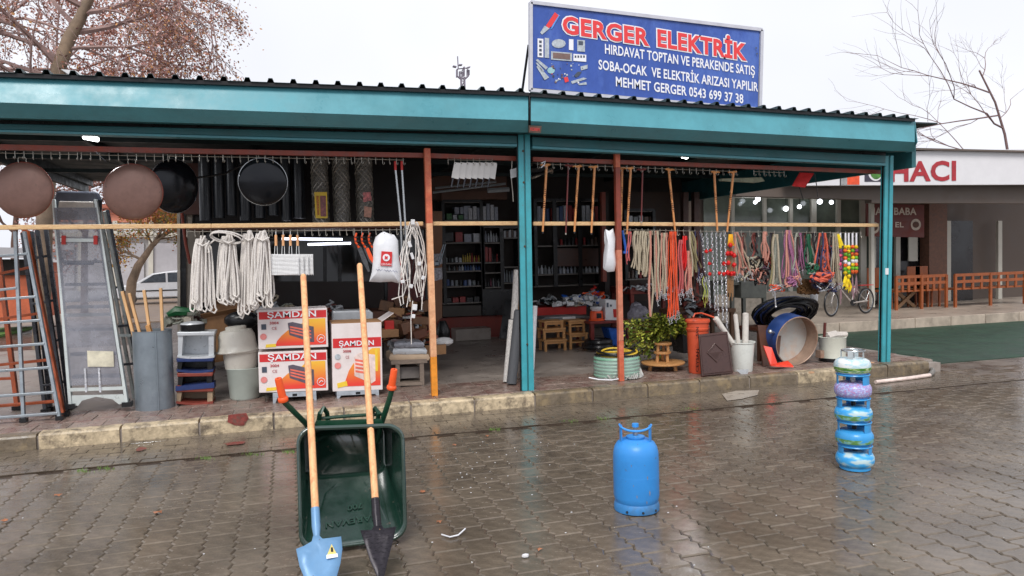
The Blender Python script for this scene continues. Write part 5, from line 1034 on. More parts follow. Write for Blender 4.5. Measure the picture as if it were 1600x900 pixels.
part('lower_door', MB().pp([(754, 452), (806, 452), (806, 492), (754, 493)], YI - .015, .03), BLACKP, cab2)
for x in (736.0,): pass
part('top_cupboard', MB().pp([(690, 300), (776, 298), (776, 311), (690, 313)], YI + .02, .4), WALLB, cab)
goods(697, 724, 344, YI, 'box', [4, 1, 4], 3, 9, 'top shelf behind the pale rail'); goods(709, 735, 335, YI, 'box', [0, 1, 0], 3, 14, 'row above the green boxes'); goods(724, 752, 344, YI - .02, 'box', [1, 0], 4, 22, 'top shelf right of the green boxes'); goods(753, 778, 345, YI, 'box', [0, 1, 2], 4, 26, 'top shelf near the doorway middle')
goods(710, 751, 379, YI, 'box', [0, 3, 1, 0], 3, 16, 'second shelf, wide red and grey ones'); goods(694, 709, 378, YI, 'box', [8], 1, 16, 'second shelf, black one at the left end')
goods(695, 709, 411, YI, 'jar', [8, 7], 3, 8, 'third shelf at the left end'); goods(710, 722, 411, YI, 'jar', [1, 1], 2, 9, 'third shelf, white ones'); goods(722, 750, 411, YI, 'bottle', [5, 6, 5, 3, 8], 8, 14, 'third shelf, yellow and dark ones')
goods(696, 716, 424, YI, 'bottle', [8, 7, 6], 5, 8, 'fourth shelf, left half'); goods(716, 751, 424, YI, 'bottle', [2, 0, 1, 5, 2], 8, 10, 'fourth shelf, right half'); goods(696, 751, 448, YI, 'jar', [7, 0, 2, 8], 8, 10, 'fifth shelf'); goods(695, 750, 474, YI, 'box', [8, 1, 3, 8], 5, 9, 'sixth shelf')
goods(757, 782, 379, YI, 'bottle', [1, 1, 0], 6, 17, 'upper shelf of the bottle bay'); goods(757, 768, 410, YI, 'box', [9, 3], 2, 22, 'second bottle-bay shelf, dark red ones'); goods(768, 782, 410, YI, 'jar', [1, 3, 8], 4, 13, 'second bottle-bay shelf, red and white ones'); goods(757, 781, 449, YI, 'bottle', [8, 7, 9], 6, 13, 'third shelf of the bottle bay')
cab3 = cabinet('dark cabinet bay with tube packs, beside the teal post inside the shop', 784, 812, [356, 372, 418, 443], YI + .05, d=.35)
goods(786, 810, 372, YI + .05, 'box', [1, 6, 7], 6, 12, 'shelf of pale packs beside the teal post'); goods(786, 811, 442, YI + .05, 'bottle', [1, 7, 0], 6, 22, 'shelf of pale tubes beside the teal post')
# counter / cabinet wall to the right of the post
cab4 = cabinet('long dark cabinet with glass doors behind the walking canes, left of the orange-red pole', 836, 944, [314, 348, 385, 430, 448], 13.3)
for x in (866, 905): a = P(x, 314, 13.28); b = P(x, 448, 13.28); part('mullion', MB().box(a.x - .04, a.x + .04, 13.27, 13.31, b.z, a.z), BLACKM, cab4)
goods(838, 942, 347, 13.35, 'box', [1, 2, 1, 3, 0, 1], 15, 24, 'top shelf behind the walking canes'); goods(868, 940, 384, 13.35, 'jar', [6, 3, 8, 7], 12, 12, 'second shelf behind the walking canes'); goods(838, 942, 429, 13.35, 'bottle', [7, 1, 8, 0], 18, 14, 'third shelf behind the walking canes')
part('wood_doors', MB().pp([(868, 388), (944, 388), (944, 416), (868, 416)], 13.28, .02), M('brown_sliding_door', (70, 42, 32), .4), cab4)
part('partition', MB().pp([(944, 300), (951, 300), (953, 480), (946, 480)], 12.6, .3), DARK, shop); part('red_partition_post', MB().pp([(940, 300), (946, 300), (948, 440), (942, 440)], 12.5, .08), RUSTP, shop)
part('inner_wall', MB().pp([(984, 300), (1076, 300), (1076, 470), (984, 470)], 13.4, .1), M('inner_brown_wall', (70, 54, 46), .7, 0, .25, 3), shop)
for x in (1068, 1085): part('inner_pillar', MB().pp([(x, 300), (x + 8, 300), (x + 8, 520), (x, 520)], 13.0 , .12), M('inner_pillar_paint', (84, 60, 54), .6), shop)
cab5 = cabinet('black shelf rack with cream packages behind the beige straps', 978, 1022, [330, 350, 384, 437], 12.4)
goods(980, 1021, 349, 12.4, 'box', [7, 1, 6], 5, 12, 'upper rack behind the beige straps'); goods(980, 1021, 384, 12.4, 'box', [6, 7, 8], 5, 16, 'middle rack behind the beige straps'); goods(979, 1022, 436, 12.4, 'jar', [6, 7, 3], 7, 12, 'lower rack behind the beige straps')
# hanging wire at top left of right bay
heap('wire_coils', 'coils of dark wire hanging behind the first cane', 838, 262, 14, 12, 9.0, [BLACKM, WIREM], 14, .12)
# inner slanting tubes
one('ceiling_tubes', MB().cyl(P(676, 301, 11.5), P(790, 287, 11.5), .02, 6).cyl(P(680, 294, 11.8), P(775, 284, 11.8), .02, 6).cyl(P(762, 298, 11.4), P(795, 296, 11.4), .04, 6), GREYP, 'grey tubes lying across the roof beams behind the cleavers', 'tubes')
one('tripod', MB().cyl(P(693, 382, 12), P(684, 410, 12), .012, 5).cyl(P(696, 382, 12), P(688, 410, 12), .012, 5).sphere(P(683, 412, 12), .05, 6), GALV, 'thin metal stand leaning by the brown panel', 'stand')
one('white_beam_lamp', MB().prism([P(1128, 279, 10.6), P(1190, 277, 10.6), P(1195, 283, 10.6), P(1184, 285, 10.6), P(1128, 282, 10.6)], (0, .1, 0)), M('pale_green_batten', (214, 222, 196), .5), 'unlit pale batten fixed under the canopy roof at the right', 'batten')
# leaning rolls beside the post
YL2 = 8.75
def leanroll(label, p0, p1, w, mat, Y0, name='rolled_sheet'):
    a = P(*p1, Y0 - .0); a.z = ZF + .01; b = P(*p0, Y0 + .12); r = w / 2 * mpp(Y0, p0[0]); t = thing(name, label, 'roll', a)
    part('roll_body', MB().tube([a, b], r, 14), mat, t, smooth=True); part('roll_end', MB().tube([b, b + (b - a).normalized() * .012], r * .8, 12), BLACKP, t); return t
LABP = M('printed_film', (190, 186, 182), .45, 0, .35, 18, stretch=(6, 6, 1.5))
leanroll('tall white printed roll with wooden end behind the teal post', (808, 422), (797, 590), 11, LABP, 8.95); one('plank', MB().bar(P(808, 420, 9.1), P(806, 600, 9.1), .06, .03), WOOD, 'wooden plank end standing behind the teal post', 'plank')
leanroll('short white printed roll leaning left of the charcoal one', (800, 500), (791, 592), 11, LABP, 8.6); leanroll('charcoal grey foam roll leaning against the teal post', (811, 486), (799, 598), 16, M('charcoal_foam', (78, 80, 84), .7, 0, .08, 10), 8.45)
one('mirror_frame', MB().bar(P(796, 470, 9.9), P(787, 530, 9.7), .12, .05), BLACKP, 'dark folded frame leaning deep behind the printed rolls', 'frame')
leanroll('white film roll end visible right of the teal post', (836, 478), (830, 530), 8, WPLA, 9.4)
# ================================================================ STOOLS AND TABLES
def stool(name, label, x0, x1, yt, yb, Y, shelf=False):
    t = thing(name, label, 'stool', P((x0 + x1) / 2, yb, Y), 'small wooden stools stacked inside the shop'); d = .3; a = P(x0, yt, Y); b = P(x1, yt, Y); zb = P(x0, yb, Y).z
    part('seat', MB().box(a.x, b.x, Y - .01, Y + d + .01, a.z - .028, a.z), WOOD, t, bev=.004)
    for x in (a.x + .012, b.x - .05):
        for y in (Y, Y + d - .04): part('leg', MB().box(x, x + .038, y, y + .038, zb, a.z - .028), WOOD, t)
    part('apron', MB().box(a.x + .05, b.x - .05, Y + .008, Y + .03, a.z - .065, a.z - .028), WOOD, t)
    if shelf: part('stretcher', MB().box(a.x + .05, b.x - .05, Y + .004, Y + d, zb + .10, zb + .12), WOOD, t)
Ys = G(870, 548, ZF).y
stool('stool', 'small wooden stool, topmost of the left stack of three', 850, 881, 502, 517, Ys + .05); stool('stool', 'small wooden stool in the middle of the left stack', 848, 884, 514, 531, Ys + .02); stool('stool', 'small wooden stool, lowest of the left stack of three', 850, 886, 532, 550, Ys)
stool('stool', 'small wooden stool on top of the right stack of two', 888, 915, 501, 521, Ys + .08, True); stool('stool', 'small wooden stool under the right stack of two', 889, 919, 521, 546, Ys + .06, True)
def table(label, x0, x1, yt, yb, Y, mat, d=.6, legs=True, thick=4, name='table'):
    t = thing(name, label, 'table', P((x0 + x1) / 2, yb, Y)); a = P(x0, yt, Y); b = P(x1, yt, Y)
    part('table_top', MB().box(a.x, b.x, Y, Y + d, a.z - thick * mpp(Y, x0), a.z), mat, t, bev=.006)
    if legs:
        for x in (a.x + .02, b.x - .08):
            for y in (Y + .02, Y + d - .08): part('leg', MB().box(x, x + .06, y, y + .06, ZF, a.z - thick * mpp(Y, x0)), mat, t)
    return t
table('grey bench with flat sheets on it, above the wooden stools', 836, 924, 499, 545, Ys + .45, M('grey_bench', (96, 88, 84), .6), .7)
one('sheet_pile', MB().obox(P(872, 496, Ys + .6), (.8, .4, .03), Matrix.Rotation(.1, 3, 'Z')).obox(P(868, 494.5, Ys + .62), (.5, .3, .03)), M('grey_sheets', (110, 112, 114), .4), 'pile of flat dark sheets on the grey bench', 'sheets')
one('white_sheet', MB().obox(P(878, 497, Ys + .46), (.45, .12, .04), Matrix.Rotation(.03, 3, 'Z')), WHITE, 'flat white strip lying on the bench above the stools', 'sheet')
part('red_counter', MB().pp([(836, 481), (916, 478), (916, 491), (836, 494)], 12.3, .5), RED, shop)
heap('pipe_fittings', 'heap of white and grey pipe fittings on the red counter', 906, 463, 42, 13, 12.3, [WHITE, GREYP, BLUEP, WHITE, BEI, BLACKP], 130, .08)
heap('hardware_pile', 'pile of orange and grey hardware above the pipe fittings', 928, 455, 20, 12, 12.5, [ORG, GREYP, RED, WHITE, BLUEP], 50, .08)
heap('hose_pile', 'dark hose and tape goods on the counter at the left', 858, 462, 20, 12, 12.4, [BLACKP, GREYP, WHITE], 40, .08)
Yt2 = G(955, 545, ZF).y
table('low dark red table carrying the orange juicer and a white box', 922, 988, 503, 545, Yt2, M('dark_red_table', (120, 44, 40), .45), .7)
t = thing('juicer', 'small orange and white juicer on the red table', 'juicer', P(932, 499, Yt2 + .2)); c = P(932, 502, Yt2 + .2)
part('juicer_base', MB().lathe([(.13, 0), (.13, .03), (.11, .04), (.105, .16), (.1, .17), (.001, .17)], c, 18), ORG, t, smooth=True); part('juicer_bowl', MB().lathe([(.07, .17), (.1, .21), (.1, .24), (.03, .25), (.001, .25)], c, 18), WHITE, t, smooth=True); part('juicer_label', MB().obox(c + V((-.0, -.108, .1)), (.08, .02, .08)), BLACKP, t)
t = thing('white_carton', 'white box with a red picture on the red table, left of the orange-red pole', 'box', P(956, 500, Yt2 + .1)); part('carton', MB().pp([(946, 468), (966, 469), (966, 500), (946, 500)], Yt2 + .1, .25), WHITE, t); part('red_picture', MB().pp([(958, 483), (966, 483), (966, 496), (959, 496)], Yt2 + .095, .004), RED, t); part('print_spots', MB().pp([(948, 473), (951, 473), (951, 480), (948, 480)], Yt2 + .095, .004).pp([(953, 476), (956, 476), (956, 479), (953, 479)], Yt2 + .095, .004), PGD, t)
one('blue_crate', MB().pp([(950, 512), (976, 514), (974, 541), (958, 541)], Yt2 + .1, .3), BLUEP, 'blue plastic box under the red table', 'box', bev=.02)
for k, (y, r, l) in enumerate(((541, .19, 'lower'), (534, .18, 'upper'))):
    c = P(935, y, Yt2 - .1); one('rubber_tyre', MB().tube([c + V((math.cos(a) * r, math.sin(a) * r, 0)) for a in [i * math.pi / 10 for i in range(20)]], .05, 8, closed=True), BLACKP, l + ' black rubber ring lying in front of the red table', 'tyre', smooth=True)
one('clear_bags', MB().sphere(P(998, 494, 11.3), .22, 10, (1, .6, .9)).sphere(P(994, 482, 11.4), .12, 8), M('grey_film', (130, 126, 136), .3, 0, .3, 12, bump=.8, bscale=20), 'grey plastic bags bunched behind the leafy bush', 'bag', smooth=True)
# brown display tables at the back right with goods
table('long rust-red display table behind the beige straps', 985, 1075, 450, 520, 12.0, REDW, .9, thick=10)
heap('display_goods', 'dark assorted goods on the rust-red display table', 1020, 444, 40, 10, 12.0, [BLACKP, DBR, GREYP, WHITE], 60, .08)
table('wooden display table behind the orange bin', 1062, 1150, 486, 530, 10.6, CR, .7, thick=6)
heap('leather_goods', 'pile of dark straps and fittings on the wooden display table', 1096, 470, 34, 22, 10.6, [BLACKP, DBR, GREYP, DBR, REDE], 90, .09)
table('grey table carrying black straps, right of the steel chains', 1142, 1200, 440, 520, 10.9, M('grey_green_table', (110, 112, 104), .5), .7, thick=6)
one('grey_cabinet', MB().pp([(1158, 440), (1198, 440), (1198, 466), (1158, 466)], 10.85, .5), M('grey_green_table', (110, 112, 104)), 'grey-green metal box under the black leather tangle', 'cabinet', bev=.01)
one('boulder_bag', MB().sphere(P(1050, 520, 9.6), .25, 12, (1, .7, .8)), M('dark_grey_bag', (70, 70, 70), .5, 0, .3, 8), 'dark grey sack behind the leafy bush', 'sack', smooth=True)
one('black_crate', MB().pp([(1066, 512), (1086, 510), (1086, 552), (1068, 552)], 9.0, .3), BLACKP, 'black plastic crate left of the orange bin', 'crate')
# ================================================================ GOODS AT THE RIGHT KERB
c = onfloor(964, 597); c = back(c, .42); k = mpp(c.y, 964); t = thing('green_hose_coil', 'coil of green garden hose wrapped in plastic film beside the orange-red pole', 'hose', c); GH = M('green_hose', (126, 176, 150), .35, 0, .12, 8)
for j in range(6):
    m = MB(); r = 34 * k * (1 - .015 * (j % 2)); m.tube([c + V((math.cos(a) * r, math.sin(a) * r * .95, .03 + j * .042)) for a in [i * math.pi / 16 for i in range(32)]], .022, 7, closed=True); part('hose_ring', m, GH, t, smooth=True)
random.seed(2); part('film_wrap', MB().lathe([(36 * k, .0), (37 * k, .1), (36.5 * k, .2), (33 * k, .27)], c, 30), M('clear_film', (206, 212, 212), .2, 0, .1, 8, alpha=.28, bump=.8, bscale=18), t, smooth=True)
m = MB()
for q in range(30): a = ru(-2.6, -.2); m.tube([c + V((math.cos(a) * 36 * k, math.sin(a) * 36 * k, ru(.0, .06))), c + V((math.cos(a + .2) * 40 * k, math.sin(a + .2) * 40 * k, .01)), c + V((math.cos(a + .35) * 38 * k, math.sin(a + .35) * 38 * k, ru(.01, .1)))], ru(.005, .018), 5, flat=.4)
part('film_skirt', m, M('crumpled_film', (206, 204, 200), .25, 0, .1, 8, alpha=.6), t, smooth=True)
one('film_tail', MB().tube([P(920, 590, 8.1), P(935, 593, 8.05), P(955, 594, 8.05), P(966, 592, 8.1)], .008, 5), WPR, 'white strip trailing from the hose coil along the ground', 'strip')
t = thing('black_yellow_hose', 'black hose with yellow stripe coiled on top of the green coil', 'hose', c + V((0, 0, .27))); mb1, mb2 = MB(), MB()
for j in range(8):
    r = (34 - j * 2.1) * k; e = ru(-.03, .03); zz = .285 + (j % 3) * .02
    pts = [c + V((math.cos(a) * r + e, math.sin(a) * r * .9 + e, zz + .012 * math.sin(a * 2 + j))) for a in [i * math.pi / 14 for i in range(28)]]
    (mb2 if j % 2 else mb1).tube(pts, .013, 6, closed=True)
part('hose_ring', mb1, BLACKP, t, smooth=True); part('yellow_stripe', mb2, M('yellow_hose', (214, 180, 60), .4), t, smooth=True)
# leafy bush of cut branches
random.seed(19); t = thing('leafy_bundle', 'bundle of glossy yellow-green leafy branches lying beside the round tables', 'plant', P(1030, 555, 8.9)); LF = [M('leaf_green', (96, 114, 38), .35, 0, .35, 30), M('leaf_yellow_green', (190, 196, 84), .35, 0, .25, 30), M('leaf_dark', (58, 64, 28), .4, 0, .3, 30)]
lm = [MB(), MB(), MB()]; st = MB(); root = P(1048, 512, 8.9)
tips = []
for k in range(74):
    a = random.random(); x = ru(978, 1062) if k > 6 else ru(1060, 1082); yc = 520 + (x - 1010) * .0; spread = 32 * math.exp(-((x - 1012) / 62) ** 2); y = 524 + ru(-1, 1) * spread - (x > 1050) * 10
    y = max(490 if x > 1000 else 505, min(553, y)); tips.append(P(x, y, 8.9 + ru(-.35, .3)))
for tp in tips:
    mid = root.lerp(tp, .5) + V((0, 0, ru(-.03, .08))); st.tube([root, mid, tp], .004, 4)
    for q in range(38):
        f_ = ru(.15, 1.1); p = (root.lerp(mid, f_ * 2) if f_ < .5 else mid.lerp(tp, f_ * 2 - 1)) + V((ru(-.04, .04), ru(-.05, .05), ru(-.04, .04)))
        d = ((tp - root).normalized() * 1.3 + V((random.gauss(0, .7), random.gauss(0, .7) - .4, random.gauss(0, .6)))).normalized(); s = ru(.045, .075); w = d.cross(V((rnd(), rnd(), rnd() - .5))).normalized() * s * .27; up = d.cross(w).normalized() * s * .12
        lm[0 if q % 5 < 2 else 1 if q % 5 < 4 else 2].add([p, p + d * s * .5 + w + up, p + d * s, p + d * s * .5 - w + up, p + d * s * .5 - up * .3], [(0, 1, 4), (1, 2, 4), (2, 3, 4), (3, 0, 4)])
for m, mt in zip(lm, LF): o = part('leaf', m, mt, t); o['kind'] = 'stuff'
part('stem', st, WOODD, t)
# round wooden tables
def rtable(name, label, cx, yt, w, yb, Y, hl, nleg=3, lw=.05):
    top = P(cx, yt, Y); k = mpp(Y, cx); t = thing(name, label, 'table', V((top.x, top.y, top.z - hl))); r = w / 2 * k
    part('table_top', MB().lathe([(.001, -.028), (r * .97, -.028), (r, -.02), (r, -.004), (r * .985, 0), (.001, 0)], top, 36), WOOD, t, smooth=True)
    for i in range(nleg): a = -math.pi / 2 + .5 + i * 2 * math.pi / nleg; part('leg', MB().tube([top + V((math.cos(a) * r * .62, math.sin(a) * r * .62, -.028)), top + V((math.cos(a) * r * .68, math.sin(a) * r * .68, -hl))], lw / 2, 8), WOOD, t)
    return top
c = onfloor(1037, 584); tt = P(1037, 569, c.y + .05); hl = tt.z - ZF
top = rtable('round_table', 'low round wooden table under the two small tiers', 1036, 565, 68, 584, c.y + .3, P(1036, 565, c.y + .3).z - ZF)
rtable('round_stool', 'small round wooden tier standing on the round table', 1035, 549, 27, 560, c.y + .3, P(1035, 549, c.y + .3).z - top.z, lw=.045)
rtable('round_stool', 'smallest round wooden tier on top, beside the leafy branches', 1036, 535, 27, 549, c.y + .3, P(1036, 535, c.y + .3).z - P(1035, 549, c.y + .3).z - .002, lw=.04)
# orange bin + embossed panel
c = onfloor(1102, 586); t = thing('orange_bin', 'tall orange bin with dark lettering behind the brown embossed panel', 'bin', c); Y = c.y + .05
kb = mpp(Y, 1100); bc = V((P(1101, 540, Y).x, Y + .16, ZF)); bh = P(1100, 499, Y + .05).z - ZF
part('bin_body', MB().lathe([(.001, 0), (14 * kb, 0), (15 * kb, .02), (17.5 * kb, bh * .93), (17.5 * kb, bh * .94)], bc, 30), ORGB, t, smooth=True)
part('bin_rim', MB().lathe([(17.5 * kb, bh * .78), (18.6 * kb, bh * .80), (18.6 * kb, bh * .83), (17.6 * kb, bh * .84)], bc, 30).lathe([(17.5 * kb, bh * .94), (19.5 * kb, bh * .94), (19.5 * kb, bh * .98), (17 * kb, bh), (.001, bh)], bc, 30), ORGB, t, smooth=True)
part('bin_handle', MB().tube([P(1083, 496, Y), P(1086, 490, Y + .05), P(1096, 489, Y + .08), P(1108, 493, Y + .05), P(1116, 496, Y)], .01, 6), ORGB, t)
for x0, y0, h in ((1086, 581, 36), (1086, 525, 14), (1104, 518, 8)): part('bin_lettering', text_mb('CEYSAN' if h == 36 else 'SAN', P(x0 + 5, y0, Y - .012 + (.03 if x0 == 1086 else 0)), P(x0 + 5.5, y0 - h, Y - .012 + (.03 if x0 == 1086 else 0)), 4.5 * mpp(Y, x0), .02, .004, up=(-1, 0, 0)), BLK, t)
c = onfloor(1120, 588); Y = c.y + .02; t = thing('embossed_panel', 'dark brown metal panel with an embossed diamond leaning on the orange bin', 'panel', c); BR_ = M('brown_lacquer', (76, 54, 50), .35, .2, .15, 6)
q = [(1092, 523), (1137, 518), (1146, 583), (1097, 588)]
part('panel_sheet', MB().prism([P(*q[0], Y + .1), P(*q[1], Y + .1), P(*q[2], Y), P(*q[3], Y)], (0, .03, 0)), BR_, t, bev=.008)
def pq(u, v, o=0): a = P(*q[0], Y + .1).lerp(P(*q[1], Y + .1), u); b = P(*q[3], Y).lerp(P(*q[2], Y), u); return a.lerp(b, v) + V((0, -o, 0))
part('panel_border', MB().tube([pq(.05, .05, .002), pq(.95, .05, .002), pq(.95, .95, .002), pq(.05, .95, .002)], .007, 5, closed=True), BR_, t)
part('diamond', MB().tube([pq(.5, .25, .004), pq(.76, .46, .004), pq(.5, .70, .004), pq(.22, .46, .004)], .007, 5, closed=True).add([pq(.5, .32, .003), pq(.68, .46, .003), pq(.5, .62, .003), pq(.3, .46, .003), pq(.5, .46, .014)], [(0, 1, 4), (1, 2, 4), (2, 3, 4), (3, 0, 4)]), BR_, t)
# white bucket with rolls
c = onfloor(1160, 583); k = mpp(c.y, 1160); c = back(c, .17); t = thing('white_pail', 'white plastic pail holding three pale rolls', 'bucket', c)
part('pail_body', MB().lathe([(.001, .01), (15 * k, 0), (15.5 * k, .01), (19 * k, 45 * k), (20.5 * k, 46 * k), (20.5 * k, 47.5 * k), (18.5 * k, 46.5 * k), (15 * k, .03), (.001, .03)], c, 28), M('milk_plastic', (218, 220, 214), .35, 0, .05, 5, dirt_or_sheen=(180, 178, 170), dirt_or_sheen_amt=.3), t, smooth=True)
for (p0, p1, w, l) in (((1118, 497), (1152, 548), 9, 'pale roll leaning left across the white pail'), ((1149, 492), (1156, 560), 7, 'thin upright pale roll in the white pail'), ((1165, 490), (1164, 565), 10, 'thick upright pale roll in the white pail')):
    a = P(*p1, c.y + .02); b = P(*p0, c.y - .02); one('pale_roll', MB().tube([a, b], w / 2 * k, 12).tube([b, b + (b - a).normalized() * .01], w / 3 * k, 10), M('pale_roll_paper', (214, 208, 200), .5, 0, .12, 12), l, 'roll', smooth=True)
part('pail_foil', MB().pp([(1150, 578), (1170, 577), (1168, 585), (1160, 586)], c.y - .2, .01), SILV, t)
# dark hose coil standing behind
random.seed(12); c0 = P(1226, 486, 8.95); t = thing('dark_hose_coil', 'big coil of black and navy hose standing behind the round drum', 'hose', c0 + V((0, 0, -.4))); mm = {0: MB(), 1: MB()}
for j in range(46):
    q_ = ru(0, 1) ** 1.2; rx = (50 - 26 * q_) * mpp(8.95, 1226); rz = (25 - 15 * q_) * mpp(8.95, 1226); dy = ru(-.14, .14); ph = ru(-.1, .1)
    mm[1 if j % 5 == 0 else 0].tube([c0 + V((math.cos(a) * rx + ru(-.01, .01), dy + math.sin(a) * -.18, math.sin(a) * rz + ph * .3 * math.cos(a) - .02)) for a in [i * math.pi / 15 for i in range(30)]], .014, 6, closed=True)
part('hose_ring', mm[0], BLACKP, t, smooth=True); part('navy_hose', mm[1], NAVY, t, smooth=True)
table('low brown trestle under the dark hose coil', 1186, 1262, 513, 560, 8.75, WOODD, .5, thick=5)
one('small_white_cup', MB().lathe([(.05, 0), (.06, .1), (.001, .1)], P(1272, 470, 8.9), 12), WHITE, 'small white pot beside the dark hose coil', 'pot', smooth=True)
one('brown_sheet_panel', MB().prism([P(1184, 508, 8.5), P(1222, 509, 8.5), P(1216, 574, 8.35), P(1193, 572, 8.35)], (0, .02, 0)), M('brown_sheet', (96, 62, 46), .4, .2, .2, 5), 'brown metal sheet leaning behind the red shovel plate', 'panel')
one('red_scoop', MB().prism([P(1193, 540, 8.25), P(1206, 543, 8.2), P(1215, 569, 8.12), P(1205, 572, 8.1)], (0, .02, .0)).prism([P(1205, 572, 8.1), P(1232, 566, 8.16), P(1240, 574, 8.05), P(1212, 573, 8.05)], (0, .01, .02)), M('scoop_red', (220, 62, 40), .4), 'folded red metal plate at the left foot of the round drum', 'plate')
# round drum (sieve)
c = P(1244, 533, 8.3); t = thing('round_drum', 'large shallow round metal drum on edge, blue outside and rusty inside', 'drum', V((c.x, c.y, ZF))); k = mpp(8.3, 1244); r = 38.5 * k; R_ = Matrix.Rotation(.02, 3, 'Z') @ Matrix.Rotation(math.radians(98), 3, 'X')
c = V((c.x - .02, 8.5, ZF + r + .03)); dp = .24
RIN = M('rusty_inside', (160, 134, 116), .45, .2, .25, 6, dirt_or_sheen=(130, 84, 64), dirt_or_sheen_amt=.7); DRB = M('drum_blue', (44, 72, 132), .4, .1, .2, 6)
part('drum_shell', MB().lathe([(r, 0), (r, dp), (r + .008, dp), (r + .008, 0), (r, 0)], c, 40, R_), DRB, t, smooth=True); part('inner_wall', MB().lathe([(r - .004, dp), (r - .004, .03)], c, 40, R_), RIN, t, smooth=True)
part('drum_bottom', MB().lathe([(r - .003, .03), (.001, .03)], c, 40, R_), M('drum_plate', (196, 196, 192), .4, .2, .08, 5, dirt_or_sheen=(206, 160, 120), dirt_or_sheen_amt=.5), t)
part('rim', MB().tube([c + R_ @ V((math.cos(a) * r, math.sin(a) * r, dp)) for a in [i * math.pi / 20 for i in range(40)]], .008, 5, closed=True), RIN, t, smooth=True)
part('bolt', MB().cyl(P(1203, 518, 8.25), P(1210, 520, 8.32), .018, 8).sphere(P(1203, 518, 8.25), .03, 8), STEEL, t); part('red_knob', MB().sphere(P(1234, 499, 8.5), .035, 8, (1.3, 1, .8)), RED, t)
part('foot_block', MB().obox(P(1281, 553, 8.3), (.06, .1, .1)), RIN, t)
# white pot at the right
c = onfloor(1301, 567); c = back(c, .2); k = mpp(c.y, 1301); t = thing('enamel_pot', 'cream enamel pot with black base and wrapped goods inside, near the right post', 'pot', c)
part('pot_base', MB().lathe([(.001, 0), (20 * k, 0), (20.5 * k, .05), (.001, .05)], c, 28), BLACKP, t, smooth=True); part('pot_body', MB().lathe([(19 * k, .05), (20 * k, 37 * k), (20.8 * k, 38 * k), (19 * k, 38.5 * k), (18 * k, .1), (.001, .1)], c, 28), M('cream_enamel', (216, 218, 204), .3, 0, .05, 5), t, smooth=True)
one('wrapped_rolls', MB().tube([c + V((-.08, 0, 38 * k)), c + V((.05, .02, 40 * k)), c + V((.22, -.02, 41 * k))], [.04, .05, .035], 8).tube([c + V((-.06, .05, 40 * k)), c + V((.12, .08, 42 * k))], .04, 8), M('crumpled_white', (206, 198, 190), .5, 0, .15, 10, bump=.6), 'white wrapped rolls lying across the enamel pot', 'roll', smooth=True)
one('dark_stick', MB().tube([c + V((-.1, .05, 30 * k)), c + V((-.08, .05, 60 * k))], .02, 7), M('maroon_handle', (96, 44, 38), .5), 'dark red handle standing up in the enamel pot', 'handle')
m = MB().tube([G(1368, 597, .03), G(1420, 591, .03), G(1453, 586, .035)], .024, 8); t = thing('white_pipe', 'white drain pipe lying on the ground with an elbow below the right post', 'pipe', G(1368, 597, 0)); part('pipe_run', m, M('white_pvc', (226, 206, 196), .4), t, smooth=True); part('elbow', MB().tube([G(1453, 586, .035), G(1458, 580, .05), P(1452, 572, 8.15), P(1432, 568, 8.2)], .03, 8), M('grey_pvc', (120, 116, 110), .5), t, smooth=True)
for k_, (x, y) in enumerate(((680, 616), (1362, 567), (1268, 582))): one('paper_scrap', MB().sphere(onfloor(x - 3 * (k_ == 0) , y), .04, 6, (1.3, .7, .4)), M('tan_paper', (190, 150, 116), .6), ('tan scrap on the slab at the foot of the amber pole', 'pale scrap at the foot of the right post', 'pale scrap on the kerb below the round drum')[k_], 'litter')
# ================================================================ STREET OBJECTS
CB = M('cylinder_blue', (54, 142, 218), .42, 0, .05, 4, dirt_or_sheen=(54, 122, 186), dirt_or_sheen_amt=.6, chips=26, bump=.08, bscale=14); CBL = M('cylinder_blue_light', (60, 150, 226), .4, 0, .06, 8)
c = G(995, 806); c = back(c, .13); c.z = .002; t = thing('gas_cylinder', 'large plain blue gas cylinder standing alone on the wet pavers', 'gas cylinder', c); r = .150; H = .60
part('foot_ring', MB().lathe([(r * .93, 0), (r * .99, .004), (r * 1.0, .03), (r * .96, .055), (r * .90, .07), (r * .88, .06)], c, 40), M('worn_foot_blue', (58, 132, 196), .5, 0, .15, 8, dirt_or_sheen=(70, 96, 120), dirt_or_sheen_amt=.6, chips=10), t, smooth=True)
body = [(r * .86, .045), (r * .95, .065), (r, .10), (r * 1.0, .34), (r * .985, .385), (r * .93, .42), (r * .82, .448), (r * .62, .468), (r * .34, .478), (.001, .480)]
part('body', MB().lathe(body, c, 44), CB, t, smooth=True); part('weld_seam', MB().lathe([(r * 1.0, .232), (r * 1.004, .236), (r * 1.0, .240)], c, 44), CB, t, smooth=True)
def arcplate(c, r, z0, z1, a0, a1, th=.006, top=None):
    m = MB(); n = 10; vs = []; 
    for i in range(n + 1):
        a = a0 + (a1 - a0) * i / n
        for rr, z in ((r, z0), (r - th, z0), (r - th, z1), (r, z1)): vs.append(c + V((math.cos(a) * rr, math.sin(a) * rr, z)))
    fs = [(i * 4 + k, i * 4 + (k + 1) % 4, i * 4 + 4 + (k + 1) % 4, i * 4 + 4 + k) for i in range(n) for k in range(4)] + [(3, 2, 1, 0), (n * 4, n * 4 + 1, n * 4 + 2, n * 4 + 3)]
    return m.add(vs, fs)
va = math.atan2(-c.y, -c.x)   # towards the camera
for s in (-1, 1):
    a = va + s * 1.30; part('collar_leg', arcplate(c, r * .70, .43, .572, a - .26, a + .26), CB, t)
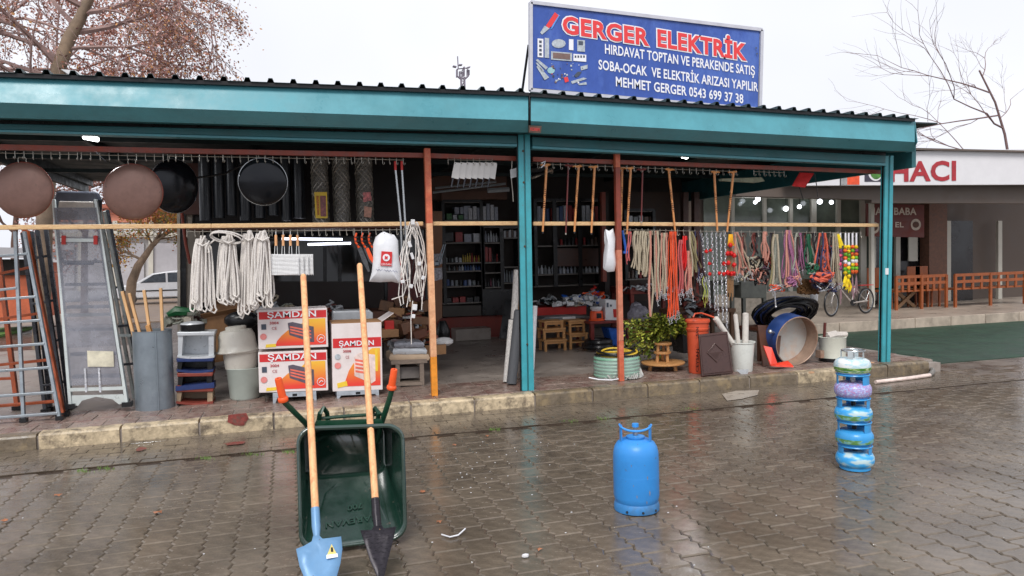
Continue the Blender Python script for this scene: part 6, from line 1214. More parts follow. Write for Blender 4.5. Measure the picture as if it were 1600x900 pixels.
m = MB(); m.tube([c + V((math.cos(va + q) * r * .69, math.sin(va + q) * r * .69, .566 - .022 * max(0, math.cos(q * 1.1)))) for q in [i * 1.5 / 10 for i in range(-10, 11)]], .0075, 7); part('collar_ring', m, CBL, t, smooth=True)
part('valve_plate', MB().lathe([(.06, .478), (.062, .488), (.05, .492), (.001, .492)], c, 24), CBL, t, smooth=True)
part('valve', MB().cyl(c + V((0, 0, .488)), c + V((0, 0, .555)), .012, 10).cyl(c + V((0, 0, .50)), c + V((0, 0, .51)), .019, 8).cyl(c + V((0, 0, .52)), c + V((0, 0, .53)), .018, 8), STEEL, t); part('valve_cap', MB().cyl(c + V((0, 0, .55)), c + V((0, 0, .572)), .022, 12), CBL, t)
for q in (-.42, .28, .95):
    a = va + q; p = c + V((math.cos(a) * r * 1.002, math.sin(a) * r * 1.002, .022)); part('drain_hole', MB().sphere(p, .009, 8, (1, 1, .9)), BLACKM, t)
for q, z, s in ((.02, .13, .010), (-.12, .2, .006), (.5, .25, .012), (.6, .15, .016), (-.2, .33, .008), (.45, .09, .01)):
    a = va + q; p = c + V((math.cos(a) * r * 1.001, math.sin(a) * r * 1.001, z)); tg = V((-math.sin(a), math.cos(a), 0)); part('scratch', MB().add([p - tg * s * .3, p + V((0, 0, -s * 1.6)) + tg * s * .1, p + tg * s * .4, p + V((0, 0, s * 1.1))], [(0, 1, 2, 3)]), M('paint_scratch', (120, 120, 130), .5), t)
# stack of five small cylinders
def pat_mat(name, base, c1, c2, sc=30, th=.5, white=None):
    m = M(name, base, .35, 0, .06, 5); n = m.node_tree; L = n.links; b = n.nodes['Principled BSDF']; tc = n.nodes.new('ShaderNodeTexCoord')
    no = n.nodes.new('ShaderNodeTexNoise'); no.inputs['Scale'].default_value = sc; no.inputs['Detail'].default_value = 3; mp = n.nodes.new('ShaderNodeMapping'); mp.inputs['Scale'].default_value = (1, 1, 2.6); L.new(tc.outputs['Object'], mp.inputs[0]); L.new(mp.outputs[0], no.inputs['Vector'])
    r_ = n.nodes.new('ShaderNodeValToRGB'); e = r_.color_ramp.elements; e[0].position = .40; e[0].color = (*[lin(x) for x in base], 1); e[1].position = .50; e[1].color = (*[lin(x) for x in c1], 1); q = e.new(.60); q.color = (*[lin(x) for x in c2], 1)
    L.new(no.outputs['Fac'], r_.inputs[0]); L.new(r_.outputs[0], b.inputs['Base Color']); return m
base = G(1336, 737); base = back(base, .09); base.z = .002; k = mpp(base.y, 1336); hs_ = .183; R5 = 28.5 * k
CYB = M('small_cylinder_blue', (60, 154, 216), .35, 0, .08, 6, chips=40)
labs = ('bottom blue gas cylinder of the stack of five small ones', 'second small blue cylinder from the bottom, with green grass print', 'middle small blue cylinder of the stack, with flowers and green stripe', 'small cylinder with lavender folk ornament band, second from the top', 'whitish top cylinder of the stack with green band and wire ring')
offs = ((0, 0), (-.006, .0), (-.014, .0), (-.018, 0), (-.022, 0)); GRS = pat_mat('meadow_print', (60, 156, 222), (130, 180, 160), (92, 138, 70), 16); SKYW = pat_mat('cloud_print', (52, 158, 228), (84, 174, 226), (186, 210, 214), 9); LAV = pat_mat('lavender_print', (190, 200, 232), (130, 140, 205), (190, 140, 180), 60); TOPW = pat_mat('pale_top_print', (206, 220, 222), (170, 204, 214), (226, 228, 226), 14); GRN5 = pat_mat('grass_band_print', (74, 128, 60), (116, 156, 70), (190, 206, 160), 22)
for i in range(5):
    cc = base + V((offs[i][0], offs[i][1], hs_ * i)); w = 1.0 - .012 * i; t = thing('small_gas_cylinder', labs[i], 'gas cylinder', cc, 'stack of small gas cylinders'); r = R5 * w; bz = .018 if i == 0 else .004
    part('foot_ring', MB().lathe([(r * .76, 0), (r * .80, .004), (r * .80, bz + .012), (r * .72, bz + .016)], cc, 30), CYB, t, smooth=True)
    pr = [(r * .70, bz + .004), (r * .86, bz + .012), (r * .97, bz + .032), (r, bz + .055), (r * .985, bz + .082), (r * .9, bz + .104), (r * .72, bz + .118), (.001, bz + .122)]
    mt = (SKYW, CYB, SKYW, LAV, TOPW)[i]; part('body', MB().lathe(pr, cc, 36), mt, t, smooth=True)
    if i in (1, 2, 4): part('printed_band', MB().lathe([(r * .965, bz + .026), (r * 1.006, bz + .05), (r * 1.006, bz + .06)] if i != 4 else [(r * .93, bz + .02), (r * 1.006, bz + .045), (r * 1.008, bz + .058)], cc, 36), GRN5 if i == 4 else GRS, t, smooth=True)
    va = math.atan2(-cc.y, -cc.x); zt = hs_ + .004
    if i < 4:
        for a0, a1 in ((va + .95 - .3 * (i % 2), va + 1.75), (va - 1.8, va - .75 - .35 * (i % 2)), (va + 2.4, va + 3.6)): part('collar', arcplate(cc, r * .86, bz + .095, zt, a0, a1, .004), CYB, t)
        part('collar_ring', MB().tube([cc + V((math.cos(a) * r * .87, math.sin(a) * r * .87, zt - .004)) for a in [j * math.pi / 14 for j in range(28)]], .006, 6, closed=True), CYB, t, smooth=True)
        part('valve', MB().cyl(cc + V((0, 0, bz + .12)), cc + V((0, 0, hs_ - .015)), .018, 8), BLACKM if i != 3 else STEEL, t)
    else:
        part('wire_ring', MB().tube([cc + V((math.cos(a) * r * .62 + .01, math.sin(a) * r * .62, hs_ + .0)) for a in [j * math.pi / 12 for j in range(24)]], .006, 6, closed=True), STEEL, t, smooth=True)
        for a in (.3, 2.0, 3.6, 5.1): part('collar', arcplate(cc, r * .63 , bz + .11, hs_, a, a + .45, .004), M('pale_collar', (196, 204, 206), .35, .3), t)
        part('valve', MB().cyl(cc + V((0, 0, bz + .12)), cc + V((0, 0, hs_ - .02)), .016, 8), STEEL, t)
# wheelbarrow upended, tray opening towards the camera
GB = M('barrow_green', (24, 54, 44), .2, 0, .12, 5, dirt_or_sheen=(48, 74, 64), dirt_or_sheen_amt=.5, bump=.14, bscale=9, rvar=.1, coat=1.0, chips=20)
GB.node_tree.nodes['Principled BSDF'].inputs['Specular IOR Level'].default_value = .9; GBD = M('barrow_frame_green', (14, 60, 40), .35, 0, .15, 8); ORGG = M('orange_grip', (240, 90, 36), .45, 0, .06, 8)
wb = thing('wheelbarrow', 'dark green wheelbarrow upended with its tray facing the street and orange handles up', 'wheelbarrow', G(547, 856))
Y0w, Y1w = 4.42, 4.33      # top of rim a bit further than bottom
def wp(u, v, d):           # u,v in 0..1 across rim outline, d depth behind
    x = 467 + (627 - 467) * u + 5 * v * (1 - u) + 5 * v * u; y = 672 + (858 - 672) * v - 6 * u * (1 - v) - 20 * u * v
    Y = Y0w + (Y1w - Y0w) * v; return P(x, y, Y) + V((0, d, 0))
def ringpts(sc_u, v0, v1, d, rad, n=6, cu=.5):
    pts = []; u0, u1 = cu - sc_u / 2, cu + sc_u / 2; ru_, rv = rad, rad * .85
    for (cx, cy, a0) in ((u1 - ru_, v0 + rv, -90), (u1 - ru_, v1 - rv, 0), (u0 + ru_, v1 - rv, 90), (u0 + ru_, v0 + rv, 180)):
        for i in range(n + 1):
            a = math.radians(a0 + 90 * i / n); pts.append(wp(cx + math.cos(a) * ru_, cy + math.sin(a) * rv, d(cy + math.sin(a) * rv) if callable(d) else d))
    return pts
rings = [ringpts(1.05, -.025, 1.02, .015, .17), ringpts(1.05, -.03, 1.025, -.008, .17), ringpts(1.0, 0, 1.0, -.01, .15), ringpts(.985, .01, .985, .01, .15), ringpts(.90, .03, .78, .16, .14), ringpts(.80, .06, .56, .30, .12), ringpts(.72, .09, .52, .31, .10)]
N = len(rings[0]); m = MB(); m.add([p for r_ in rings for p in r_], [(l * N + (i + 1) % N, l * N + i, (l + 1) * N + i, (l + 1) * N + (i + 1) % N) for l in range(len(rings) - 1) for i in range(N)] + [tuple(range((len(rings) - 1) * N, len(rings) * N))])
o = part('tray', m, GB, wb, smooth=True); sd = o.modifiers.new('thickness', 'SOLIDIFY'); sd.thickness = .003; sd.offset = 0
# pressed crease lines and lettering on the sloping nose
def nose(u, v): # point on the sloping nose: v .56..1
    f_ = (v - .56) / (1 - .56); d = .30 * (1 - f_) + .012 * f_; return wp(.5 + (u - .5), v, d)
part('nose_crease', MB().tube([nose(.14, .90) , nose(.26, .66), nose(.38, .60)], .006, 5).tube([nose(.84, .88), nose(.76, .70), nose(.66, .60)], .006, 5).tube([nose(.10, .96), nose(.5, .985), nose(.88, .95)], .005, 5), GB, wb, smooth=True)
a, b = nose(.62, .755), nose(.47, .765); up = (nose(.5, .82) - nose(.5, .76)).normalized()
m = text_mb('700', a, b, .032, .02, .0, up=up); nrm = (b - a).cross(up).normalized(); nrm = nrm if nrm.y < 0 else -nrm
m.v = [p + nrm * .014 for p in m.v]; o = part('embossed_number', m, M('emboss_green', (34, 66, 54), .3), wb); o.modifiers.new('t', 'SOLIDIFY').thickness = .006
a, b = nose(.78, .84), nose(.24, .86); m = text_mb('NAREVAN', a, b, .035, .02, .0, up=up); m.v = [p + nrm * .014 for p in m.v]; o = part('embossed_lettering', m, MC['emboss_green'], wb); o.modifiers.new('t', 'SOLIDIFY').thickness = .006
# frame tubes and handles
YT = Y0w + .12
part('handle_tube', MB().tube([P(500, 700, YT + .22), P(478, 662, YT + .1), P(463, 647, YT), P(444, 628, YT - .02), P(439, 620, YT - .03)], .017, 10), GBD, wb, smooth=True)
part('handle_tube', MB().tube([P(586, 700, YT + .22), P(594, 668, YT + .1), P(600, 650, YT + .02), P(608, 625, YT - .02), P(612, 610, YT - .03)], .017, 10), GBD, wb, smooth=True)
for (x0, y0, x1, y1) in ((443, 627, 434.5, 591), (611.5, 608, 616, 577)):
    a = P(x0, y0, YT - .03); b = P(x1, y1, YT - .06); g = part('grip', MB().tube([a, a.lerp(b, .07), a.lerp(b, .16), a.lerp(b, .2), a.lerp(b, .95), b], [.028, .031, .029, .023, .021, .019], 14), ORGG, wb, smooth=True); part('grip_hole', MB().sphere(b + (b - a).normalized() * .0005, .006, 6, (1, 1, .4)), BLACKM, g)
part('cross_tube', MB().tube([P(498, 654, YT + .08), P(545, 650, YT + .07), P(597, 647, YT + .08)], .011, 8), GBD, wb, smooth=True)
for x, s in ((500, -1), (592, 1)): part('leg', MB().tube([P(x - 4, 668, YT + .1), P(x, 645, YT + .04), P(x + 6 * -s, 638, YT + .05), P(x + 11 * -s, 645, YT + .09), P(x + 13 * -s, 665, YT + .2)], .015, 8), GBD, wb, smooth=True)
part('top_plate', MB().pp([(494, 658), (596, 655), (600, 664), (490, 668)], Y0w + .05, .02), GBD, wb)
c = P(545, 820, Y0w + .36); c.z = .19; part('wheel', MB().tube([c + V((0, math.cos(a) * .14, math.sin(a) * .14)) for a in [i * math.pi / 12 for i in range(24)]], .045, 10, closed=True), BLACKP, wb, smooth=True)
part('fork', MB().tube([c + V((-.08, 0, 0)), P(500, 700, YT + .22)], .015, 8).tube([c + V((.08, 0, 0)), P(586, 700, YT + .22)], .015, 8).cyl(c + V((-.1, 0, 0)), c + V((.1, 0, 0)), .01, 8), GBD, wb)
# shovels
SB = M('shovel_blue', (106, 150, 190), .4, .1, .1, 8, dirt_or_sheen=(120, 156, 190), dirt_or_sheen_amt=.5, chips=30); SBLK = M('shovel_black', (40, 36, 42), .35, .4, .6, 14, stretch=(3, 3, 12))
def shovel(label, top, neck, tipY, topY, blade, bmat, sock, r=.0205, flat=True):
    t = thing('shovel', label, 'shovel', P(*neck, tipY)); a = P(*top, topY); b = P(*neck, tipY)
    part('handle', MB().tube([a + (b - a).normalized() * -.012, a, a.lerp(b, .3), a.lerp(b, .65), b], [r * .75, r * .96, r * .97, r, r * .98], 14), WOODL, t, smooth=True)
    d = (b - a).normalized(); e = b + d * sock; part('socket', MB().tube([b - d * .10, b, e], [r * 1.12, r * 1.15, r * .8], 12), bmat, t, smooth=True)
    xs = [p[0] for p in blade]; xm = sum(xs) / len(xs); m = MB(); n = len(blade)
    outer = [P(x, y, tipY + (y - neck[1]) * -.0025 - .03) for x, y in blade]; cx = sum(p[0] for p in blade) / n; cy = sum(p[1] for p in blade) / n
    inner = [P(cx + (x - cx) * .5, cy + (y - cy) * .5, tipY + ((cy + (y - cy) * .5) - neck[1]) * -.0025 - .018) for x, y in blade]; ctr = P(cx, cy, tipY + (cy - neck[1]) * -.0025 - .014)
    m.add(outer + inner + [ctr], [(i, (i + 1) % n, n + (i + 1) % n, n + i) for i in range(n)] + [(n + i, n + (i + 1) % n, 2 * n) for i in range(n)]); o = part('blade', m, bmat, t, smooth=True); s_ = o.modifiers.new('thickness', 'SOLIDIFY'); s_.thickness = .003
    return t
sh1 = shovel('light blue pointed shovel with pale wooden handle leaning on the left of the wheelbarrow tray', (474, 432), (494, 822), 4.02, 5.15, [(487, 846), (489, 838), (498, 836), (504, 842), (520, 840), (533, 838.5), (535, 858), (532, 880), (526, 902), (515, 922), (503, 932), (488, 922), (476, 905), (468, 885), (462.5, 858), (475, 853)], SB, .06)
q = lambda x, y: P(x, y, 4.02 + (y - 822) * -.0025 - .035)
part('sticker', MB().prism([q(518, 850), q(526, 865), q(511, 867.5)], (0, -.001, 0)), M('pale_yellow_sticker', (226, 206, 120), .5), sh1); part('sticker_border', MB().prism([q(510, 867), q(527.5, 864.5), q(528, 870), q(510, 873)], (0, -.0015, 0)), WPR, sh1); part('sticker_mark', MB().prism([q(517, 855), q(520, 855), q(521, 862), q(517, 862)], (0, -.0025, 0)), BLK, sh1)
sh2 = shovel('black spade with pale wooden handle leaning on the right of the wheelbarrow tray', (562, 415), (588, 806), 4.06, 5.3, [(563, 829), (580, 828), (584, 822), (596, 821), (600, 826), (619, 823), (613, 850), (606, 876), (601, 899), (595, 912), (588, 899), (578, 876), (570, 850)], SBLK, .07)
a, b = P(588, 806, 4.06), P(591, 826, 4.02); part('ferrule', MB().tube([P(587, 800, 4.07), a, b], [.0245, .0245, .02], 12), SBLK, sh2, smooth=True); part('socket_tip', MB().prism([P(590, 822, 3.99), P(594, 827, 3.98), P(588, 829, 3.98)], (0, -.002, 0)), WOODL, sh2)
# ================================================================ NEIGHBOUR ON THE RIGHT
NB = thing('neighbour_shop', 'low neighbouring eatery with white signboard, grey fascia and glazed front', 'building', G(1400, 480, .2)); YN = 15.6; ZN = .2
e0 = G(1400, 514, 0).y
nbp = struct(part('raised_terrace', MB().box(8.6, 20.5, e0, YN + 4, -.1, ZN), M('terrace_concrete', (170, 156, 142), .4, 0, .15, 2.5, dirt_or_sheen=(130, 118, 106), dirt_or_sheen_amt=.6, rvar=.2)))
for k in range(12): part('edge_stone', MB().box(8.6 + k * .95 + .008, 8.6 + (k + 1) * .95 - .008, e0 - .08, e0 - .003, -.02, ZN + .01), M('terrace_edge', (178, 164, 148), .45, 0, .15, 5, dirt_or_sheen=(120, 108, 96), dirt_or_sheen_amt=.5), nbp, bev=.01)
GREYW = M('neighbour_grey', (98, 86, 78), .6, 0, .08, 3); FRW = M('window_frame_white', (196, 192, 180), .45, 0, .06, 5)  # wall grey darkened and browned to paint in a lens-edge vignette
part('wall', MB().box(8.7, 20, YN + .2, YN + .5, ZN, 4.2), GREYW, NB)
YS = 12.7; x0 = P(1232, 290, YS).x
part('grey_fascia', MB().pp([(1150, 290), (1640, 284), (1640, 318), (1362, 317), (1362, 312), (1150, 306)], YS + .35, .2), GREYW, NB)
part('canopy_roof', MB().box(x0 - .8, 20, YS - .1, YN + .6, P(1300, 232, YS).z, P(1300, 229, YS).z), GREYW, NB)
SGW = M('signboard_white', (222, 220, 222), .45, 0, .04, 3)
sg = thing('signboard', 'long white signboard with red letters above the neighbouring eatery', 'sign', P(1300, 290, YS)); q = [(1234, 240), (1660, 232), (1660, 288), (1234, 290)]
part('board', MB().pp(q, YS, .15), SGW, sg)
part('board_joint', MB().pp([(1312.5, 240), (1314, 240), (1314, 290), (1312.5, 290)], YS - .006, .005), BLACKM, sg); part('grey_panel', MB().pp([(1314, 240), (1324, 240), (1324, 289), (1314, 289)], YS - .005, .004), M('sign_grey', (150, 150, 150), .5), sg); part('orange_panel', MB().pp([(1324, 240), (1343, 240), (1343, 288.5), (1324, 288.5)], YS - .008, .004), M('sign_orange', (232, 84, 44), .5), sg)
part('emblem_back', MB().pp([(1351, 262), (1382, 262), (1382, 284), (1351, 284)], YS - .006, .004), M('sign_dark', (60, 56, 70), .5), sg); part('emblem_ring', disc(P(1368, 268, YS - .012), 14.5 * mpp(YS, 1368), 24), SGW, sg); part('emblem_disc', disc(P(1369, 269, YS - .016), 11 * mpp(YS, 1369), 20), M('emblem_green', (70, 120, 48), .5, 0, .5, 12), sg)
part('sign_lettering', text_px('HACI', (1391, 283), (1494, 281), 30, YS - .012, .03), M('sign_red', (168, 40, 50), .5), sg)
# glazing
part('window_glass', MB().pp([(1100, 300), (1362, 306), (1362, 470), (1100, 470)], YN + .06, .03), M('neighbour_glass', (104, 112, 102), .12, 0, .5, .9, rvar=.04), NB)
for x, w in ((1143, 5), (1193, 5), (1234, 5), (1268, 8), (1308, 6), (1345, 9), (1362, 6)): part('window_frame', MB().pp([(x, 303), (x + w, 303), (x + w, 470), (x, 470)], YN, .08), FRW, NB)
for y0, y1 in ((303, 309), (346, 352), (455, 463)): part('window_frame', MB().pp([(1143, y0), (1362, y0 + 3), (1362, y1 + 3), (1143, y1)], YN - .01, .08), FRW, NB)
part('low_wall', MB().box(P(1100, 455, YN).x, P(1362, 455, YN).x, YN - .02, YN + .2, ZN, P(1200, 457, YN).z), M('low_wall_cream', (170, 160, 146), .5), NB)
for x, y, r in ((1184, 311, 5), (1180, 316, 3.6), (1228, 326, 5), (1249, 323, 4), (1281, 315, 5), (1299, 316, 4)):  # glowing globes stand in for lamp reflections on the window glass
    pt = P(x, y, YN - .25); b = thing('lamp_reflection', 'glowing globe for a lamp reflected in the neighbour windows, at ' + {1184: 'the far left', 1180: 'the far left, just below its twin', 1228: 'left of the window middle', 1249: 'the middle pane', 1281: 'the right pane, left one', 1299: 'the right pane, right one'}[x], 'lamp', pt, 'lamp reflections in the neighbour windows'); part('globe', MB().sphere(pt, r * .8 * mpp(YN, x), 10), M('reflection_white', (240, 246, 255), .3, 0, 0, 5, emit=4, rvar=0), b, smooth=True); part('cord', MB().tube([pt, V((pt.x, pt.y, P(x, 300, YN - .25).z))], .008, 4), BLACKM, b)
# right part: posts, brown sign, door
for x in (1361, ): part('canopy_post', MB().pp([(x, 312), (x + 5, 312), (x + 6, 480), (x + 1, 480)], 14.2, .08), FRW, NB)
BRN = M('brown_sign', (104, 40, 30), .5, 0, .12, 4); s2 = thing('brown_signboard', 'dark red-brown shop sign with cream letters and food pictures behind the right post', 'sign', P(1400, 368, 14.6)); YY = 14.6
part('board', MB().pp([(1355, 318), (1444, 320), (1444, 371), (1355, 369)], YY, .06), BRN, s2)
part('sign_lettering', text_px('HACI BABA', (1358, 335.5), (1432, 335.5), 11, YY - .008, .025), M('sign_cream', (206, 190, 176), .5), s2); part('sign_lettering', text_px('EL', (1399, 355), (1412, 355), 8, YY - .008, .02), MC['sign_cream'], s2)
for x, y in ((1366, 356), (1431, 351)): part('plate_picture', disc(P(x, y, YY - .008), 9 * mpp(YY, x), 18, sx=1.1), M('plate_print', (190, 176, 160), .5), s2); part('food_picture', disc(P(x, y, YY - .012), 5 * mpp(YY, x), 14, sx=1.3), M('food_print', (90, 56, 40), .6, 0, .5, 40), s2)
part('door_recess', MB().pp([(1362, 345), (1520, 345), (1520, 470), (1362, 470)], YN - .05, .05), M('dark_glass', (36, 34, 36), .2, 0, .4, 2), NB)
for x, w, mt in ((1400, 7, FRW), (1446, 5, FRW), (1365, 4, FRW), (1480, 6, FRW), (1560, 6, FRW)): part('door_frame', MB().pp([(x, 345), (x + w, 345), (x + w, 470), (x, 470)], YN - .14, .08), mt, NB)
part('door_panel', MB().pp([(1420, 362), (1434, 362), (1434, 408), (1420, 408)], YN - .2, .03), FRW, NB)
part('brick_pier', MB().box(P(1452, 400, 15.2).x, P(1480, 400, 15.2).x, 15.2, 15.5, ZN, 3.1), M('brown_brick', (116, 82, 66), .6, 0, .3, 14), NB)
# benches and chairs
OW = M('orange_varnish', (146, 78, 40), .4, 0, .2, 6)
def bench(label, x0, x1, yb, Y):
    t = thing('wooden_bench', label, 'bench', P(x0, yb, Y)); a = P(x0, yb, Y); b = P(x1, yb, Y); z = ZN
    for zz in (.78, .62): part('back_rail', MB().box(a.x, b.x, Y - .02, Y + .02, z + zz - .035, z + zz + .035), OW, t)
    n = 8
    for i in range(n + 1): x = a.x + (b.x - a.x) * i / n; part('back_slat' if i % 4 else 'leg', MB().box(x - .03, x + .03, Y - .015 - (i % 4 == 0) * .02, Y + .015, z + (.42 if i % 4 else 0), z + .8), OW, t)
    part('seat', MB().box(a.x, b.x, Y + .02, Y + .45, z + .42, z + .46), OW, t)
    return t
bench('orange varnished bench with slatted back just right of the right teal post', 1400, 1478, 478, 14.0); bench('orange varnished bench further right on the terrace', 1492, 1600, 478, 13.9)
t = thing('cross_leg_table', 'low wooden table with crossed legs on the neighbour terrace', 'table', G(1416, 481, ZN)); p = G(1416, 481, ZN); mt = M('pale_plank', (150, 116, 84), .5)
part('leg', MB().bar(p + V((-.3, 0, 0)), p + V((.28, 0, .42)), .06, .08), mt, t); part('leg', MB().bar(p + V((.3, .04, 0)), p + V((-.28, .04, .42)), .06, .08), mt, t); part('table_top', MB().box(p.x - .38, p.x + .38, p.y - .25, p.y + .3, ZN + .42, ZN + .46), mt, t)
for x, l in ((1366, 'orange wooden chair half hidden left of the right teal post'), (1428, 'orange wooden chair behind the first bench'), (1440, 'orange wooden chair farthest behind the first bench')):
    p = V((P(x, 470, 14.7).x, 14.7, ZN)); t = thing('wooden_chair', l, 'chair', p); part('backrest', MB().box(p.x - .2, p.x + .2, p.y, p.y + .03, ZN + .5, ZN + 1.0), OW, t, bev=.01); part('seat', MB().box(p.x - .22, p.x + .22, p.y - .4, p.y, ZN + .42, ZN + .46), OW, t)
    for dx, dy in ((-.2, -.38), (.16, -.38), (-.2, -.02), (.16, -.02)): part('leg', MB().box(p.x + dx, p.x + dx + .04, p.y + dy, p.y + dy + .04, ZN, ZN + .42), OW, t)
one('potted_plant', MB().sphere(P(1375, 440, 14.9), .22, 10, (.8, .8, 1.3)), M('plant_green', (40, 70, 36), .7, 0, .4, 20), 'small dark green plant behind the bicycle saddle', 'plant')
# bicycle
bk = thing('bicycle', 'child-size grey and red bicycle parked on the terrace beyond the pompom strings', 'bicycle', G(1330, 490, ZN)); Yb = G(1353, 490, ZN).y
f0, f1 = P(1299, 469, Yb - .25), P(1353, 471, Yb); wr = .275
def wheel(c, ang, nm):
    R_ = Matrix.Rotation(ang, 3, 'Z'); w = part('wheel', MB().tube([c + R_ @ V((math.cos(a) * wr, 0, math.sin(a) * wr)) for a in [i * math.pi / 16 for i in range(32)]], .02, 7, closed=True), BLACKP, bk, smooth=True)
    s = MB().tube([c + R_ @ V((math.cos(a) * (wr - .025), 0, math.sin(a) * (wr - .025))) for a in [i * math.pi / 16 for i in range(32)]], .008, 5, closed=True)
    for i in range(12): a = i * math.pi / 6; s.tube([c, c + R_ @ V((math.cos(a) * (wr - .02), 0, math.sin(a) * (wr - .02)))], .003, 3)
    part('rim', s, STEEL, w)
f0.z = ZN + wr + .02; f1.z = ZN + wr + .02
wheel(f0, .35, 'front'); wheel(f1, .25, 'rear')
d = f1 - f0; u = V((d.x, d.y, 0)).normalized(); bb = f0 + d * .58 + V((0, 0, -.02)); seat = bb + V((0, 0, .40)) + u * .12; head = f0 + V((0, 0, .42)) + u * .16
RBK = M('bike_red', (190, 40, 46), .4); part('frame', MB().tube([head, bb], .018, 7).tube([seat, bb], .016, 7).tube([bb, f1], .013, 6).tube([seat + V((0, 0, -.08)), f1], .011, 6), M('bike_silver', (180, 172, 166), .35, .3), bk); part('top_tube', MB().tube([head, seat + V((0, 0, -.06))], .017, 7), RBK, bk)
part('fork', MB().tube([head + V((0, 0, .05)), f0], .014, 6), M('bike_silver', (180, 172, 166)), bk); part('handlebar', MB().tube([head + V((0, -.22, .14)), head + V((0, 0, .1)), head + V((0, .22, .14))], .012, 6), BLACKM, bk); part('saddle', MB().obox(seat + V((0, 0, .06)), (.24, .12, .05)), BLACKP, bk, bev=.02)
part('carrier', MB().obox(f1 + V((0, 0, wr + .08)), (.35, .1, .015)), RBK, bk); part('crank', MB().cyl(bb + V((0, -.05, 0)), bb + V((0, -.03, 0)), .07, 14), BLACKM, bk); part('chain_guard', MB().tube([bb + V((0, -.05, 0)), f1 + V((0, -.05, 0))], .02, 5), M('bike_silver', (180, 172, 166)), bk)
# ================================================================ BACKGROUND LEFT: CAR, BUILDINGS, TREES, MAST
c = G(250, 475); sc = DEP(c) / 31.5; Yc = c.y
cr = thing('parked_car', 'white estate car parked in the side street beyond the ladders', 'car', V((P(280, 470, Yc).x, Yc, 0))); CW = M('car_white', (215, 218, 222), .25, 0, .04, 2, coat=.5); x0 = P(203, 470, Yc).x - .85; L_ = 4.2
prof = [(0, .42), (.05, .62), (.55, .82), (1.05, .90), (1.75, 1.32), (2.6, 1.42), (3.5, 1.38), (3.95, 1.2), (4.15, .85), (4.2, .45), (4.1, .28), (.1, .28)]
part('body', MB().prism([V((x0 + x, Yc, z)) for x, z in prof], (0, 1.7, 0)), CW, cr, bev=.05)
gl = MB().prism([V((x0 + x, Yc - .012, z)) for x, z in ((1.28, .93), (1.82, 1.27), (2.28, 1.33), (2.28, .93))], (0, .03, 0)).prism([V((x0 + x, Yc - .012, z)) for x, z in ((2.36, .93), (2.36, 1.33), (3.0, 1.34), (3.08, .93))], (0, .03, 0)).prism([V((x0 + x, Yc - .012, z)) for x, z in ((3.16, .93), (3.1, 1.33), (3.6, 1.28), (3.85, .95))], (0, .03, 0)); part('side_window', gl, M('car_glass', (70, 80, 88), .1), cr)
part('rub_strip', MB().box(x0 + .6, x0 + 3.6, Yc - .02, Yc, .56, .61), BLACKP, cr)
for x in (.8, 3.35):
    w = part('wheel', MB().cyl((x0 + x, Yc - .01, .3), (x0 + x, Yc + .2, .3), .31, 20), BLACKP, cr); part('rim', MB().cyl((x0 + x, Yc - .03, .3), (x0 + x, Yc, .3), .19, 16), STEEL, w)
def wallpx(name, parent, px, Y, mat, d=.3): return part(name, MB().pp(px, Y, d), mat, parent)
WW = M('pale_render', (200, 198, 198), .6, 0, .06, 1.5); PINKB = M('pink_brick', (206, 132, 108), .65, 0, .12, 3); SHUT = M('shutter_grey', (176, 174, 178), .5, 0, .08, 2)
b1 = thing('low_building', 'pale low building with brick upper part and grey shutters beyond the car', 'building', P(220, 465, 40)); Y = 40
wallpx('wall', b1, [(60, 335), (300, 335), (300, 452), (60, 455)], Y, WW, 8); wallpx('brick_panel', b1, [(70, 322), (290, 326), (290, 348), (70, 346)], Y - .1, PINKB, .3)
for x in (76, 130, 185, 240): wallpx('shutter', b1, [(x, 380), (x + 40, 380), (x + 40, 450), (x, 450)], Y - .15, SHUT, .1); 
for x in (70, 122, 176, 232): wallpx('pilaster', b1, [(x, 345), (x + 7, 345), (x + 7, 455), (x, 455)], Y - .3, FRW, .3)
wallpx('parapet', b1, [(60, 364), (300, 364), (300, 370), (60, 370)], Y - .35, FRW, .3); wallpx('roof', b1, [(66, 317), (296, 321), (300, 327), (60, 323)], Y - .5, M('roof_tile_red', (170, 96, 76), .6, 0, .15, 4), 9)
m = MB()
for x in (168, 192, 216, 240, 262): m.tube([P(x, 348, Y - 1), P(x, 375, Y - 1)], .03, 4)
for y in (350, 360, 368): m.tube([P(160, y, Y - 1), P(280, y, Y - 1)], .025, 4)
one('balcony_railing', m, WIREM, 'thin railing in front of the pale building beyond the car', 'railing')
b2 = thing('brick_kiosk', 'low orange brick kiosk with dark opening seen behind the grey ladder', 'building', P(15, 470, 22)); wallpx('wall', b2, [(-40, 410), (52, 410), (52, 500), (-40, 505)], 22, M('orange_brick', (196, 100, 66), .6, 0, .2, 4), 2.5); wallpx('opening', b2, [(-30, 405), (48, 405), (48, 430), (-30, 430)], 21.9, DARK, .2); wallpx('roof', b2, [(-50, 385), (60, 388), (60, 404), (-50, 402)], 21.5, SHUT, 3.5)
o = one('grass_strip', MB().box(-22, -7, 20, 24, -.03, .03), M('grass_green', (84, 120, 50), .8, 0, .3, 8, bump=1), 'short green grass strip by the brick kiosk', 'grass'); o['kind'] = 'stuff'
struct(part('side_street', MB().box(-40, 6, 24.2, 39.8, -.06, .0), M('side_street_asphalt', (150, 130, 112), .5, 0, .2, 2), origin=(0, 0, 0)))
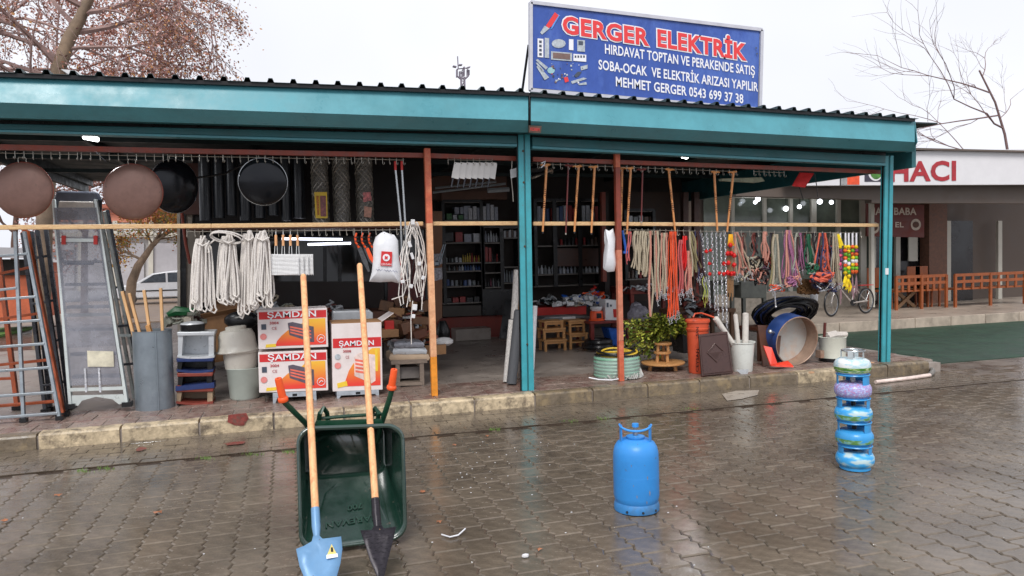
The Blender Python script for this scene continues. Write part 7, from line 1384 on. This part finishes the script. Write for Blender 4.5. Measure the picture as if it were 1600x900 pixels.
# far low hedge / houses to the right horizon (outside the open left side)
def tree(name, label, trunk_pts, r0, limbs, depth, leaf_mats, nleaf, lsize, bark, seed, lean=0, droop=.0, twig=True, spread=1.0, lenf=.72):
    random.seed(seed); t = thing(name, label, 'tree', trunk_pts[0]); m = MB(); n = len(trunk_pts)
    m.tube(trunk_pts, [r0 * (1 - .55 * i / (n - 1)) for i in range(n)], 10); lv = [MB() for _ in leaf_mats]; tips = []
    br = MB(); 
    def grow(p, d, L, r, dep):
        pts = [p]; q = p.copy(); dd = d.copy()
        for i in range(4):
            dd = (dd + V((random.gauss(0, .16), random.gauss(0, .16), random.gauss(0, .12) - droop * (depth - dep + 1) * .12))).normalized(); q = q + dd * L / 4; pts.append(q.copy())
        br.tube(pts, [r * (1 - .5 * i / 4) for i in range(5)], 5 if r > .02 else 3)
        if dep <= 0: tips.extend(pts[1:]); return
        if dep <= 2: tips.extend(pts[2:])
        for k in range(3 if dep > 1 else 4):
            i = random.choice((1, 2, 3, 4)) if k else 4; a = V((random.gauss(0, 1), random.gauss(0, 1), random.gauss(0, .8))).normalized(); nd = (dd * (1.0 if k == 0 else .75) + a * .62 * spread).normalized(); grow(pts[i], nd, L * ru(lenf - .12, lenf + .1), r * .55, dep - 1)
    for (i0, f_, d, L, r) in limbs:
        if d[0] > 0 and seed == 5: L *= .62
        p = trunk_pts[i0].lerp(trunk_pts[min(i0 + 1, n - 1)], f_); grow(p, V(d).normalized(), L, r, depth)
    part('trunk', m, bark, t, smooth=True); part('branches', br, M('pink_twig', (150, 124, 118), .8, 0, .2, 6) if seed in (5, 9) else bark, t)
    if nleaf:
        for k in range(nleaf):
            p = random.choice(tips) + V((random.gauss(0, .13), random.gauss(0, .13), random.gauss(0, .13) - .05)); s = lsize * ru(.6, 1.3); u = V((random.gauss(0, 1), random.gauss(0, 1), random.gauss(0, 1))).normalized() * s; w = u.cross(V((rnd() - .5, rnd() - .5, rnd() - .5))).normalized() * s * .6
            lv[int(rnd() * len(lv))].add([p - u * .5, p + w * .5, p + u * .5, p - w * .5 + u * .1], [(0, 1, 2, 3)])
        for q, mt in zip(lv, leaf_mats): o = part('foliage', q, mt, t); o['kind'] = 'stuff'
    return t
BARK = M('plane_bark', (128, 110, 92), .8, 0, .45, 3, bump=.4, bscale=12); BARKD = M('dark_bark', (92, 70, 62), .8, 0, .3, 6)
LV = [M('dry_leaf_brown', (176, 120, 98), .7, 0, .3, 3), M('dry_leaf_pink', (196, 152, 144), .7, 0, .3, 3), M('dry_leaf_dark', (140, 100, 92), .7, 0, .3, 3), M('dry_leaf_ochre', (186, 136, 84), .7, 0, .3, 3)]  # dry tones, lightened to paint in a backlit, overexposed look
YT1 = 17.5; tp = [V((P(60, 470, YT1).x, YT1, 0)), P(70, 330, YT1), P(92, 105, YT1), P(108, 60, YT1), P(125, 30, YT1), P(138, 0, YT1), P(160, -70, YT1), P(190, -150, YT1)]
X = lambda x, y, z: (x, y, z)
tree('plane_tree', 'big plane tree with sparse brown dry leaves behind the canopy at the left', tp, .17, [(2, .2, X(-.9, .1, .9), 1.9, .06), (2, .6, X(.9, -.1, .25), 2.0, .05), (2, .0, X(-.6, -.3, .6), 1.9, .06), (1, .9, X(-1, .2, .35), 2.0, .06), (1, .85, X(.9, .3, .1), 1.8, .05), (3, .3, X(1, .1, .42), 2.3, .07), (3, .6, X(-.5, .2, .9), 1.9, .06), (4, .3, X(.95, -.2, .35), 2.3, .06), (4, .6, X(-.8, -.2, .6), 2.0, .06), (5, .3, X(1, .2, .2), 2.4, .07), (5, .6, X(-.9, .2, .5), 2.2, .06), (6, .3, X(.9, -.2, .3), 2.2, .06), (6, .5, X(-.6, -.2, .6), 2, .05), (1, .75, X(-.8, -.4, .5), 2.2, .05), (5, .9, X(.8, .3, -.1), 2.2, .05)], 4, LV, 17000, .064, BARK, 5, droop=.35)
YT2 = 24.; tp = [V((P(-90, 470, YT2).x, YT2, 0)), P(-80, 300, YT2), P(-60, 120, YT2), P(-40, 20, YT2)]
tree('plane_tree', 'second brown-leaved tree mostly outside the frame at the far left, behind the first', tp, .22, [(1, .4, X(.9, 0, .5), 2.6, .07), (1, .8, X(.9, .2, .3), 2.6, .07), (2, .1, X(1, 0, .4), 2.8, .07), (2, .5, X(.6, 0, .8), 2.6, .07), (2, .9, X(1, 0, .1), 2.8, .06), (0, .9, X(1, 0, .6), 2.4, .05)], 4, LV[:3], 22000, .1, BARKD, 9, droop=.3)
YT3 = 26.; tp = [V((P(198, 455, YT3).x, YT3, 0)), P(206, 440, YT3), P(216, 415, YT3), P(228, 398, YT3), P(240, 380, YT3)]
AL = [M('autumn_yellow', (196, 150, 50), .7, 0, .3, 3), M('autumn_rust', (176, 104, 56), .7, 0, .3, 3), M('autumn_olive', (120, 116, 50), .7, 0, .3, 3)]
tree('small_tree', 'small leaning tree with yellow and rust autumn leaves in front of the white car', tp, .17, [(2, .5, X(-.6, 0, .5), .7, .05), (3, .2, X(.3, 0, .8), .8, .05), (3, .5, X(.9, 0, .4), .9, .05), (3, .9, X(.2, 0, 1), .9, .05), (3, .9, X(.9, 0, .9), .9, .05), (3, .9, X(-.4, 0, .8), .7, .04)], 3, AL, 4200, .085, BARK, 12)
YT4 = 20.; tp = [V((P(1590, 470, YT4).x, YT4, 0)), P(1585, 300, YT4), P(1570, 210, YT4), P(1555, 160, YT4), P(1530, 110, YT4)]
tree('bare_tree', 'leafless tree whose thin twigs rise above the right end of the canopy', tp, .06, [(1, .5, X(-1, 0, .25), 2.4, .035), (2, .2, X(-1, -.2, .2), 2.8, .035), (2, .6, X(-1, .1, .15), 2.8, .03), (3, .3, X(-1, 0, .3), 2.6, .03), (3, .8, X(.5, 0, .8), 1.2, .02), (2, .5, X(.9, 0, .6), 1.4, .02)], 3, [], 0, 0, M('pale_twig', (124, 100, 98), .8), 21, droop=-.05, spread=.75)
# trees seen in the gap under the roof at left
for k, (x, l) in enumerate(((20, 'thin dry tree seen under the canopy edge at the far left'), (130, 'thin dry tree seen between the ladder top and the brown griddle'))):
    Y = 30.; tp = [V((P(x, 450, Y).x, Y, 0)), P(x + 2, 380, Y), P(x + 6, 330, Y), P(x + 10, 270, Y)]
    tree('dry_tree', l, tp, .13, [(1, .3, X(-.7, 0, .7), 2.0, .05), (1, .8, X(.8, 0, .6), 2.0, .05), (2, .2, X(-.8, 0, .5), 2.0, .05), (2, .6, X(.9, 0, .5), 2.0, .05), (2, .9, X(0, 0, 1), 2.0, .05)], 3, LV[:3], 3500, .09, BARKD, 30 + k)
# telecom mast
YM = 62.; ms = thing('telecom_mast', 'distant telecom mast with antenna ring rising over the roof', 'mast', V((P(722, 400, YM).x, YM, 0))); MM = M('mast_grey', (130, 122, 134), .5, .2)
b = P(723, 134, YM); k = mpp(YM, 722)
m = MB()
for dx in (-2.6, 2.6): m.tube([V((b.x + dx * k, YM, 0)), P(723 + dx, 120, YM)], .09, 6)
for i in range(26): z = b.z - 14 + i * .6; m.tube([V((b.x - 2.6 * k, YM, z)), V((b.x + 2.6 * k, YM, z + (.6 if i % 2 else 0)))], .04, 4)
part('lattice', m, MM, ms); part('lightning_rod', MB().tube([P(716, 108, YM), P(715, 88, YM)], .05, 5), MM, ms)
for x, y0, y1 in ((714.5, 108, 120), (719, 111, 122), (725.5, 104, 118), (731, 108, 120), (723, 112, 120), (733, 109, 117)): part('antenna', MB().pp([(x - 1, y0), (x + 1, y0), (x + 1, y1), (x - 1, y1)], YM, .3), MM, ms)
part('ring', MB().tube([P(714, 119, YM), P(719, 123, YM), P(727, 123, YM), P(732, 118, YM)], .08, 5).tube([P(714, 108, YM), P(732, 106, YM)], .05, 5), MM, ms)
for x, y, s in ((711, 103.5, -.3), (720, 101, 0), (732.5, 105, .3)): part('dish', MB().pp([(x - 2.5, y + s * 2 - 1), (x + 2.5, y - s * 2 - 1), (x + 2.5, y - s * 2 + .6), (x - 2.5, y + s * 2 + .6)], YM - .5, .4), MM, ms)
# road continuing to the right beyond the shops
struct(part('far_paving', MB().box(16.3, 60, -8, 12, -.08, -.012), M('far_paving_grey', (120, 108, 98), .35, 0, .2, 1.5, rvar=.2), origin=(0, 0, 0)))
b3 = thing('far_house', 'plain pale house closing the street at the far right', 'house', (40, 6, 0)); part('wall', MB().box(34, 44, 4, 22, 0, 5.5), WW, b3); part('roof', MB().prism([V((33.6, 3.6, 5.5)), V((44.4, 3.6, 5.5)), V((39, 3.6, 8))], (0, 19, 0)), M('roof_tile_red', (170, 96, 76)), b3)
